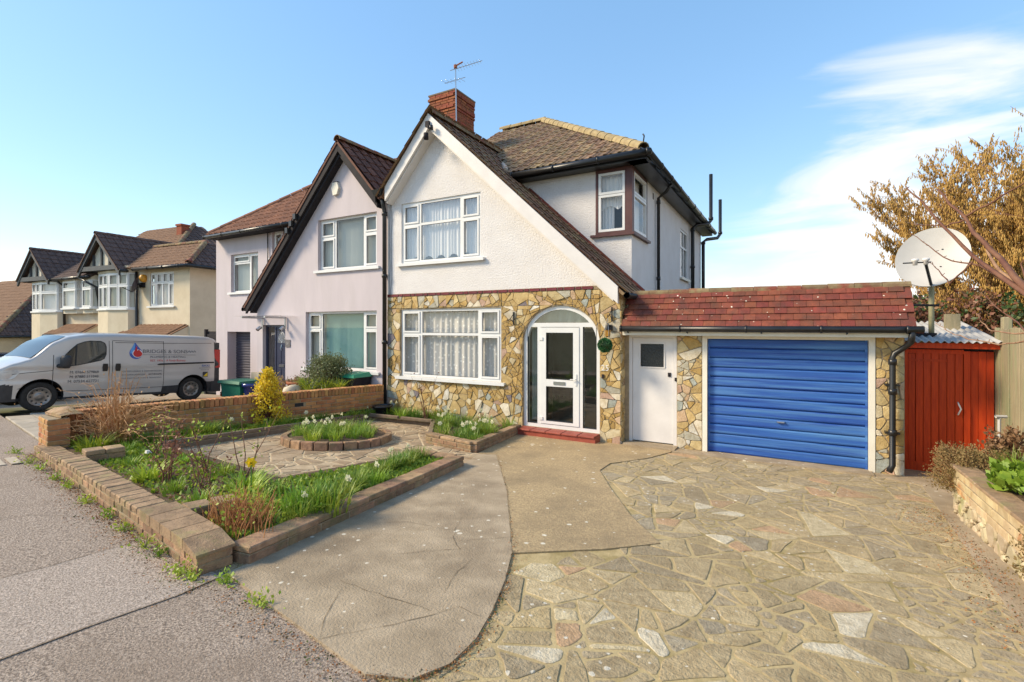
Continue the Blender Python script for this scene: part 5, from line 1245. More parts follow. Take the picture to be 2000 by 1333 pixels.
def bay_windows(parent, pts, z0, z1, ox, splits, tr, cur):
    for i, ((a, b), (c, d)) in enumerate(zip(pts, pts[1:])):
        L = math.dist((a, b), (c, d)); u = Vector((c-a, d-b, 0)); n = Vector((d-b, -(c-a), 0))
        fr = Fr((a-ox, b, -CB_), u, n); k = splits[i]
        window(parent, fr, [L*j/k for j in range(k+1)], z0, z1, [tr]*k, 'all' if L > .5 else (), recess=.02, sill=False, bar=.06, curtain=cur, room=False)
        mb = MB(); mb.add([fr.p(0, z0, -.35), fr.p(L, z0, -.35), fr.p(L, z1, -.35), fr.p(0, z1, -.35)], [(0, 1, 2, 3)]); mb.build('room', m_room, parent)
    mb = MB(); pp_ = [(a-ox, b-.06) for a, b in pts]; 
    mb.prism([(x, y, z0-.07-CB_) for x, y in pp_], (0, 0, .07)); mb.build('sill', m_pvc, parent)
def gable(parent, ox, apex, lf, rf, ly, back, m, mw, zt):
    """front gable: apex (lx,z), left and right feet (lx,z); roof runs back from ly"""
    (ax, az), (xl, zl), (xr, zr_) = apex, lf, rf
    e = -CB_; ax -= ox; xl -= ox; xr -= ox
    mb = MB(); mb.add([(xl+.25, ly+.25, zt+e), (xr-.25, ly+.25, zt+e), (ax, ly+.25, az-.25+e)], [(0, 1, 2)]); mb.build('gable_panel', m_cream_pale, parent)
    for s_ in (-1, 1):
        fx, fz = (xl, zl) if s_ < 0 else (xr, zr_)
        q = [(ax, ly, az-.02+e), (fx, ly, fz-.02+e), (fx, ly, fz-.26+e), (ax, ly, az-.28+e)]; mb = MB(); mb.prism(q, (0, .08, 0)); mb.build('bargeboard', m_grey_paint, parent)
    mb = MB(); mb.box(xl+.12, xr-.12, ly+.02, ly+.2, zt-.1+e, zt+.1+e); mb.build('tie_beam', m_grey_paint, parent)
    mb = MB()
    for t in (-.38, .0, .38):
        x = ax+t*(xr-xl)*.5; zz = az-.3-abs(t)*(az-zr_)*.95; mb.box(x-.05, x+.05, ly+.18, ly+.27, zt+e, zz+e)
    mb.build('stud', m_grey_paint, parent)
    mb = MB(); mb.add([(xl, ly+.1, zt-.12+e), (xr, ly+.1, zt-.12+e), (xr, .1, zt-.12+e), (xl, .1, zt-.12+e)], [(0, 1, 2, 3)]); mb.build('soffit', m_grey_paint, parent)
    sl = (az-zr_)/(xr-ax); L = (xr-ax)*math.hypot(1, sl); dep = back-ly
    r = roof(parent, 'gable_roof', (xr+.02, ly-.05, zr_+e), (0, 1, 0), (-1, 0, sl), [(0, 0), (.75, 0), (dep, L), (0, L)] if back > 1 else [(0, 0), (dep, 0), (dep, L), (0, L)], .3, .3, m_tile_dark_shade, m_tile_dark_shade, objects=False, jit=.01, seed=int(az*100))
    sl2 = (az-zl)/(ax-xl)
    roof(parent, 'gable_roof', (xl-.02, ly-.05, zl+e), (0, -1, 0), (1, 0, sl2), [(0, 0), (-dep, 0), (-dep, (ax-xl)*math.hypot(1, sl2)), (0, (ax-xl)*math.hypot(1, sl2))], .3, .3, m_tile_dark_shade, m_tile_dark_shade, objects=False, jit=.01)
    cap_tiles(r, (ax, ly-.05, az+.02+e), (ax, back, az+.02+e), m_tile_dark_shade, .1, .45)
    gutter(parent, [(xr+.06, ly, zr_-.05+e), (xr+.06, .0, zr_-.05+e)], .06)
def porch(parent, a, b, zt, zb, out, ox):
    e = -CB_; nv = math.hypot(out, zt-zb)
    roof(parent, 'porch_roof', (a-ox, -out, zb+e), (1, 0, 0), (0, out, zt-zb), [(0, 0), (b-a, 0), (b-a, nv), (.35, nv)], .3, .17, m_tile_far_lit, m_tile_far_lit, objects=False)
    gutter(parent, [(a-ox-.05, -out-.04, zb-.06+e), (b-ox+.05, -out-.04, zb-.06+e)], .06)
    mb = MB(); mb.prism([(b-ox, -out, zb-.05+e), (b-ox, 0, zb-.05+e), (b-ox, 0, zt+e)], (-.08, 0, 0)); mb.build('porch_end', m_cream, parent)
    mb = MB(); mb.box(a+.3-ox, b-.1-ox, -out+.15, 0, -.1, zb-.06+e); mb.build('porch_wall', m_cream, parent)
e = -CB_
B = chouse(0, 'cream rendered house with gabled bay and orange alarm box behind the van')
FB = Fr((0, 0, e), (1, 0, 0), (0, -1, 0)); FBs = Fr((0, 0, e), (0, 1, 0), (1, 0, 0))
mb = MB(); wall_face(mb, FB, [(-6.3, CB_), (0, CB_), (0, 4.7), (-6.3, 4.7)], [rect(-2.62, -1.02, 2.98, 4.42)], .12); wall_face(mb, FBs, [(0, CB_), (9, CB_), (9, 4.7), (0, 4.7)])
mb.build('rendered_wall', m_cream, B)
window(B, FB, [-2.62, -2.22, -1.82, -1.42, -1.02], 2.98, 4.42, [3.95]*4, {(0, 0), (0, 1), (1, 1), (2, 1), (3, 0), (3, 1)}, recess=.04, bar=.06, curtain=nets(m_net_fine, .1, .02))
P1 = [(-6.0, 0), (-5.85, -.30), (-4.8, -.45), (-3.62, -.30), (-3.47, 0)]
bay(B, P1, CB_, 2.84, m_cream, 0); bay_windows(B, P1, 2.9, 4.45, 0, [1, 2, 2, 1], 3.9, blinds(m_blind, .12, 3, .9)); bay(B, [(a*1.0, b) for a, b in P1], 4.45, 4.75, m_cream, 0)
gable(B, 0, (-5.4, 6.22), (-6.85, 4.58), (-3.72, 4.56), -.6, 3.4, m_tile_dark_shade, m_cream, 4.68)
roof(B, 'main_roof', (-4.6, -.32, 4.62+e), (1, 0, 0), (0, 1.8, 1.22), [(.85, 0), (4.97, 0), (3.4, 2.174), (-.4, 2.174)], .3, .3, m_tile_far_lit, m_tile_far_lit, objects=False, jit=.01)
hs_ = roof(B, 'hip_roof', (.37, -.32, 4.62+e), (0, 1, 0), (-1.57, 0, 1.22), [(0, 0), (9, 0), (7.2, 1.988), (1.8, 1.988)], .3, .3, m_tile_dark_shade, m_tile_dark_shade, objects=False)
cap_tiles(hs_, (.33, -.28, 4.68+e), (-1.2, 1.48, 5.88+e), m_ridge, .12, .42, 'hip_tile'); cap_tiles(hs_, (-1.2, 1.48, 5.88+e), (-4.8, 1.48, 5.88+e), m_ridge, .11, .42)
roof(B, 'high_roof', (-12.3, 1.2, 5.2+e), (1, 0, 0), (0, 3.8, 2.62), [(2, 0), (8.9, 0), (5.0, 4.615), (1.0, 4.615)], .3, .3, m_tile_far_lit, m_tile_far_lit, objects=False)
h2 = roof(B, 'high_roof', (-3.4, 1.2, 5.2+e), (0, 1, 0), (-3.9, 0, 2.62), [(0, 0), (7.6, 0), (3.8, 4.698)], .3, .3, m_tile_dark_shade, m_tile_dark_shade, objects=False)
cap_tiles(h2, (-3.45, 1.25, 5.25+e), (-7.3, 5.0, 7.86+e), m_ridge, .12, .42, 'hip_tile')
gutter(B, [(-3.1, -.4, 4.55+e), (.43, -.4, 4.55+e), (.43, 9, 4.55+e)], .07)
pipe(B, [(-3.42, -.08, 4.5+e), (-3.42, -.06, CB_+e)], .05)
porch(B, -3.5, -.1, 2.18, 1.74, .85, 0)
mb = MB(); mb.box(-6.85, -6.25, 3.6, 4.2, 5.5+e, 6.6+e); mb.box(-6.75, -6.35, 3.7, 4.1, 6.6+e, 7.45+e); mb.box(-6.79, -6.31, 3.66, 4.14, 7.45+e, 7.55+e); mb.build('chimney', m_brick, B)
mb = MB(); mb.add([(-.1, 2.6, 5.6+e), (-.1, 4.2, 5.6+e), (-.95, 4.2, 6.0+e), (-.95, 2.6, 6.0+e)], [(0, 1, 2, 3)]); mb.v = [(x+.06, y, z+.05) for x, y, z in mb.v]; mb.build('roof_window', m_pvc, B)
al = thing('alarm_box', cpos(-2.95, -.12, 4.1), 'round orange alarm sounder on the cream house wall', 'alarm box', rot=(0, 0, CA), local=True)
mb = MB(); mb.smooth = True; mb.lathe([(0, .16), (.10, .13), (.15, .05), (.15, -.05), (.1, -.16), (0, -.18)], (0, .05, .1), 12); mb.build('housing', mat('orange_plastic', (.62, .30, .03), None, rough=.4), al)
ds = thing('satellite_dish', cpos(-3.12, -.3, 3.9), 'small dark grey satellite dish below the orange alarm box', 'satellite dish', rot=(0, 0, CA), local=True)
mb = MB(); nt = 20; nd3 = Vector((-.7, -.65, .3)).normalized(); ud = nd3.cross(Vector((0, 0, 1))).normalized(); vd = ud.cross(nd3)
vs = [-nd3*.06]+[ud*(.27*math.cos(2*math.pi*i/nt))+vd*(.33*math.sin(2*math.pi*i/nt)) for i in range(nt)]
mb.add(vs, [(0, 1+i, 1+(i+1) % nt) for i in range(nt)]); mb.add([v-nd3*.01 for v in vs], [(0, 1+(i+1) % nt, 1+i) for i in range(nt)]); mb.build('reflector', m_roller, ds)
mb = MB(); mb.tube([-vd*.33, nd3*.4-vd*.25], .015, 5); mb.tube([(0, 0, 0), (.05, .3, .05)], .03, 5); mb.box(-.2, .2, .24, .3, -.1, .1); mb.build('arm', m_charcoal, ds)

oxC = -6.3
Cc = chouse(oxC, 'further cream house with oriel window and gabled bay at far left')
FC = Fr((-oxC, 0, e), (1, 0, 0), (0, -1, 0))
mb = MB(); wall_face(mb, FC, [(-11.8, CB_), (-6.3, CB_), (-6.3, 4.6), (-11.8, 4.6)]); mb.build('rendered_wall', m_cream, Cc)
P2 = [(-11.6, 0), (-11.4, -.35), (-10.4, -.45), (-9.2, -.3), (-9.0, 0)]
bay(Cc, P2, CB_, 2.80, m_cream, oxC); bay_windows(Cc, P2, 2.86, 4.25, oxC, [1, 2, 1, 1], 3.75, nets(m_net_fine)); bay(Cc, P2, 4.25, 4.5, m_cream, oxC)
bay_windows(Cc, P2, .3, 1.6, oxC, [1, 2, 1, 1], 1.15, nets(m_net_fine))
for PP, sp in (([(-8.95, 0), (-8.8, -.3), (-7.55, -.36), (-7.35, -.08)], [1, 1, 1]), ([(-7.3, -.08), (-7.1, -.34), (-6.25, -.38), (-6.1, 0)], [1, 1, 1])):
    bay_windows(Cc, PP, 2.98, 4.25, oxC, sp, 3.85, nets(m_net_fine) if PP[0][0] < -8 else blinds(m_blind, .12, 3, .9))
    mb = MB(); mb.prism([(a-oxC, b, 4.25+e) for a, b in PP], (0, 0, .2)); mb.prism([(a-oxC, b*.8, 2.72+e) for a, b in PP], (0, 0, .18)); mb.build('oriel_base', m_cream_pale, Cc)
gable(Cc, oxC, (-10.85, 5.86), (-12.2, 4.36), (-9.35, 4.36), -.6, 3.4, m_tile_dark_shade, m_cream, 4.42)
roof(Cc, 'main_roof', (-9.4-oxC, -.4, 4.40+e), (1, 0, 0), (0, 2.3, 1.5), [(.0, 0), (3.2, 0), (3.2, 2.746), (-1.2, 2.746)], .3, .3, m_tile_dark_shade, m_tile_dark_shade, objects=False, jit=.01)
gutter(Cc, [(-9.3-oxC, -.48, 4.34+e), (-6.2-oxC, -.48, 4.36+e)], .07)
pipe(Cc, [(-9.0-oxC, -.45, 4.3+e), (-8.98-oxC, -.15, 4.05+e), (-8.98-oxC, -.08, CB_+e)], .05)
pipe(Cc, [(-6.9-oxC, -.5, 4.33+e), (-6.3-oxC, -.5, 4.1+e), (-6.08-oxC, -.25, 3.9+e), (-6.05-oxC, -.08, 2.6+e)], .05)
porch(Cc, -9.1, -6.3, 2.24, 1.76, .8, oxC)
mb = MB(); mb.box(-9.0-oxC, -6.4-oxC, -.3, -.0, CB_+e-.1, 1.7+e); mb.build('porch_front', m_cream, Cc)
sc_ = thing('tv_aerial', cpos(-7.6, 3.5, 5.6), 'small television aerial above the furthest cream roof', 'aerial', rot=(0, 0, CA), local=True)
mb = MB(); mb.tube([(0, 0, 0), (0, 0, .75)], .02, 5); mb.tube([(-.45, 0, 1.05), (.4, 0, .72)], .018, 5); mb.tube([(0, 0, .7), (.3, 0, .72)], .03, 5)
for i in range(5): mb.tube([(-.4+.16*i, -.2, 1.02-.06*i), (-.4+.16*i, .2, 1.02-.06*i)], .01, 4)
mb.build('yagi', m_steel, sc_)
D = chouse(-13.3, 'low house with brown hipped roof at the far left edge', 'house')
mb = MB(); FD = Fr((0, -.75, e), (1, 0, 0), (0, -1, 0)); FDs = Fr((-.3, 0, e), (0, 1, 0), (1, 0, 0))
wall_face(mb, FD, [(-9, CB_-.3), (-.3, CB_-.3), (-.3, 1.7), (-9, 1.7)]); wall_face(mb, FDs, [(-.75, CB_-.3), (9, CB_-.3), (9, 1.7), (-.75, 1.7)]); mb.build('rendered_wall', m_cream, D)
pd = .85; nd5 = math.hypot(1, pd)
roof(D, 'roof', (-10, -1.05, 1.66+e), (1, 0, 0), (0, 1, pd), [(0, 0), (10, 0), (6, 4*nd5), (0, 4*nd5)], .3, .3, m_tile_far_lit, m_tile_far_lit, objects=False, jit=.01)
hd_ = roof(D, 'roof', (0, -1.05, 1.66+e), (0, 1, 0), (-1, 0, pd), [(0, 0), (9, 0), (5, 4*nd5), (4, 4*nd5)], .3, .3, m_tile_dark_shade, m_tile_dark_shade, objects=False, jit=.01)
cap_tiles(hd_, (-.05, -1.0, 1.72+e), (-4, 2.95, 1.7+4*pd+e), m_ridge, .13, .42, 'hip_tile')
gutter(D, [(-10, -1.1, 1.6+e), (.05, -1.1, 1.6+e), (.05, 8, 1.6+e)], .06)
pipe(D, [(.03, .9, 1.6+e), (-.1, .5, 1.4+e), (-.22, .4, 1.3+e), (-.22, .4, -.2+e)], .05)
porch_d = roof(D, 'side_porch_roof', (1.05, .9, 1.25+e), (0, 1, 0), (-1, 0, .75), [(0, 0), (2.0, 0), (2.0, 1.2), (.3, 1.2)], .3, .17, m_tile_far_lit, m_tile_far_lit, objects=False)
mb = MB(); mb.box(-.3, .95, 1.0, 2.8, -.5, 1.22+e); mb.build('side_porch', m_cream_pale, D)

# ================================================================== VAN
VAN = thing('van', (-15.36, 5.9, gz(-15.3, 5.9)), 'silver panel van with black bumpers and blue and red flame lettering', 'van', rot=(-.055, 0, 0), local=True)
m_silver = mat('silver_van_paint', (.52, .495, .465), (.48, .455, .43), 1.2, .3, metal=.2, coat=.5)
m_carglass = mat('dark_van_glass', (.015, .02, .02), None, rough=.03, spec=.8)
m_rubber = mat('tyre_rubber', (.018, .017, .016), (.03, .028, .026), 14, .85)
m_rim = mat('dull_steel_rim', (.30, .28, .26), (.22, .2, .18), 12, .4, metal=.7)
m_seam = mat('panel_seam', (.03, .03, .03), None, rough=.8)
m_red_lens = mat('red_lamp_lens', (.45, .012, .012), None, rough=.15)
m_clear_lens = mat('clear_lamp_lens', (.55, .55, .53), (.4, .4, .4), 12, .12, coat=.5)
YF = 3.35-5.9       # local y of the nose
def lin(tab, x):
    if x <= tab[0][0]: return tab[0][1]
    for (a, b), (c, d) in zip(tab, tab[1:]):
        if x <= c:
            t = (x-a)/(c-a); t = t*t*(3-2*t)*.4+t*.6; return b+(d-b)*t
    return tab[-1][1]
TOP = [(0, .60), (.06, .80), (.2, .93), (.5, 1.07), (.72, 1.15), (1.15, 1.55), (1.4, 1.68), (1.75, 1.745), (2.3, 1.77), (4.5, 1.78), (4.72, 1.72), (4.8, 1.6)]
def tv(l): return lin(TOP, l)
def zs_(l): return tv(l)-(.09 if l > 1.3 else .05)
def Wv(l, z):
    w = .93 if z < .98 else .93-(z-.98)*.155
    if z < .5: w -= (.5-z)*.1
    w *= lin([(0, .70), (.1, .82), (.35, .93), (.8, .99), (1.2, 1.0), (4.5, 1.0), (4.8, .965)], l)
    # crease and swage
    w += .012*math.exp(-((z-.60)/.06)**2) - .010*math.exp(-((z-.92)/.04)**2)
    return w
AR = [(.93, .325), (4.10, .325)]; RA = .395
ls = [0, .03, .08, .15, .25]+[.25+.057*i for i in range(1, 78)]+[4.68, 4.74, 4.78, 4.8]
ls = sorted(set(round(q, 3) for q in ls)); ns = 26
def vp(l, z, off=0, s=1): return Vector((s*(Wv(l, z)+off), YF+l, z))
mb = MB(); n_ring = ns+1+5
for s in (1, -1):
    base = len(mb.v); grid = []
    for l in ls:
        col = []
        for j in range(ns+1):
            z = .24+(zs_(l)-.24)*j/ns; L_2, z2 = l, z
            for (lc, zc) in AR:
                dd = math.hypot(l-lc, z-zc)
                if dd < RA and dd > 1e-6 and z > .1: L_2, z2 = lc+(l-lc)*RA/dd if dd > RA*.75 else l, zc+(z-zc)*RA/dd if dd > RA*.75 else z
            col.append(tuple(vp(min(max(L_2, 0), 4.8), z2, 0, s)))
        wz = Wv(l, zs_(l)); 
        for q in (25, 50, 75, 90): 
            qq = math.radians(q); col.append((s*(wz-(.09 if l > 1.3 else .06)*(1-math.cos(qq))), YF+l, zs_(l)+(tv(l)-zs_(l))*math.sin(qq)))
        col.append((s*wz*.5, YF+l, tv(l)+.02)); col.append((0, YF+l, tv(l)+.03)); grid.append(col)
    m_ = len(grid[0])
    vs = [p for c in grid for p in c]; fs = []; mi = []
    for i in range(len(ls)-1):
        for j in range(m_-1):
            lc, zc = (ls[i]+ls[i+1])/2, .24+(zs_(ls[i])-.24)*(j+.5)/ns
            if j < ns and any(math.hypot(lc-a_, zc-b_) < RA*.9 for a_, b_ in AR): continue
            f = (i*m_+j, (i+1)*m_+j, (i+1)*m_+j+1, i*m_+j+1); 
            if s < 0: f = f[::-1]
            k = 0
            if j < ns and ((lc < .50 and zc < .60-.1*max(0, lc-.3)) or zc < .31 or (lc > 4.40 and zc < .52) or lc > 4.70): k = 1
            if j >= ns and lc > 4.72: k = 1
            fs.append(f); mi.append(k)
    b = len(mb.v); mb.v += vs
    for f, k in zip(fs, mi): mb.f.append(tuple(i+b for i in f)); mb.m.append(k)
    cap = [vs[j] for j in range(m_)]; mb.add(cap+[(0, YF, .24)], [tuple(range(m_+1))[::-s]], 1)
    cap = [vs[(len(ls)-1)*m_+j] for j in range(m_)]; mb.add(cap+[(0, YF+4.8, .24)], [tuple(range(m_+1))[::s]], 0)
m_vblack = mat('black_bumper_plastic', (.028, .028, .03), (.04, .04, .042), 8, .6)
bm_o = mb.build('body', [m_silver, m_vblack], VAN, True)
mb = MB(); mb.box(-.8, .8, YF+.2, YF+4.6, .24, .3)
for lc, zc in AR:
    for s in (1, -1):
        nA = 22; vs = []
        for xx in (.30*s*2.9, .35*s): 
            for i in range(nA+1): q = -0.25+(math.pi+.5)*i/nA; vs.append((xx, YF+lc+math.cos(q)*RA*1.01, zc+math.sin(q)*RA*1.01))
        mb.add(vs, [(i, i+1, i+2+nA, i+1+nA) for i in range(nA)])
        mb.add([(s*.40, YF+lc-.45, .24), (s*.40, YF+lc+.45, .24), (s*.40, YF+lc+.45, .8), (s*.40, YF+lc-.45, .8)], [(0, 1, 2, 3)])
mb.build('wheel_arch', m_dark, VAN)
for lc, zc in AR:
    for s in (1, -1):
        c = (0, YF+lc, .322); mb = MB(); prof = [(.19, .66), (.215, .69), (.29, .70), (.315, .685), (.322, .64), (.322, .55), (.315, .51), (.20, .50)]
        mb.lathe([(r, s*(x+.17)) for r, x in prof], c, 32, axis='X'); w = mb.build('tyre', m_rubber, VAN, True)
        mb = MB(); mb.lathe([(.0, s*.835), (.06, s*.845), (.075, s*.83), (.10, s*.82), (.15, s*.83), (.185, s*.84), (.205, s*.865), (.208, s*.80)], c, 28, axis='X')
        w2 = mb.build('rim', m_rim, w, True)
        mb = MB()
        for i in range(10): q = 2*math.pi*i/10; mb.lathe([(.0, s*.842), (.019, s*.842)], (0, YF+lc+.145*math.cos(q), .322+.145*math.sin(q)), 7, axis='X')
        mb.build('rim_hole', m_seam, w)
def on(l, z, off=.006): return vp(l, z, off)
def decal(name, pts, m, off=.006, parent=VAN, grid=0):
    mb = MB(); mb.add([on(l, z, off) for l, z in pts], [tuple(t) for t in tessellate_polygon([[Vector((l, z, 0)) for l, z in pts]])]); 
    return mb.build(name, m, parent)
SW = [(1.31, .985), (1.24, 1.06), (1.235, 1.14), (1.40, 1.36), (1.53, 1.50), (1.66, 1.56), (1.78, 1.585), (1.98, 1.585), (2.06, 1.54), (2.09, 1.45), (2.085, 1.27), (2.05, 1.17), (1.98, 1.125), (1.55, 1.02)]
decal('side_window', SW, m_carglass, .004)
mb = MB(); ptsw = [on(l, z, .006) for l, z in SW]; mb.tube(ptsw+[ptsw[0]], .009, 5); mb.tube([on(1.50, 1.01), on(1.52, 1.48)], .014, 5); mb.build('window_seal', m_seam, VAN)
mb = MB(); vs = []; A_ = [.74, .86, .98, 1.1, 1.22, 1.36]
for i, l in enumerate(A_):
    for j in range(9):
        x = (.80-.12*(l-.74)/.6)*(j/4-1); vs.append((x, YF+l, tv(l)+.03-.012*abs(j/4-1)-.02*max(0, abs(j/4-1)-.6)+.008))
mb.add(vs, [(i*9+j, i*9+j+1, (i+1)*9+j+1, (i+1)*9+j) for i in range(len(A_)-1) for j in range(8)]); mb.build('windscreen', m_carglass, VAN, True)
mb = MB()
for pl in ([(1.11, 1.25), (1.105, .55)], [(2.15, 1.6), (2.16, .35)], [(2.22, 1.6), (2.22, .36)], [(3.35, 1.62), (3.36, .30)], [(2.22, 1.605), (3.35, 1.605)], [(2.28, 1.56), (3.35, 1.57), (4.6, 1.60)], [(1.2, .43), (2.2, .42), (3.7, .43)], [(1.1, .9), (.7, .86), (.45, .83)]):
    f_ = []
    for (a, b), (c, d) in zip(pl, pl[1:]): f_ += [(a+(c-a)*i/12, b+(d-b)*i/12) for i in range(13)]
    mb.tube([on(l, z, .002) for l, z in f_], .0055, 4)
mb.build('panel_seam', m_seam, VAN)
mb = MB(); mb.tube([on(3.2, 1.012, .004), on(3.25, 1.02, .012), on(3.6, 1.03, .012), on(4.65, 1.055, .012)], [.012, .022, .022, .022], 6); mb.build('door_rail', m_black, VAN)
for l in (2.07, 2.33):
    mb = MB(); o = on(l, .955, .0); mb.prism([o+Vector((.004, -.045+.0, -.09)), o+Vector((.004, .045, -.09)), o+Vector((.004, .055, 0)), o+Vector((.004, .045, .09)), o+Vector((.004, -.045, .09)), o+Vector((.004, -.055, 0))], (.018, 0, 0)); mb.build('door_handle', m_black, VAN)
mb = MB(); o = on(1.24, 1.08, .02)
mb.smooth = True; mb.lathe([(0, -.15), (.07, -.14), (.1, -.08), (.105, .08), (.08, .14), (0, .15)], o+Vector((.13, .04, .02)), 12); mb.tube([on(1.2, 1.0, -.02), o+Vector((.1, .02, -.06))], .05, 8); mb.build('wing_mirror', m_vblack, VAN)
mb = MB(); mb.smooth = True
HL = [(.12, .72), (.30, .70), (.48, .74), (.56, .85), (.52, .94), (.36, .88), (.16, .80)]
mb.add([on(l, z, .010) for l, z in HL], [tuple(t) for t in tessellate_polygon([[Vector((l, z, 0)) for l, z in HL]])]); mb.build('headlight', m_clear_lens, VAN)
decal('indicator', [(.80, .93), (.86, .93), (.86, .955), (.80, .955)], m_clear_lens)
mb = MB(); mb.prism([(.74, YF+4.68, .90), (.90, YF+4.68, .90), (.86, YF+4.68, 1.42), (.76, YF+4.68, 1.42)], (0, .16, 0)); mb.build('tail_light', m_red_lens, VAN)
mb = MB(); mb.prism([(.60, YF+4.6, .22), (.93, YF+4.6, .22), (.93, YF+4.6, .52), (.60, YF+4.6, .52)], (0, .27, 0)); mb.build('rear_bumper', m_vblack, VAN)
mb = MB(); mb.prism([(.70, YF+4.78, .5), (.89, YF+4.78, .5), (.80, YF+4.78, 1.62), (.70, YF+4.78, 1.62)], (0, .06, 0)); mb.build('rear_door_edge', m_vblack, VAN)
decal('filler_panel', [(3.32, .28), (3.72, .28), (3.74, .45), (3.34, .44)], m_vblack, .008)
# lettering and flame drop
m_ink = mat('dark_vinyl', (.03, .035, .05), None, rough=.4); m_red_v = mat('red_vinyl', (.55, .02, .02), None, rough=.35); m_blue_v = mat('blue_vinyl', (.04, .10, .38), None, rough=.35)
m_lblue_v = mat('light_blue_vinyl', (.10, .32, .68), None, rough=.35); m_wht_v = mat('white_vinyl', (.75, .75, .75), None, rough=.4); m_yel_v = mat('yellow_vinyl', (.75, .52, .02), None, rough=.4); m_gink = mat('grey_vinyl', (.13, .13, .14), None, rough=.4)
def vtxt(s, l, z, size, m, shear=0, wid=None, name='lettering'):
    sx = 1.0
    o = text_part(name, s, size, m, VAN, lambda u, v: Vector((u, v, 0)), shear=shear)
    xs_ = [v.co.x for v in o.data.vertices]; wd = max(xs_)-min(xs_); sx = wid/wd if wid else 1
    for v in o.data.vertices: v.co = on(l+v.co.x*sx, z+v.co.y, .008)
vtxt('BRIDGES & SONS', 2.86, 1.31, .13, m_gink, 0, 1.07); 
mb = MB(); wv_ = [(3.95+.035*i, 1.335+(.05 if i % 2 else 0)) for i in range(7)]; mb.tube([on(l, z, .007) for l, z in wv_], .006, 4); mb.tube([on(2.85+.13*i, 1.265, .007) for i in range(11)], .004, 4); mb.build('lettering_rule', m_gink, VAN)
vtxt('PLUMBING & HEATING', 3.03, 1.185, .07, m_gink, 0, .85)
vtxt('EST. 1976', 3.03, 1.09, .075, m_red_v, 0, .29); vtxt('- A Family Business', 3.36, 1.09, .08, m_red_v, .25, .52)
vtxt('M: 07660 579868', 1.40, .825, .085, m_ink, 0, .54); vtxt('M: 07880 611048', 1.40, .72, .085, m_ink, 0, .54); vtxt('M: 07534 627721', 1.37, .615, .085, m_ink, 0, .57)
vtxt('POWERFLUSHING & SHOWER ROOMS', 2.40, .83, .055, m_gink, 0, .91); vtxt('BATHROOMS & UNDERFLOOR', 2.40, .745, .05, m_gink, 0, .52); vtxt('BATHROOMS', 3.0, .745, .06, m_ink, 0, .30); vtxt('GAS INSTALLATION & SERVICING', 2.40, .66, .05, m_gink, 0, .9)
vtxt('BAXI', 4.31, .935, .085, m_blue_v, 0, .21); vtxt('RECOMMENDED', 4.25, .885, .04, m_gink, 0, .32); vtxt('INSTALLER', 4.29, .835, .04, m_gink, 0, .23)
decal('badge', [(4.345, .65), (4.485, .65), (4.485, .79), (4.345, .79)], m_ink, .008); decal('badge_mark', [(4.36, .665), (4.475, .665), (4.475, .775)], m_yel_v, .012)
dc = (2.715, 1.30); R = .145
drop = [(dc[0]+R*math.sin(q), dc[1]-R*math.cos(q)) for q in [math.radians(a_) for a_ in range(-115, 116, 10)]]+[(dc[0]+.06, dc[1]+.16), (dc[0]-.02, dc[1]+.28), (dc[0]-.075, dc[1]+.16)]
decal('flame_drop', drop, m_blue_v, .006)
decal('flame_drop_light', [(dc[0]-.13, dc[1]+.0), (dc[0]-.04, dc[1]-.02), (dc[0]-.03, dc[1]+.1), (dc[0]-.02, dc[1]+.27), (dc[0]-.075, dc[1]+.16), (dc[0]-.12, dc[1]+.07)], m_lblue_v, .009)
decal('flame_disc', [(dc[0]+.03+.115*math.cos(q*.35), dc[1]-.005+.105*math.sin(q*.35)) for q in range(18)], m_wht_v, .011)
decal('flame', [(dc[0]+.035+.1*math.cos(q*.2-3.6), dc[1]-.01+.085*math.sin(q*.2-3.6)) for q in range(20)]+[(dc[0]+.06, dc[1]+.1), (dc[0]+.03, dc[1]+.06), (dc[0]+.015, dc[1]+.19), (dc[0]-.03, dc[1]+.08)], m_red_v, .014)

# ---- dark car beyond the van's nose
CAR = thing('parked_car', (-19.0, 4.2, gz(-19, 4.2)-.1), 'dark parked car just showing beyond the nose of the van', 'car', rot=(-.055, 0, 0), local=True)
mb = MB(); pr = [(-2.0, .35), (-2.05, .6), (-1.9, .78), (-1.0, .92), (1.75, .95), (2.0, .85), (2.05, .5), (2.0, .3)]
secs = [(-.82, 1), (-.7, 1.02), (.7, 1.02), (.82, 1)]
vs = [(x, y, z*k) for x, k in secs for y, z in pr]; n = len(pr)
mb.add(vs, [(i*n+j, i*n+j+1, (i+1)*n+j+1, (i+1)*n+j) for i in range(3) for j in range(n-1)]+[tuple(range(n)), tuple(range(3*n, 4*n))[::-1]]); m_carp = mat('dark_car_paint', (.02, .02, .024), None, rough=.2, coat=.8); mb.build('body', m_carp, CAR)
cab = [(-.95, .92), (-.2, 1.36), (.15, 1.42), (1.2, 1.42), (1.85, .95)]
mb = MB(); vs = [(x*(1 if z < 1 else .84), y, z) for x in (-.78, .78) for y, z in cab]; n = 5
mb.add(vs, [(0, 1, 6, 5), (1, 2, 7, 6), (2, 3, 8, 7), (3, 4, 9, 8), (0, 4, 3, 2, 1), (5, 6, 7, 8, 9)]); mb.build('cabin_glass', m_carglass, CAR)
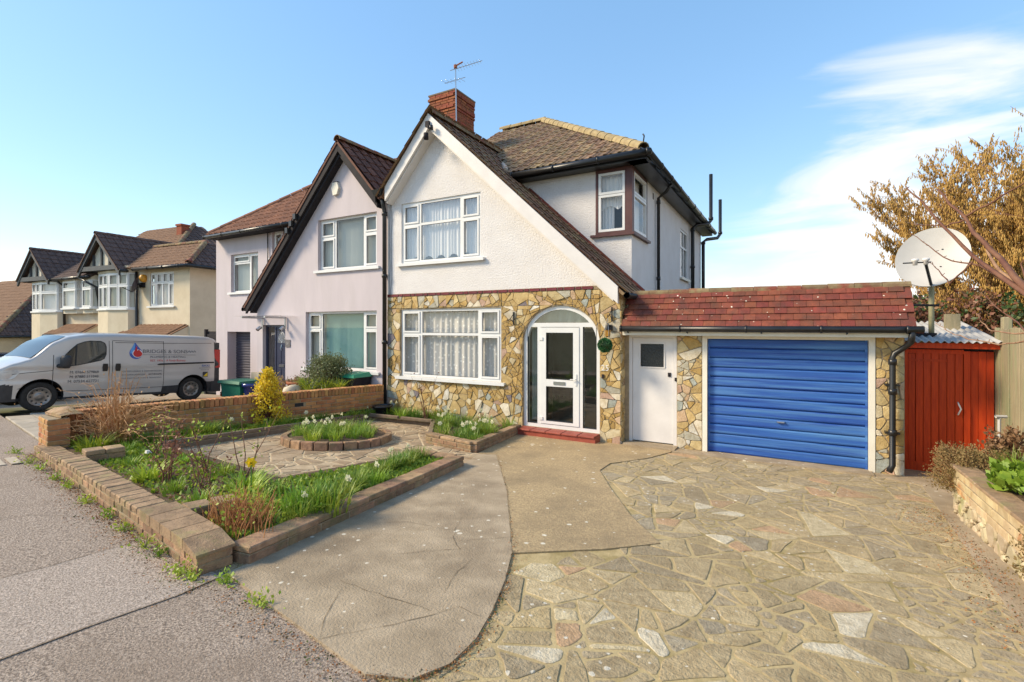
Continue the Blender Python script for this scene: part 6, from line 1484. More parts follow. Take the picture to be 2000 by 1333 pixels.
mb = MB(); mb.box(-.66, .66, -.05, 1.25, 1.405, 1.44); mb.tube([(.69, -.9, .95), (.655, -.2, 1.35), (.65, .15, 1.42), (.65, 1.2, 1.42), (.7, 1.8, .97)], .03, 5); mb.tube([(.66, .5, 1.42), (.76, .5, .93)], .035, 5); mb.tube([(-.69, -.9, .95), (-.655, -.2, 1.35), (-.65, .15, 1.42), (-.65, 1.2, 1.42), (-.7, 1.8, .97)], .03, 5); mb.build('roof', m_carp, CAR)
for y in (-1.3, 1.3):
    for s in (1, -1):
        mb = MB(); mb.lathe([(.0, s*.8), (.2, s*.82), (.3, s*.82), (.31, s*.78), (.31, s*.64), (0, s*.63)], (0, y, .31), 20, axis='X'); mb.build('wheel', m_rubber, CAR, True)

def nth(i):
    return ['first', 'second', 'third', 'fourth', 'fifth', 'sixth', 'seventh', 'eighth', 'ninth', 'tenth', 'eleventh', 'twelfth', 'thirteenth', 'fourteenth', 'fifteenth', 'sixteenth', 'seventeenth', 'eighteenth', 'nineteenth', 'twentieth', 'twenty-first', 'twenty-second', 'twenty-third', 'twenty-fourth', 'twenty-fifth', 'twenty-sixth', 'twenty-seventh', 'twenty-eighth', 'twenty-ninth', 'thirtieth'][i]
# ================================================================== SMALL THINGS BY THE LILAC HOUSE
m_green_plastic = mat('green_plastic', (.01, .12, .075), (.014, .15, .095), 5, .45)
rbx = thing('recycling_box', (-13.05, 8.0, gz(0, 8)), 'dark green plastic storage box with lid in front of the lilac house', 'storage box')
mb = MB(); x0, y0, z0 = -13.05, 8.0, gz(0, 8)
mb.hexa([(x0-.40, y0-.26, z0), (x0+.40, y0-.26, z0), (x0+.40, y0+.26, z0), (x0-.40, y0+.26, z0), (x0-.44, y0-.3, z0+.56), (x0+.44, y0-.3, z0+.56), (x0+.44, y0+.3, z0+.56), (x0-.44, y0+.3, z0+.56)]); mb.build('body', m_green_plastic, rbx)
mb = MB(); mb.hexa([(x0-.5, y0-.36, z0+.56), (x0+.5, y0-.36, z0+.56), (x0+.5, y0+.36, z0+.56), (x0-.5, y0+.36, z0+.56), (x0-.47, y0-.33, z0+.63), (x0+.47, y0-.33, z0+.63), (x0+.47, y0+.33, z0+.63), (x0-.47, y0+.33, z0+.63)]); mb.build('lid', m_green_plastic, rbx)
mb = MB(); mb.box(-13.35, -13.0, 8.42, 8.5, .0, .82); mb.v = [(x, y+(.08*(z)), z) for x, y, z in mb.v]; single('grey_slab', mb, m_slab, (-13.2, 8.45, 0), 'pale grey slab leaning behind the green storage box', 'slab')
def pot(name, x, y, z, r, h, m, label, cat='plant pot', soil=m_soil, rim=.02):
    t = thing(name, (x, y, z), label, cat); mb = MB(); mb.smooth = False
    mb.lathe([(0, 0), (r*.68, 0), (r*.78, h*.2), (r*.95, h*.82), (r+rim, h*.83), (r+rim, h), (r-.02, h), (r*.85, h*.85)], (x, y, z), 24); mb.build('pot', m, t, True)
    mb = MB(); mb.lathe([(r*.88, h*.86), (0, h*.9)], (x, y, z), 24); mb.build('soil', soil, t); return t
m_blue_glaze = mat('blue_glazed_pot', (.015, .02, .14), (.02, .03, .2), 8, .2, coat=.5)
pot('blue_pot', -12.45, 7.95, .12, .24, .50, m_blue_glaze, 'dark blue glazed plant pot beside the green storage box')
pot('terracotta_pot', -10.85, 8.25, .32, .36, .42, m_terracotta, 'wide terracotta pot under the lilac house window')
pot('black_pot', -8.02, 8.2, gz(0, 8.2)+.1, .21, .22, m_black, 'black plastic pot at the foot of the downpipe')
mb = MB(); mb.lathe([(0, 0), (.16, .0), (.2, .08), (.17, .17), (.08, .22), (0, .23)], (-9.75, 7.15, .58), 14); mb.v = [(x*1+.0, y, z+.02*math.sin(x*20)) for x, y, z in mb.v]
single('stone_boulder', mb, mat('pale_boulder', (.55, .48, .36), (.45, .38, .28), 7, .9, .5, 30), (-9.75, 7.15, .5), 'rounded pale boulder on top of the brick boundary wall', 'boulder', smooth=True)
bp = random.Random(6); pm_ = brick_mesh(.215, .1025, .065, m_brick, 'loose_brick', .006, bp)
k = 0
for lay, cnt in ((0, 6), (1, 5), (2, 3)):
    for i in range(cnt):
        x = -15.0+.24*(i % 3)+bp.uniform(-.03, .03)+lay*.06; y = 8.62+.14*(i//3)+bp.uniform(-.02, .02)
        o = bpy.data.objects.new('loose_brick', pm_); COL.objects.link(o); o.location = (x, y, gz(x, y)+.04+.068*lay); o.rotation_euler = (bp.uniform(-.05, .05), bp.uniform(-.05, .05), bp.uniform(-.5, .5))
        setp(o, 'loose red brick in the heap between van and green box', 'brick', 'bricks heaped beside the van')
wb = thing('wheelie_bin', (-8.95, 8.25, 0), 'dark refuse bin with green lid under the lilac house window', 'refuse bin')
mb = MB(); x0, y0 = -9.0, 8.28; mb.hexa([(x0-.22, y0-.22, .0), (x0+.22, y0-.22, .0), (x0+.22, y0+.22, .0), (x0-.22, y0+.22, .0), (x0-.28, y0-.27, .93), (x0+.28, y0-.27, .93), (x0+.28, y0+.27, .93), (x0-.28, y0+.27, .93)]); mb.build('body', m_charcoal, wb)
mb = MB(); mb.hexa([(x0-.3, y0-.3, .93), (x0+.3, y0-.3, .93), (x0+.3, y0+.3, .93), (x0-.3, y0+.3, .93), (x0-.22, y0-.22, 1.0), (x0+.22, y0-.22, 1.0), (x0+.22, y0+.28, 1.03), (x0-.22, y0+.28, 1.03)]); mb.build('lid', mat('bright_green_lid', (.01, .22, .11), None, rough=.4), wb)
# small things in the beds
mb = MB(); mb.hexa([(-7.57, 3.3, .40), (-7.45, 3.27, .40), (-7.43, 3.35, .40), (-7.54, 3.38, .40), (-7.55, 3.31, .455), (-7.46, 3.29, .465), (-7.45, 3.34, .455), (-7.53, 3.36, .45)]); single('white_stone', mb, m_wht_v, (-7.5, 3.33, .42), 'small bluish white stone lying in the mossy bed', 'stone')
mb = MB(); mb.tube([(2.25, 8.3, .2), (2.25, 8.3, .98)], .018, 6); mb.tube([(2.25, 8.3, .98), (2.21, 8.28, 1.0), (2.32, 8.32, 1.0)], .022, 6); single('garden_tap', mb, m_dish, (2.18, 8.3, 0), 'thin grey standpipe in front of the weathered fence', 'standpipe')

# ================================================================== PLANTS
def blade(mb, o, ang, h, lean, w, curl, r, seg=3):
    d = Vector((math.cos(ang), math.sin(ang), 0)); s = Vector((-d.y, d.x, 0)); vs = []
    for i in range(seg+1):
        t = i/seg; p = Vector(o)+d*(lean*h*(t**1.6)+curl*h*t**3)+Vector((0, 0, h*(t-.35*curl*t**3-.12*lean*t*t))); ww = w*(1-t**2.2)*.5+.0008
        vs += [p-s*ww, p+s*ww]
    mb.add(vs, [(2*i, 2*i+1, 2*i+3, 2*i+2) for i in range(seg)])
def clump_mesh(name, m, n, h, rad, seed, w=.013, lean=.35):
    r = random.Random(seed); mb = MB()
    for i in range(n):
        q = r.uniform(0, 6.283); rr_ = rad*math.sqrt(r.random()); blade(mb, (rr_*math.cos(q), rr_*math.sin(q), -.02), q+r.uniform(-.9, .9), h*r.uniform(.55, 1.1), r.uniform(.05, lean)+.3*rr_/max(rad, .01)*lean, w*r.uniform(.7, 1.2), r.choice((0, 0, .15, .4, .7)), r)
    return mb.mesh(name, m)
def flower_mesh(m1, m2, r0=.045):
    mb = MB(); 
    for i in range(6):
        q = i*math.pi/3; d = Vector((0, math.cos(q), math.sin(q))); s = Vector((0, -math.sin(q), math.cos(q)))
        mb.add([(0, 0, 0), tuple(d*r0*.6+s*r0*.38+Vector((.006, 0, 0))), tuple(d*r0), tuple(d*r0*.6-s*r0*.38+Vector((.006, 0, 0)))], [(0, 1, 2, 3)], 0)
    mb.lathe([(r0*.2, .0), (r0*.25, .018), (r0*.36, .03)], (0, 0, 0), 8, 1, axis='X')
    return mb.mesh('flower', [m1, m2])
leafs = [clump_mesh('leaves', m_leaf2, 75, .25, .12, s) for s in (1, 2, 3)]+[clump_mesh('leaves', m_leaf, 70, .21, .13, s) for s in (4, 5)]
flw = flower_mesh(m_petal_w, m_petal); fly = flower_mesh(m_petal_y, m_petal_y, .055)
stem = MB(); stem.tube([(0, 0, -.26), (.004, 0, -.1), (0, 0, 0)], .004, 4); stem_me = stem.mesh('stem', m_leaf2)
pr_ = random.Random(14)
def clump(x, y, z, label, group, fl=0, s=1.0, kind=None, flm=None, name='daffodil_clump', cat='daffodils'):
    t = thing(name, (x, y, z), label, cat, group)
    M = Matrix.Translation((x, y, z)) @ Matrix.Rotation(pr_.uniform(0, 6.28), 4, 'Z') @ Matrix.Scale(s*pr_.uniform(.85, 1.15), 4)
    inst('leaves', leafs[pr_.randrange(len(leafs)) if kind is None else kind], M, t)
    for i in range(fl):
        p = Vector((x+pr_.uniform(-.12, .12)*s, y+pr_.uniform(-.12, .12)*s, z+.26*s*pr_.uniform(.8, 1.2)))
        Mf = Matrix.Translation(p) @ Matrix.Rotation(pr_.uniform(-2.4, .6), 4, 'Z') @ Matrix.Rotation(pr_.uniform(.0, .5), 4, 'Y')
        f = inst('flower', flm or flw, Mf, t); inst('stem', stem_me, Matrix.Translation(p), t)
    return t
def bz(x, y): return gz(x, y)+.11
for i in range(24):
    q = i*2.39996; rr_ = .66*math.sqrt((i+.5)/24); x, y = RC[0]+rr_*math.cos(q), RC[1]+rr_*math.sin(q)
    clump(x, y, gz(x, y)+.14, 'green daffodil clump with pale flowers in the round brick bed', 'daffodils in the round bed', (1, 0, 1, 0, 1)[i % 5], .85)
B2P = [(-5.3, 6.75), (-4.45, 6.6), (-4.8, 8.4), (-6.2, 8.4), (-6.3, 8.15)]
i = 0
while i < 34:
    x, y = pr_.uniform(-6.3, -4.4), pr_.uniform(6.6, 8.45)
    if not inside(B2P, x, y): continue
    clump(x, y, bz(x, y), 'daffodil clump with pale flowers in the bed left of the front door', 'daffodils beside the front door', (i % 3 == 0)+(i % 2), .95); i += 1
for i in range(12):
    x = -8.2+2.1*(i+pr_.random())/12; y = pr_.uniform(8.15, 8.5)
    clump(x, y, bz(x, y), nth(i)+' daffodil clump from the downpipe along the stone cladded wall', 'daffodils below the stone wall', i % 2, 1.0)
for i in range(26):
    t_ = (i+pr_.random())/26; x = -3.8+(-.62)*t_+pr_.uniform(-.12, .1)-.1*t_; y = 2.75+2.6*t_
    clump(x, y, bz(x, y), nth(i)+' daffodil clump from the pavement in the long bed beside the drive', 'daffodils beside the drive', 1 if i % 6 == 0 else 0, .8)
for i in range(4):
    x, y = -3.98+.09*i, 2.98+.05*i
    clump(x, y, bz(x, y)+.02, nth(i)+' of the tall upright green clumps from the pavement beside the drive', 'tall clumps in the long bed', 0, 1.25, 3)
t = clump(-4.28, 2.72, bz(-4.28, 2.72), 'single large yellow daffodil in the front bed', None, 0, .7)
p = Vector((-4.28, 2.72, .90-.02)); inst('flower', fly, Matrix.Translation(p) @ Matrix.Rotation(-.9, 4, 'Z') @ Matrix.Rotation(.1, 4, 'Y'), t); inst('stem', stem_me, Matrix.Translation(p) @ Matrix.Scale(1.7, 4), t)
for i in range(30):
    t_ = (i+pr_.random())/30; y = 3.6+4.7*t_; bx_ = -9.25+(.83)*((y-2.98)/5.5)+.28
    x = pr_.uniform(bx_, max(bx_+.1, -8.3)); clump(x, y, bz(x, y), nth(i)+' low bulb clump from the pavement along the boundary wall foot', 'bulb leaves along the boundary wall', 1 if i % 9 == 0 else 0, pr_.uniform(.55, .9))
lush = clump_mesh('leaves', m_leaf, 110, .24, .14, 21, .022, .7)
for x, y, s, lb in ((-8.42, 3.05, 1.1, 'lush bright green leaf clump at the left end of the front wall'), (-6.15, 2.72, .95, 'bright green leaf clump behind the middle of the front wall'), (-8.55, 4.6, 1.0, 'dark green leaf clump below the left part of the boundary wall'), (-4.75, 2.95, .95, 'green leaf clump beside the dry stems in the front bed'), (-5.05, 3.15, .9, 'green leaf clump at the path edge of the front bed')):
    t = thing('leafy_plant', (x, y, bz(x, y)), lb, 'plant'); inst('leaves', lush, Matrix.Translation((x, y, bz(x, y))) @ Matrix.Scale(s, 4), t)
for i, (x, y, s) in enumerate(((-8.7, 3.55, .7), (-8.0, 3.3, .6), (-7.6, 3.0, .7), (-7.0, 2.9, .65), (-6.7, 3.35, .6), (-5.75, 3.3, .7), (-5.5, 2.65, .7), (-4.9, 2.6, .8), (-4.6, 3.2, .8), (-4.45, 2.9, .75))):
    clump(x, y, bz(x, y), nth(i)+' low green clump from the left in the bed behind the front wall', 'green clumps behind the front wall', 0, s*1.15, 3+i % 2, None, 'leafy_plant', 'plant')
# low ground cover: moss, weeds and dead leaves in the beds
def leaflets(mb, pts, size, r, up=.6, mi=0):
    for p in pts:
        d = Vector((r.uniform(-1, 1), r.uniform(-1, 1), r.uniform(.1, up*2))).normalized(); s = d.cross(Vector((r.uniform(-1, 1), r.uniform(-1, 1), r.uniform(-1, 1)))).normalized(); L = size*r.uniform(.6, 1.4)
        p = Vector(p); mb.add([p, p+d*L*.5+s*L*.3, p+d*L, p+d*L*.5-s*L*.3], [(0, 1, 2, 3)], mi)
gc = MB(); r = random.Random(4)
FB_ = [(-9.2, 3.0), (-3.7, 2.25), (-4.1, 5.4), (-4.6, 5.4), (-5.0, 3.45), (-8.15, 3.65), (-8.25, 8.5), (-8.45, 8.5)]
pts = []
while len(pts) < 21000:
    x, y = r.uniform(-9.2, -3.7), r.uniform(2.2, 8.5)
    if inside(FB_, x, y): pts.append((x, y, bz(x, y)-.01))
pts.sort(key=lambda p: (1 if -7.2 < p[0] < -4.4 and p[1] < 3.5 else 0)+r.gauss(0, .55))
leaflets(gc, pts[:11500], .055, r, .8, 0); leaflets(gc, pts[11500:15000], .05, r, .5, 1); leaflets(gc, pts[15000:], .04, r, .15, 2)
setp(gc.build('ground_cover', [m_leaf, m_leaf_lime, m_leaf_brown]), 'mossy weeds and fallen leaves covering the beds', 'ground cover', kind='stuff')
lit = MB(); pts = []
for i in range(2600):
    t_ = r.random(); x = -9.3+5.9*t_; y = fl(x)-.05-abs(r.gauss(0, .13))-.05; pts.append((x, y, gz(x, y)+.004))
for i in range(700):
    j = r.randrange(len(CURVE)-1); a_, b_ = CURVE[j], CURVE[j+1]; q = r.random(); x = a_[0]+(b_[0]-a_[0])*q+r.gauss(.02, .012); y = a_[1]+(b_[1]-a_[1])*q+r.gauss(0, .012); pts.append((x, y, gz(x, y)+.016))
for i in range(900):
    x = r.uniform(-3.3, 1.2); y = fl(x)+r.gauss(-.07, .07); pts.append((x, y, gz(x, y)+.008))
for i in range(900):
    y = r.uniform(3.8, 7.0); x = 1.45-abs(r.gauss(0, .22)); pts.append((x, y, gz(x, y)+.018))
pts += [(x+r.gauss(0, .04), y+r.gauss(0, .03), z) for x, y, z in pts]
leaflets(lit, pts, .013, r, .12, 0); k = len(lit.f)
lit.m = [r.choice((0, 0, 1, 2)) for _ in lit.f]
setp(lit.build('leaf_litter', [m_litter, m_leaf_brown, m_moss]), 'rusty moss and leaf litter along the pavement and drive edges', 'leaf litter', kind='stuff')
# weeds along the foot of the front wall
wd = random.Random(8)
for i, (x, y) in enumerate(((-9.5, 2.55), (-8.6, 2.45), (-8.1, 2.4), (-7.4, 2.33), (-6.9, 2.28), (-6.1, 2.17), (-5.5, 2.1), (-5.0, 2.03), (-4.45, 1.95), (-4.2, 1.93), (-3.75, 1.85), (-3.6, 1.84), (-3.35, 1.95), (-2.9, 1.9))):
    mb = MB(); R_ = .09 if i not in (8, 10, 1) else .13; pts = [(x+wd.gauss(0, R_*.6), y+wd.gauss(0, R_*.35), gz(x, y)+abs(wd.gauss(0, R_*.45))) for _ in range(60 if R_ < .15 else 120)]
    leaflets(mb, pts, .028 if R_ < .15 else .034, wd, .5)
    t = thing('weed', (x, y, gz(x, y)), nth(i)+' green weed from the left along the foot of the front wall', 'weed', 'weeds along the front wall'); mb.build('leaves', m_leaf_lime if i % 3 else m_leaf, t)
    sm = MB()
    for p in pts[::4]: sm.tube([(x, y, gz(x, y)), p], .002, 3, False)
    sm.build('stems', m_leaf, t)
# dry reddish stems by the corner pier
t = thing('dry_stem_plant', (-3.95, 2.42, bz(0, 2.4)), 'clump of dry reddish brown stems behind the front corner pier', 'dry plant'); mb = MB(); r = random.Random(3)
for i in range(330):
    x, y = -3.98+r.gauss(0, .14), 2.45+r.gauss(0, .09); h = r.uniform(.12, .34); q = r.uniform(0, 6.28); mb.tube([(x, y, .42), (x+.04*math.cos(q), y+.04*math.sin(q), .42+h*.6), (x+.1*math.cos(q), y+.1*math.sin(q), .42+h)], [.004, .003, .0015], 3, False)
mb.build('stems', mat('russet_stem', (.30, .11, .04), (.40, .2, .07), 14, .8), t)
mb = MB(); leaflets(mb, [(-3.98+r.gauss(0, .17), 2.45+r.gauss(0, .11), .52+r.uniform(0, .25)) for _ in range(260)], .03, r); mb.build('leaves', m_leaf_lime, t)
# roses: thin thorny stems with young leaves
def rose(x, y, h, k, label, seed, lf=m_leaf_lime, nl=60):
    r = random.Random(seed); z = bz(x, y); t = thing('rose_bush', (x, y, z), label, 'rose bush'); mb = MB(); tips = []
    for i in range(k):
        q = r.uniform(0, 6.28); ln = r.uniform(.15, .45)*h; p = [(x+r.uniform(-.05, .05), y+r.uniform(-.05, .05), z-.03)]
        hh = h*r.uniform(.6, 1.05)
        for s in (.35, .7, 1): p.append((x+ln*s*math.cos(q)+r.uniform(-.03, .03), y+ln*s*math.sin(q)+r.uniform(-.03, .03), z+hh*s))
        mb.tube(p, [.007, .006, .004, .002], 5, False); tips += p[1:]
        a_ = Vector(p[2]); b_ = a_+Vector((r.uniform(-.15, .15), r.uniform(-.15, .15), r.uniform(.1, .25)*h)); mb.tube([a_, b_], [.004, .0015], 4, False); tips.append(tuple(b_))
    mb.build('stems', m_bark, t); lm = MB(); pts = [tuple(Vector(r.choice(tips))+Vector((r.gauss(0, .035), r.gauss(0, .035), r.gauss(0, .05)))) for _ in range(nl)]
    leaflets(lm, pts, .04, r, .5); lm.build('leaves', lf, t)
rose(-6.55, 3.1, .62, 6, 'rose bush with red young shoots in the middle of the front bed', 1, m_leaf_red, 110)
rose(-7.35, 3.35, .55, 5, 'yellow-leaved rose near the left end of the path', 2)
rose(-5.9, 3.2, .7, 5, 'tall thin rose at the near edge of the crazy paving', 3)
rose(-5.35, 3.35, .75, 4, 'bare rose stems standing against the crazy paving', 4, m_leaf_lime, 40)
rose(-5.2, 2.8, .5, 5, 'low rose with lime leaves beside the corner clump', 5, m_leaf_red, 60)
rose(-6.75, 8.2, .95, 5, 'tall bare rose with a few red leaves below the window sill', 6, m_leaf_red, 26)
rose(-5.85, 2.75, .45, 6, 'red-leaved rose close behind the front wall', 7, m_leaf_red, 120)
# big bare twiggy shrub at the left end
t = thing('bare_shrub', (-8.75, 3.45, bz(0, 3.4)), 'large leafless tan twiggy shrub in front of the van', 'shrub'); mb = MB(); r = random.Random(10)
for i in range(190):
    q = r.uniform(0, 6.28); sp = r.uniform(.1, 1.75); h = r.uniform(.3, 1.1)*(1.15-.38*sp); x0, y0 = -8.75+r.gauss(0, .1), 3.45+r.gauss(0, .08)
    ex, ey = x0+sp*math.cos(q), y0+sp*math.sin(q)*.4
    p = [Vector((x0, y0, .36)), Vector((x0+(ex-x0)*.28, y0+(ey-y0)*.28, .40+h*.62)), Vector((x0+(ex-x0)*.65, y0+(ey-y0)*.65, .40+h*.95)), Vector((ex, ey, .40+h*r.uniform(.75, 1.05)))]
    mb.tube(p, [.006, .005, .0035, .0015], 4, False)
    for k in range(r.randrange(2, 6)):
        a_ = p[1].lerp(p[3], r.random()); d = Vector((r.uniform(-1, 1), r.uniform(-.6, .6), r.uniform(-.3, .9)))*r.uniform(.06, .2); mb.tube([a_, a_+d*.6+Vector((0, 0, .02)), a_+d], [.003, .002, .001], 3, False)
mb.build('stems', m_twig_dry, t)
mb = MB(); leaflets(mb, [(-8.75+r.gauss(0, .6), 3.45+r.gauss(0, .3), .55+abs(r.gauss(.25, .25))) for _ in range(260)], .03, r); mb.build('dead_leaves', m_twig_dry, t)
# yellow variegated shrub
def shrub(name, x, y, z, h, rad, label, m, nleaf, size, seed, cone=1.0, stems=True, mstem=m_bark, layers=None, cat='shrub'):
    r = random.Random(seed); t = thing(name, (x, y, z), label, cat); mb = MB(); st = MB()
    shoots = []
    for i in range(int(nleaf/26)):
        q = r.uniform(0, 6.28); tz = r.random()**.8; rr_ = rad*(1-cone*tz*.75)*math.sqrt(r.random())*(1 if tz > .12 else .8)
        shoots.append(Vector((x+rr_*math.cos(q), y+rr_*math.sin(q), z+h*tz)))
    for s in shoots:
        o = Vector((x+r.gauss(0, rad*.12), y+r.gauss(0, rad*.12), z)); d = (s-o); tip = s+Vector((d.x*.3, d.y*.3, .06*h+.03)); 
        if stems: st.tube([o, o.lerp(s, .6)+Vector((0, 0, .03)), tip], [.006, .004, .0015], 3, False)
        leaflets(mb, [s.lerp(tip, r.random())+Vector((r.gauss(0, .03), r.gauss(0, .03), r.gauss(0, .03)))*(rad/.35) for _ in range(26)], size, r, .7)
    if st.v: st.build('stems', mstem, t)
    mb.build('foliage', m, t); return t
shrub('yellow_shrub', -8.70, 5.85, .25, .95, .42, 'bright yellow variegated evergreen shrub in front of the boundary wall', m_leaf_yellow, 5200, .04, 5, 1.2)
shrub('rosemary_bush', -9.5, 7.95, .35, .95, .72, 'bushy grey-green rosemary below the lilac house window', m_leaf_rose, 12000, .042, 6, .85)
mb = MB(); r = random.Random(2)
tt = thing('rosemary_sprig', (-9.55, 7.95, 1.1), 'tall single rosemary sprig rising above the bush', 'shrub'); mb.tube([(-9.55, 7.95, .9), (-9.55, 7.95, 1.42)], .005, 4); mb.build('stem', m_bark, tt); mb = MB(); leaflets(mb, [(-9.55+r.gauss(0, .03), 7.95+r.gauss(0, .03), 1.3+r.gauss(0, .06)) for _ in range(160)], .045, r); mb.build('foliage', m_leaf_rose, tt)
for i, (x, y) in enumerate(((-9.75, 7.55), (-9.45, 7.45), (-9.2, 7.6), (-8.95, 7.75))):
    t = thing('leafy_plant', (x, y, .3), nth(i)+' lime strappy plant from the left behind the boundary wall', 'plant', 'lime plants behind the boundary wall')
    inst('leaves', clump_mesh('leaves', m_leaf_lime, 80, .36, .14, 40+i, .022, .8), Matrix.Translation((x, y, .68)), t)
shrub('potted_flowers', -11.3, 7.9, .45, .34, .34, 'pinkish flowering plant beside the navy front door', mat('pink_beige_leaf', (.42, .24, .17), (.30, .26, .10), 22, .7, transl=.2), 900, .045, 8, .6)
shrub('pot_sedum', -10.85, 8.25, .70, .08, .3, 'red sedum filling the wide terracotta pot', m_leaf_red, 500, .035, 9, .2, False)
# right bed: dry heather bushes and green plants
shrub('heather_bush', 1.70, 7.15, .30, .42, .33, 'dry brown heather spilling over the far end of the retaining wall', m_heather, 11000, .020, 11, .5, True, m_twig_dry)
shrub('heather_bush', 1.70, 4.55, .35, .5, .36, 'dry brown heather spilling over the near end of the retaining wall', m_heather, 12000, .020, 12, .5, True, m_twig_dry)
shrub('copper_shrub', 2.15, 7.75, .45, .42, .26, 'copper leaved shrub in front of the fence behind the heather', m_leaf_brown, 1500, .045, 13, .6)
for i, (x, y, s) in enumerate(((2.0, 6.85, 1.25), (2.2, 6.5, 1.35), (1.95, 6.2, 1.2), (2.3, 6.0, 1.4), (2.0, 5.75, 1.2), (2.25, 5.4, 1.3))):
    clump(x, y, .64, nth(i)+' strap-leaved clump from the house in the raised right bed', 'strap leaves in the raised bed', 1 if i == 1 else 0, s, i % 5, None, 'strap_plant', 'plant')
shrub('primrose_plant', 1.86, 6.0, .62, .18, .26, 'low green leafy plant on the edge of the raised bed', m_leaf, 1100, .075, 15, .3, False)
shrub('primrose_plant', 1.9, 5.35, .64, .2, .26, 'low broad-leaved plant at the near end of the raised bed', m_leaf, 1100, .075, 16, .3, False)
# hedge bush behind the red store
def bush(name, cx_, cy_, z0, rx, ry, h, n, size, mats, label, seed, cat='bush'):
    r = random.Random(seed); t = thing(name, (cx_, cy_, z0), label, cat); mb = MB(); pts = []
    blobs = [(cx_+r.uniform(-rx, rx)*.75, cy_+r.uniform(-ry, ry)*.75, z0+h*r.uniform(.25, .85), r.uniform(.25, .5)*min(rx, h)) for _ in range(26)]
    for i in range(n):
        b = r.choice(blobs); q = r.uniform(0, 6.28); zz = r.uniform(-1, 1); s = math.sqrt(1-zz*zz); k = b[3]*r.uniform(.75, 1.08); pts.append((b[0]+k*s*math.cos(q), b[1]+k*s*math.sin(q), max(z0+.02, b[2]+k*zz)))
    leaflets(mb, pts, size, r, .5); mb.m = [r.choice(range(len(mats))) for _ in mb.f]; mb.build('crown', mats, t)
    st = MB()
    for i in range(16):
        b = r.choice(blobs); st.tube([(cx_+r.gauss(0, .1), cy_+r.gauss(0, .1), z0), ((cx_+b[0])/2, (cy_+b[1])/2, (z0+b[2])/2+.1), b[:3]], [.03, .02, .008], 5, False)
    st.build('trunk', m_bark, t)
bush('shrub_hedge', 2.55, 12.2, 0, 1.3, .7, 2.9, 12000, .085, [m_leaf_red, m_leaf_brown, m_leaf_red, m_leaf_dark], 'reddish brown leafy hedge behind the corrugated roof', 1)
bush('evergreen_bush', 4.3, 11.6, 0, 1.2, .8, 3.3, 9000, .085, [m_leaf_dark, m_leaf_dark, m_leaf_rose], 'dark green evergreen behind the fence at the right edge', 2)
# brick outbuilding glimpsed between the stems
ob = thing('brick_outbuilding', (4, 17, 0), 'orange brick outbuilding glimpsed behind the hazel tree', 'building'); mb = MB(); mb.box(1.9, 7.5, 17, 20, 0, 2.5); mb.build('wall', m_brick, ob)
mb = MB(); mb.prism([(1.8, 16.9, 2.5), (7.6, 16.9, 2.5), (7.6, 18.5, 2.9), (1.8, 18.5, 2.9)], (0, 0, .08)); mb.build('roof', m_tile_far_lit, ob)
mb = MB()
for i in range(30): mb.box(2.0+.18*i, 2.03+.18*i, 16.93, 16.96, .3, 2.45)
for i in range(12): mb.box(1.95, 7.4, 16.96, 16.985, .35+.18*i, .38+.18*i)
mb.build('trellis', m_timber, ob)
# hazel tree covered in catkins
hz = thing('hazel_tree', (5.6, 14.2, 0), 'golden hazel tree hung with catkins behind the satellite dish', 'tree'); r = random.Random(77); st = MB(); ck = MB()
def catkin(p):
    L = r.uniform(.05, .11); w = .011; a_ = Vector((r.uniform(-.25, .25), r.uniform(-.25, .25), -1)).normalized()*L; s1 = Vector((w, 0, 0)); s2 = Vector((0, w, 0)); q = p+a_*.5
    ck.add([p, q+s1, q+s2, q-s1, q-s2, p+a_], [(0, 1, 2), (0, 2, 3), (0, 3, 4), (0, 4, 1), (5, 2, 1), (5, 3, 2), (5, 4, 3), (5, 1, 4)])
def grow(p, d, L, rad, lev):
    pts = [p]; rs = [rad]; k = 5
    for i in range(k):
        d = (d+Vector((r.gauss(0, .10), r.gauss(0, .10), r.gauss(.015, .06)))).normalized(); p = p+d*(L/k); pts.append(p); rs.append(rad*(1-.8*(i+1)/k))
        if lev < 3 and i > 0:
            for _ in range(2 if lev == 0 else (2 if lev == 1 else r.choice((1, 2)))):
                dd = (d+Vector((r.gauss(0, .42), r.gauss(0, .42), r.gauss(.15, .25)))).normalized(); grow(p, dd, L*r.uniform(.34, .55), rs[-1]*.6, lev+1)
    st.tube(pts, [max(q, .004) for q in rs], 5 if lev < 2 else 3, False)
    if lev >= 2:
        for i in range(len(pts)-1):
            for _ in range(r.choice((2, 3, 4, 5))): catkin(pts[i].lerp(pts[i+1], r.random())+Vector((r.gauss(0, .02), r.gauss(0, .02), 0)))
for i in range(32):
    q = 2*math.pi*i/32+r.uniform(-.2, .2); tl = r.uniform(.08, .5)*(.85 if math.cos(q) < -.3 else 1); L = r.uniform(3.1, 4.5)*(1-.25*tl)
    grow(Vector((5.6+.6*math.cos(q), 14.2+.6*math.sin(q), 0)), Vector((math.cos(q)*tl-.05, math.sin(q)*tl, 1)).normalized(), L, .05, 0)
st.build('trunk', m_bark, hz); ck.build('crown', m_catkin, hz)
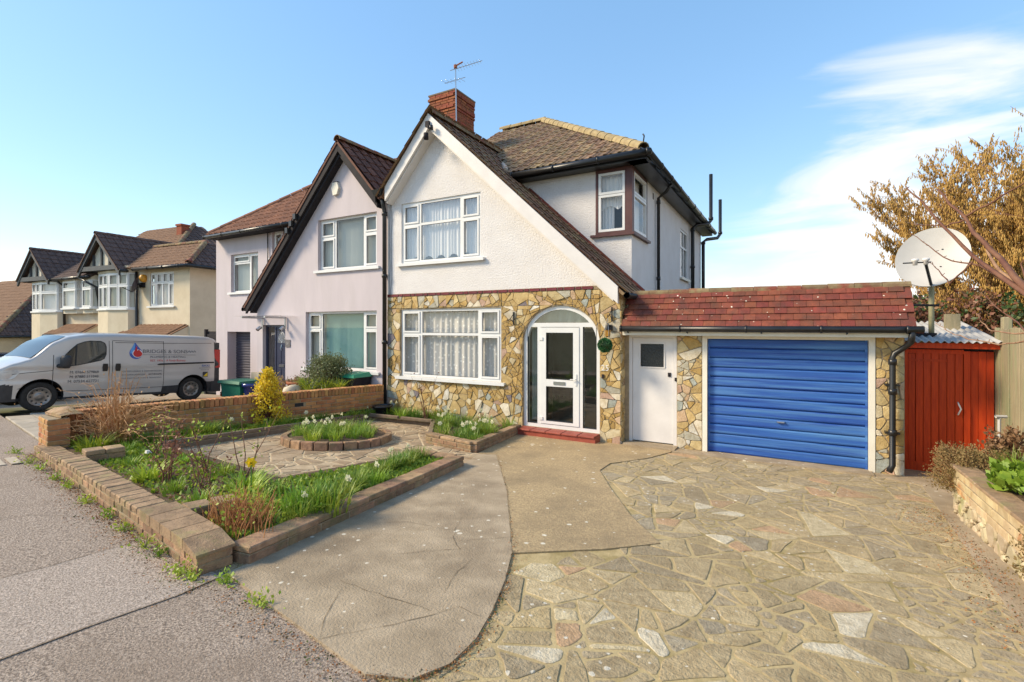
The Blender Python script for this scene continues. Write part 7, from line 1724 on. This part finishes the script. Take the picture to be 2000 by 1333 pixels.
# near bare tree in the raised bed, trunk just outside the frame
nt_ = thing('bare_tree', (2.1, 4.6, .65), 'bare reddish branches of a small tree reaching in from the right', 'tree'); mb = MB(); r = random.Random(5)
tr0 = [(2.12, 4.55, .55), (2.08, 4.6, 1.0), (1.98, 4.7, 1.5), (1.85, 4.85, 1.85), (1.73, 5.0, 2.11)]
mb.tube(tr0, [.06, .055, .048, .042, .036], 8); mb.build('trunk', m_bark_pale, nt_, True)
BR = {'A': [(1.73, 5.0, 2.11), (1.64, 5.5, 2.44), (1.58, 5.8, 2.71), (1.45, 6.0, 2.98), (1.39, 6.2, 3.23), (1.28, 6.4, 3.5)], 'B': [(1.73, 5.0, 2.11), (1.57, 5.7, 2.53), (1.47, 6.1, 2.78), (1.33, 6.4, 3.11), (1.21, 6.6, 3.4), (1.1, 6.8, 3.63)],
 'P': [(1.62, 5.6, 2.45), (1.575, 5.9, 2.66), (1.565, 6.1, 2.87), (1.48, 6.2, 3.03)], 'C': [(1.57, 5.7, 2.53), (1.55, 6.2, 2.69), (1.39, 6.4, 2.77), (1.25, 6.6, 2.96), (1.12, 6.8, 3.14)], 'E': [(1.41, 6.15, 3.15), (1.55, 6.0, 3.22), (1.63, 5.8, 3.28), (1.73, 5.6, 3.35), (1.8, 5.4, 3.5)],
 'F': [(1.43, 6.15, 3.13), (1.35, 6.4, 3.12), (1.19, 6.6, 3.18), (1.09, 6.7, 3.24)], 'G': [(1.47, 6.1, 2.72), (1.37, 6.4, 2.54), (1.31, 6.5, 2.69), (1.25, 6.6, 2.79)], 'I': [(1.75, 5.0, 2.05), (1.64, 5.5, 2.0), (1.57, 5.8, 1.96), (1.44, 6.1, 2.0), (1.33, 6.3, 2.08), (1.27, 6.4, 2.15)],
 'J': [(1.74, 5.0, 2.1), (1.59, 5.5, 2.06), (1.52, 5.8, 2.08), (1.48, 5.9, 2.16), (1.47, 5.9, 2.22)], 'K': [(1.75, 4.95, 2.0), (1.61, 5.4, 2.09), (1.54, 5.6, 2.24), (1.49, 5.9, 2.41)], 'M': [(1.64, 5.4, 2.4), (1.62, 5.5, 2.63), (1.66, 5.3, 2.78)]}
rad = {'A': .032, 'B': .024, 'P': .018, 'E': .011, 'C': .010}
for k, pl in BR.items():
    fine = []
    for a_, b_ in zip(pl, pl[1:]):
        for i in range(3): fine.append(Vector(a_).lerp(Vector(b_), i/3)+Vector((r.gauss(0, .006), r.gauss(0, .006), r.gauss(0, .006)))*(i > 0))
    fine.append(Vector(pl[-1])); R0 = rad.get(k, .009); mb = MB(); n = len(fine)
    mb.tube(fine, [R0*(1-.75*i/(n-1)) for i in range(n)], 6)
    for i in range(2, n):
        if r.random() < .55: d = Vector((r.uniform(-1, 1), r.uniform(-1, 1), r.uniform(0, 1))).normalized()*.03; mb.tube([fine[i], fine[i]+d], [R0*.4, .002], 4)
    mb.build('branch', m_bark_pale if k in 'PIJ' else m_bark, nt_, True)
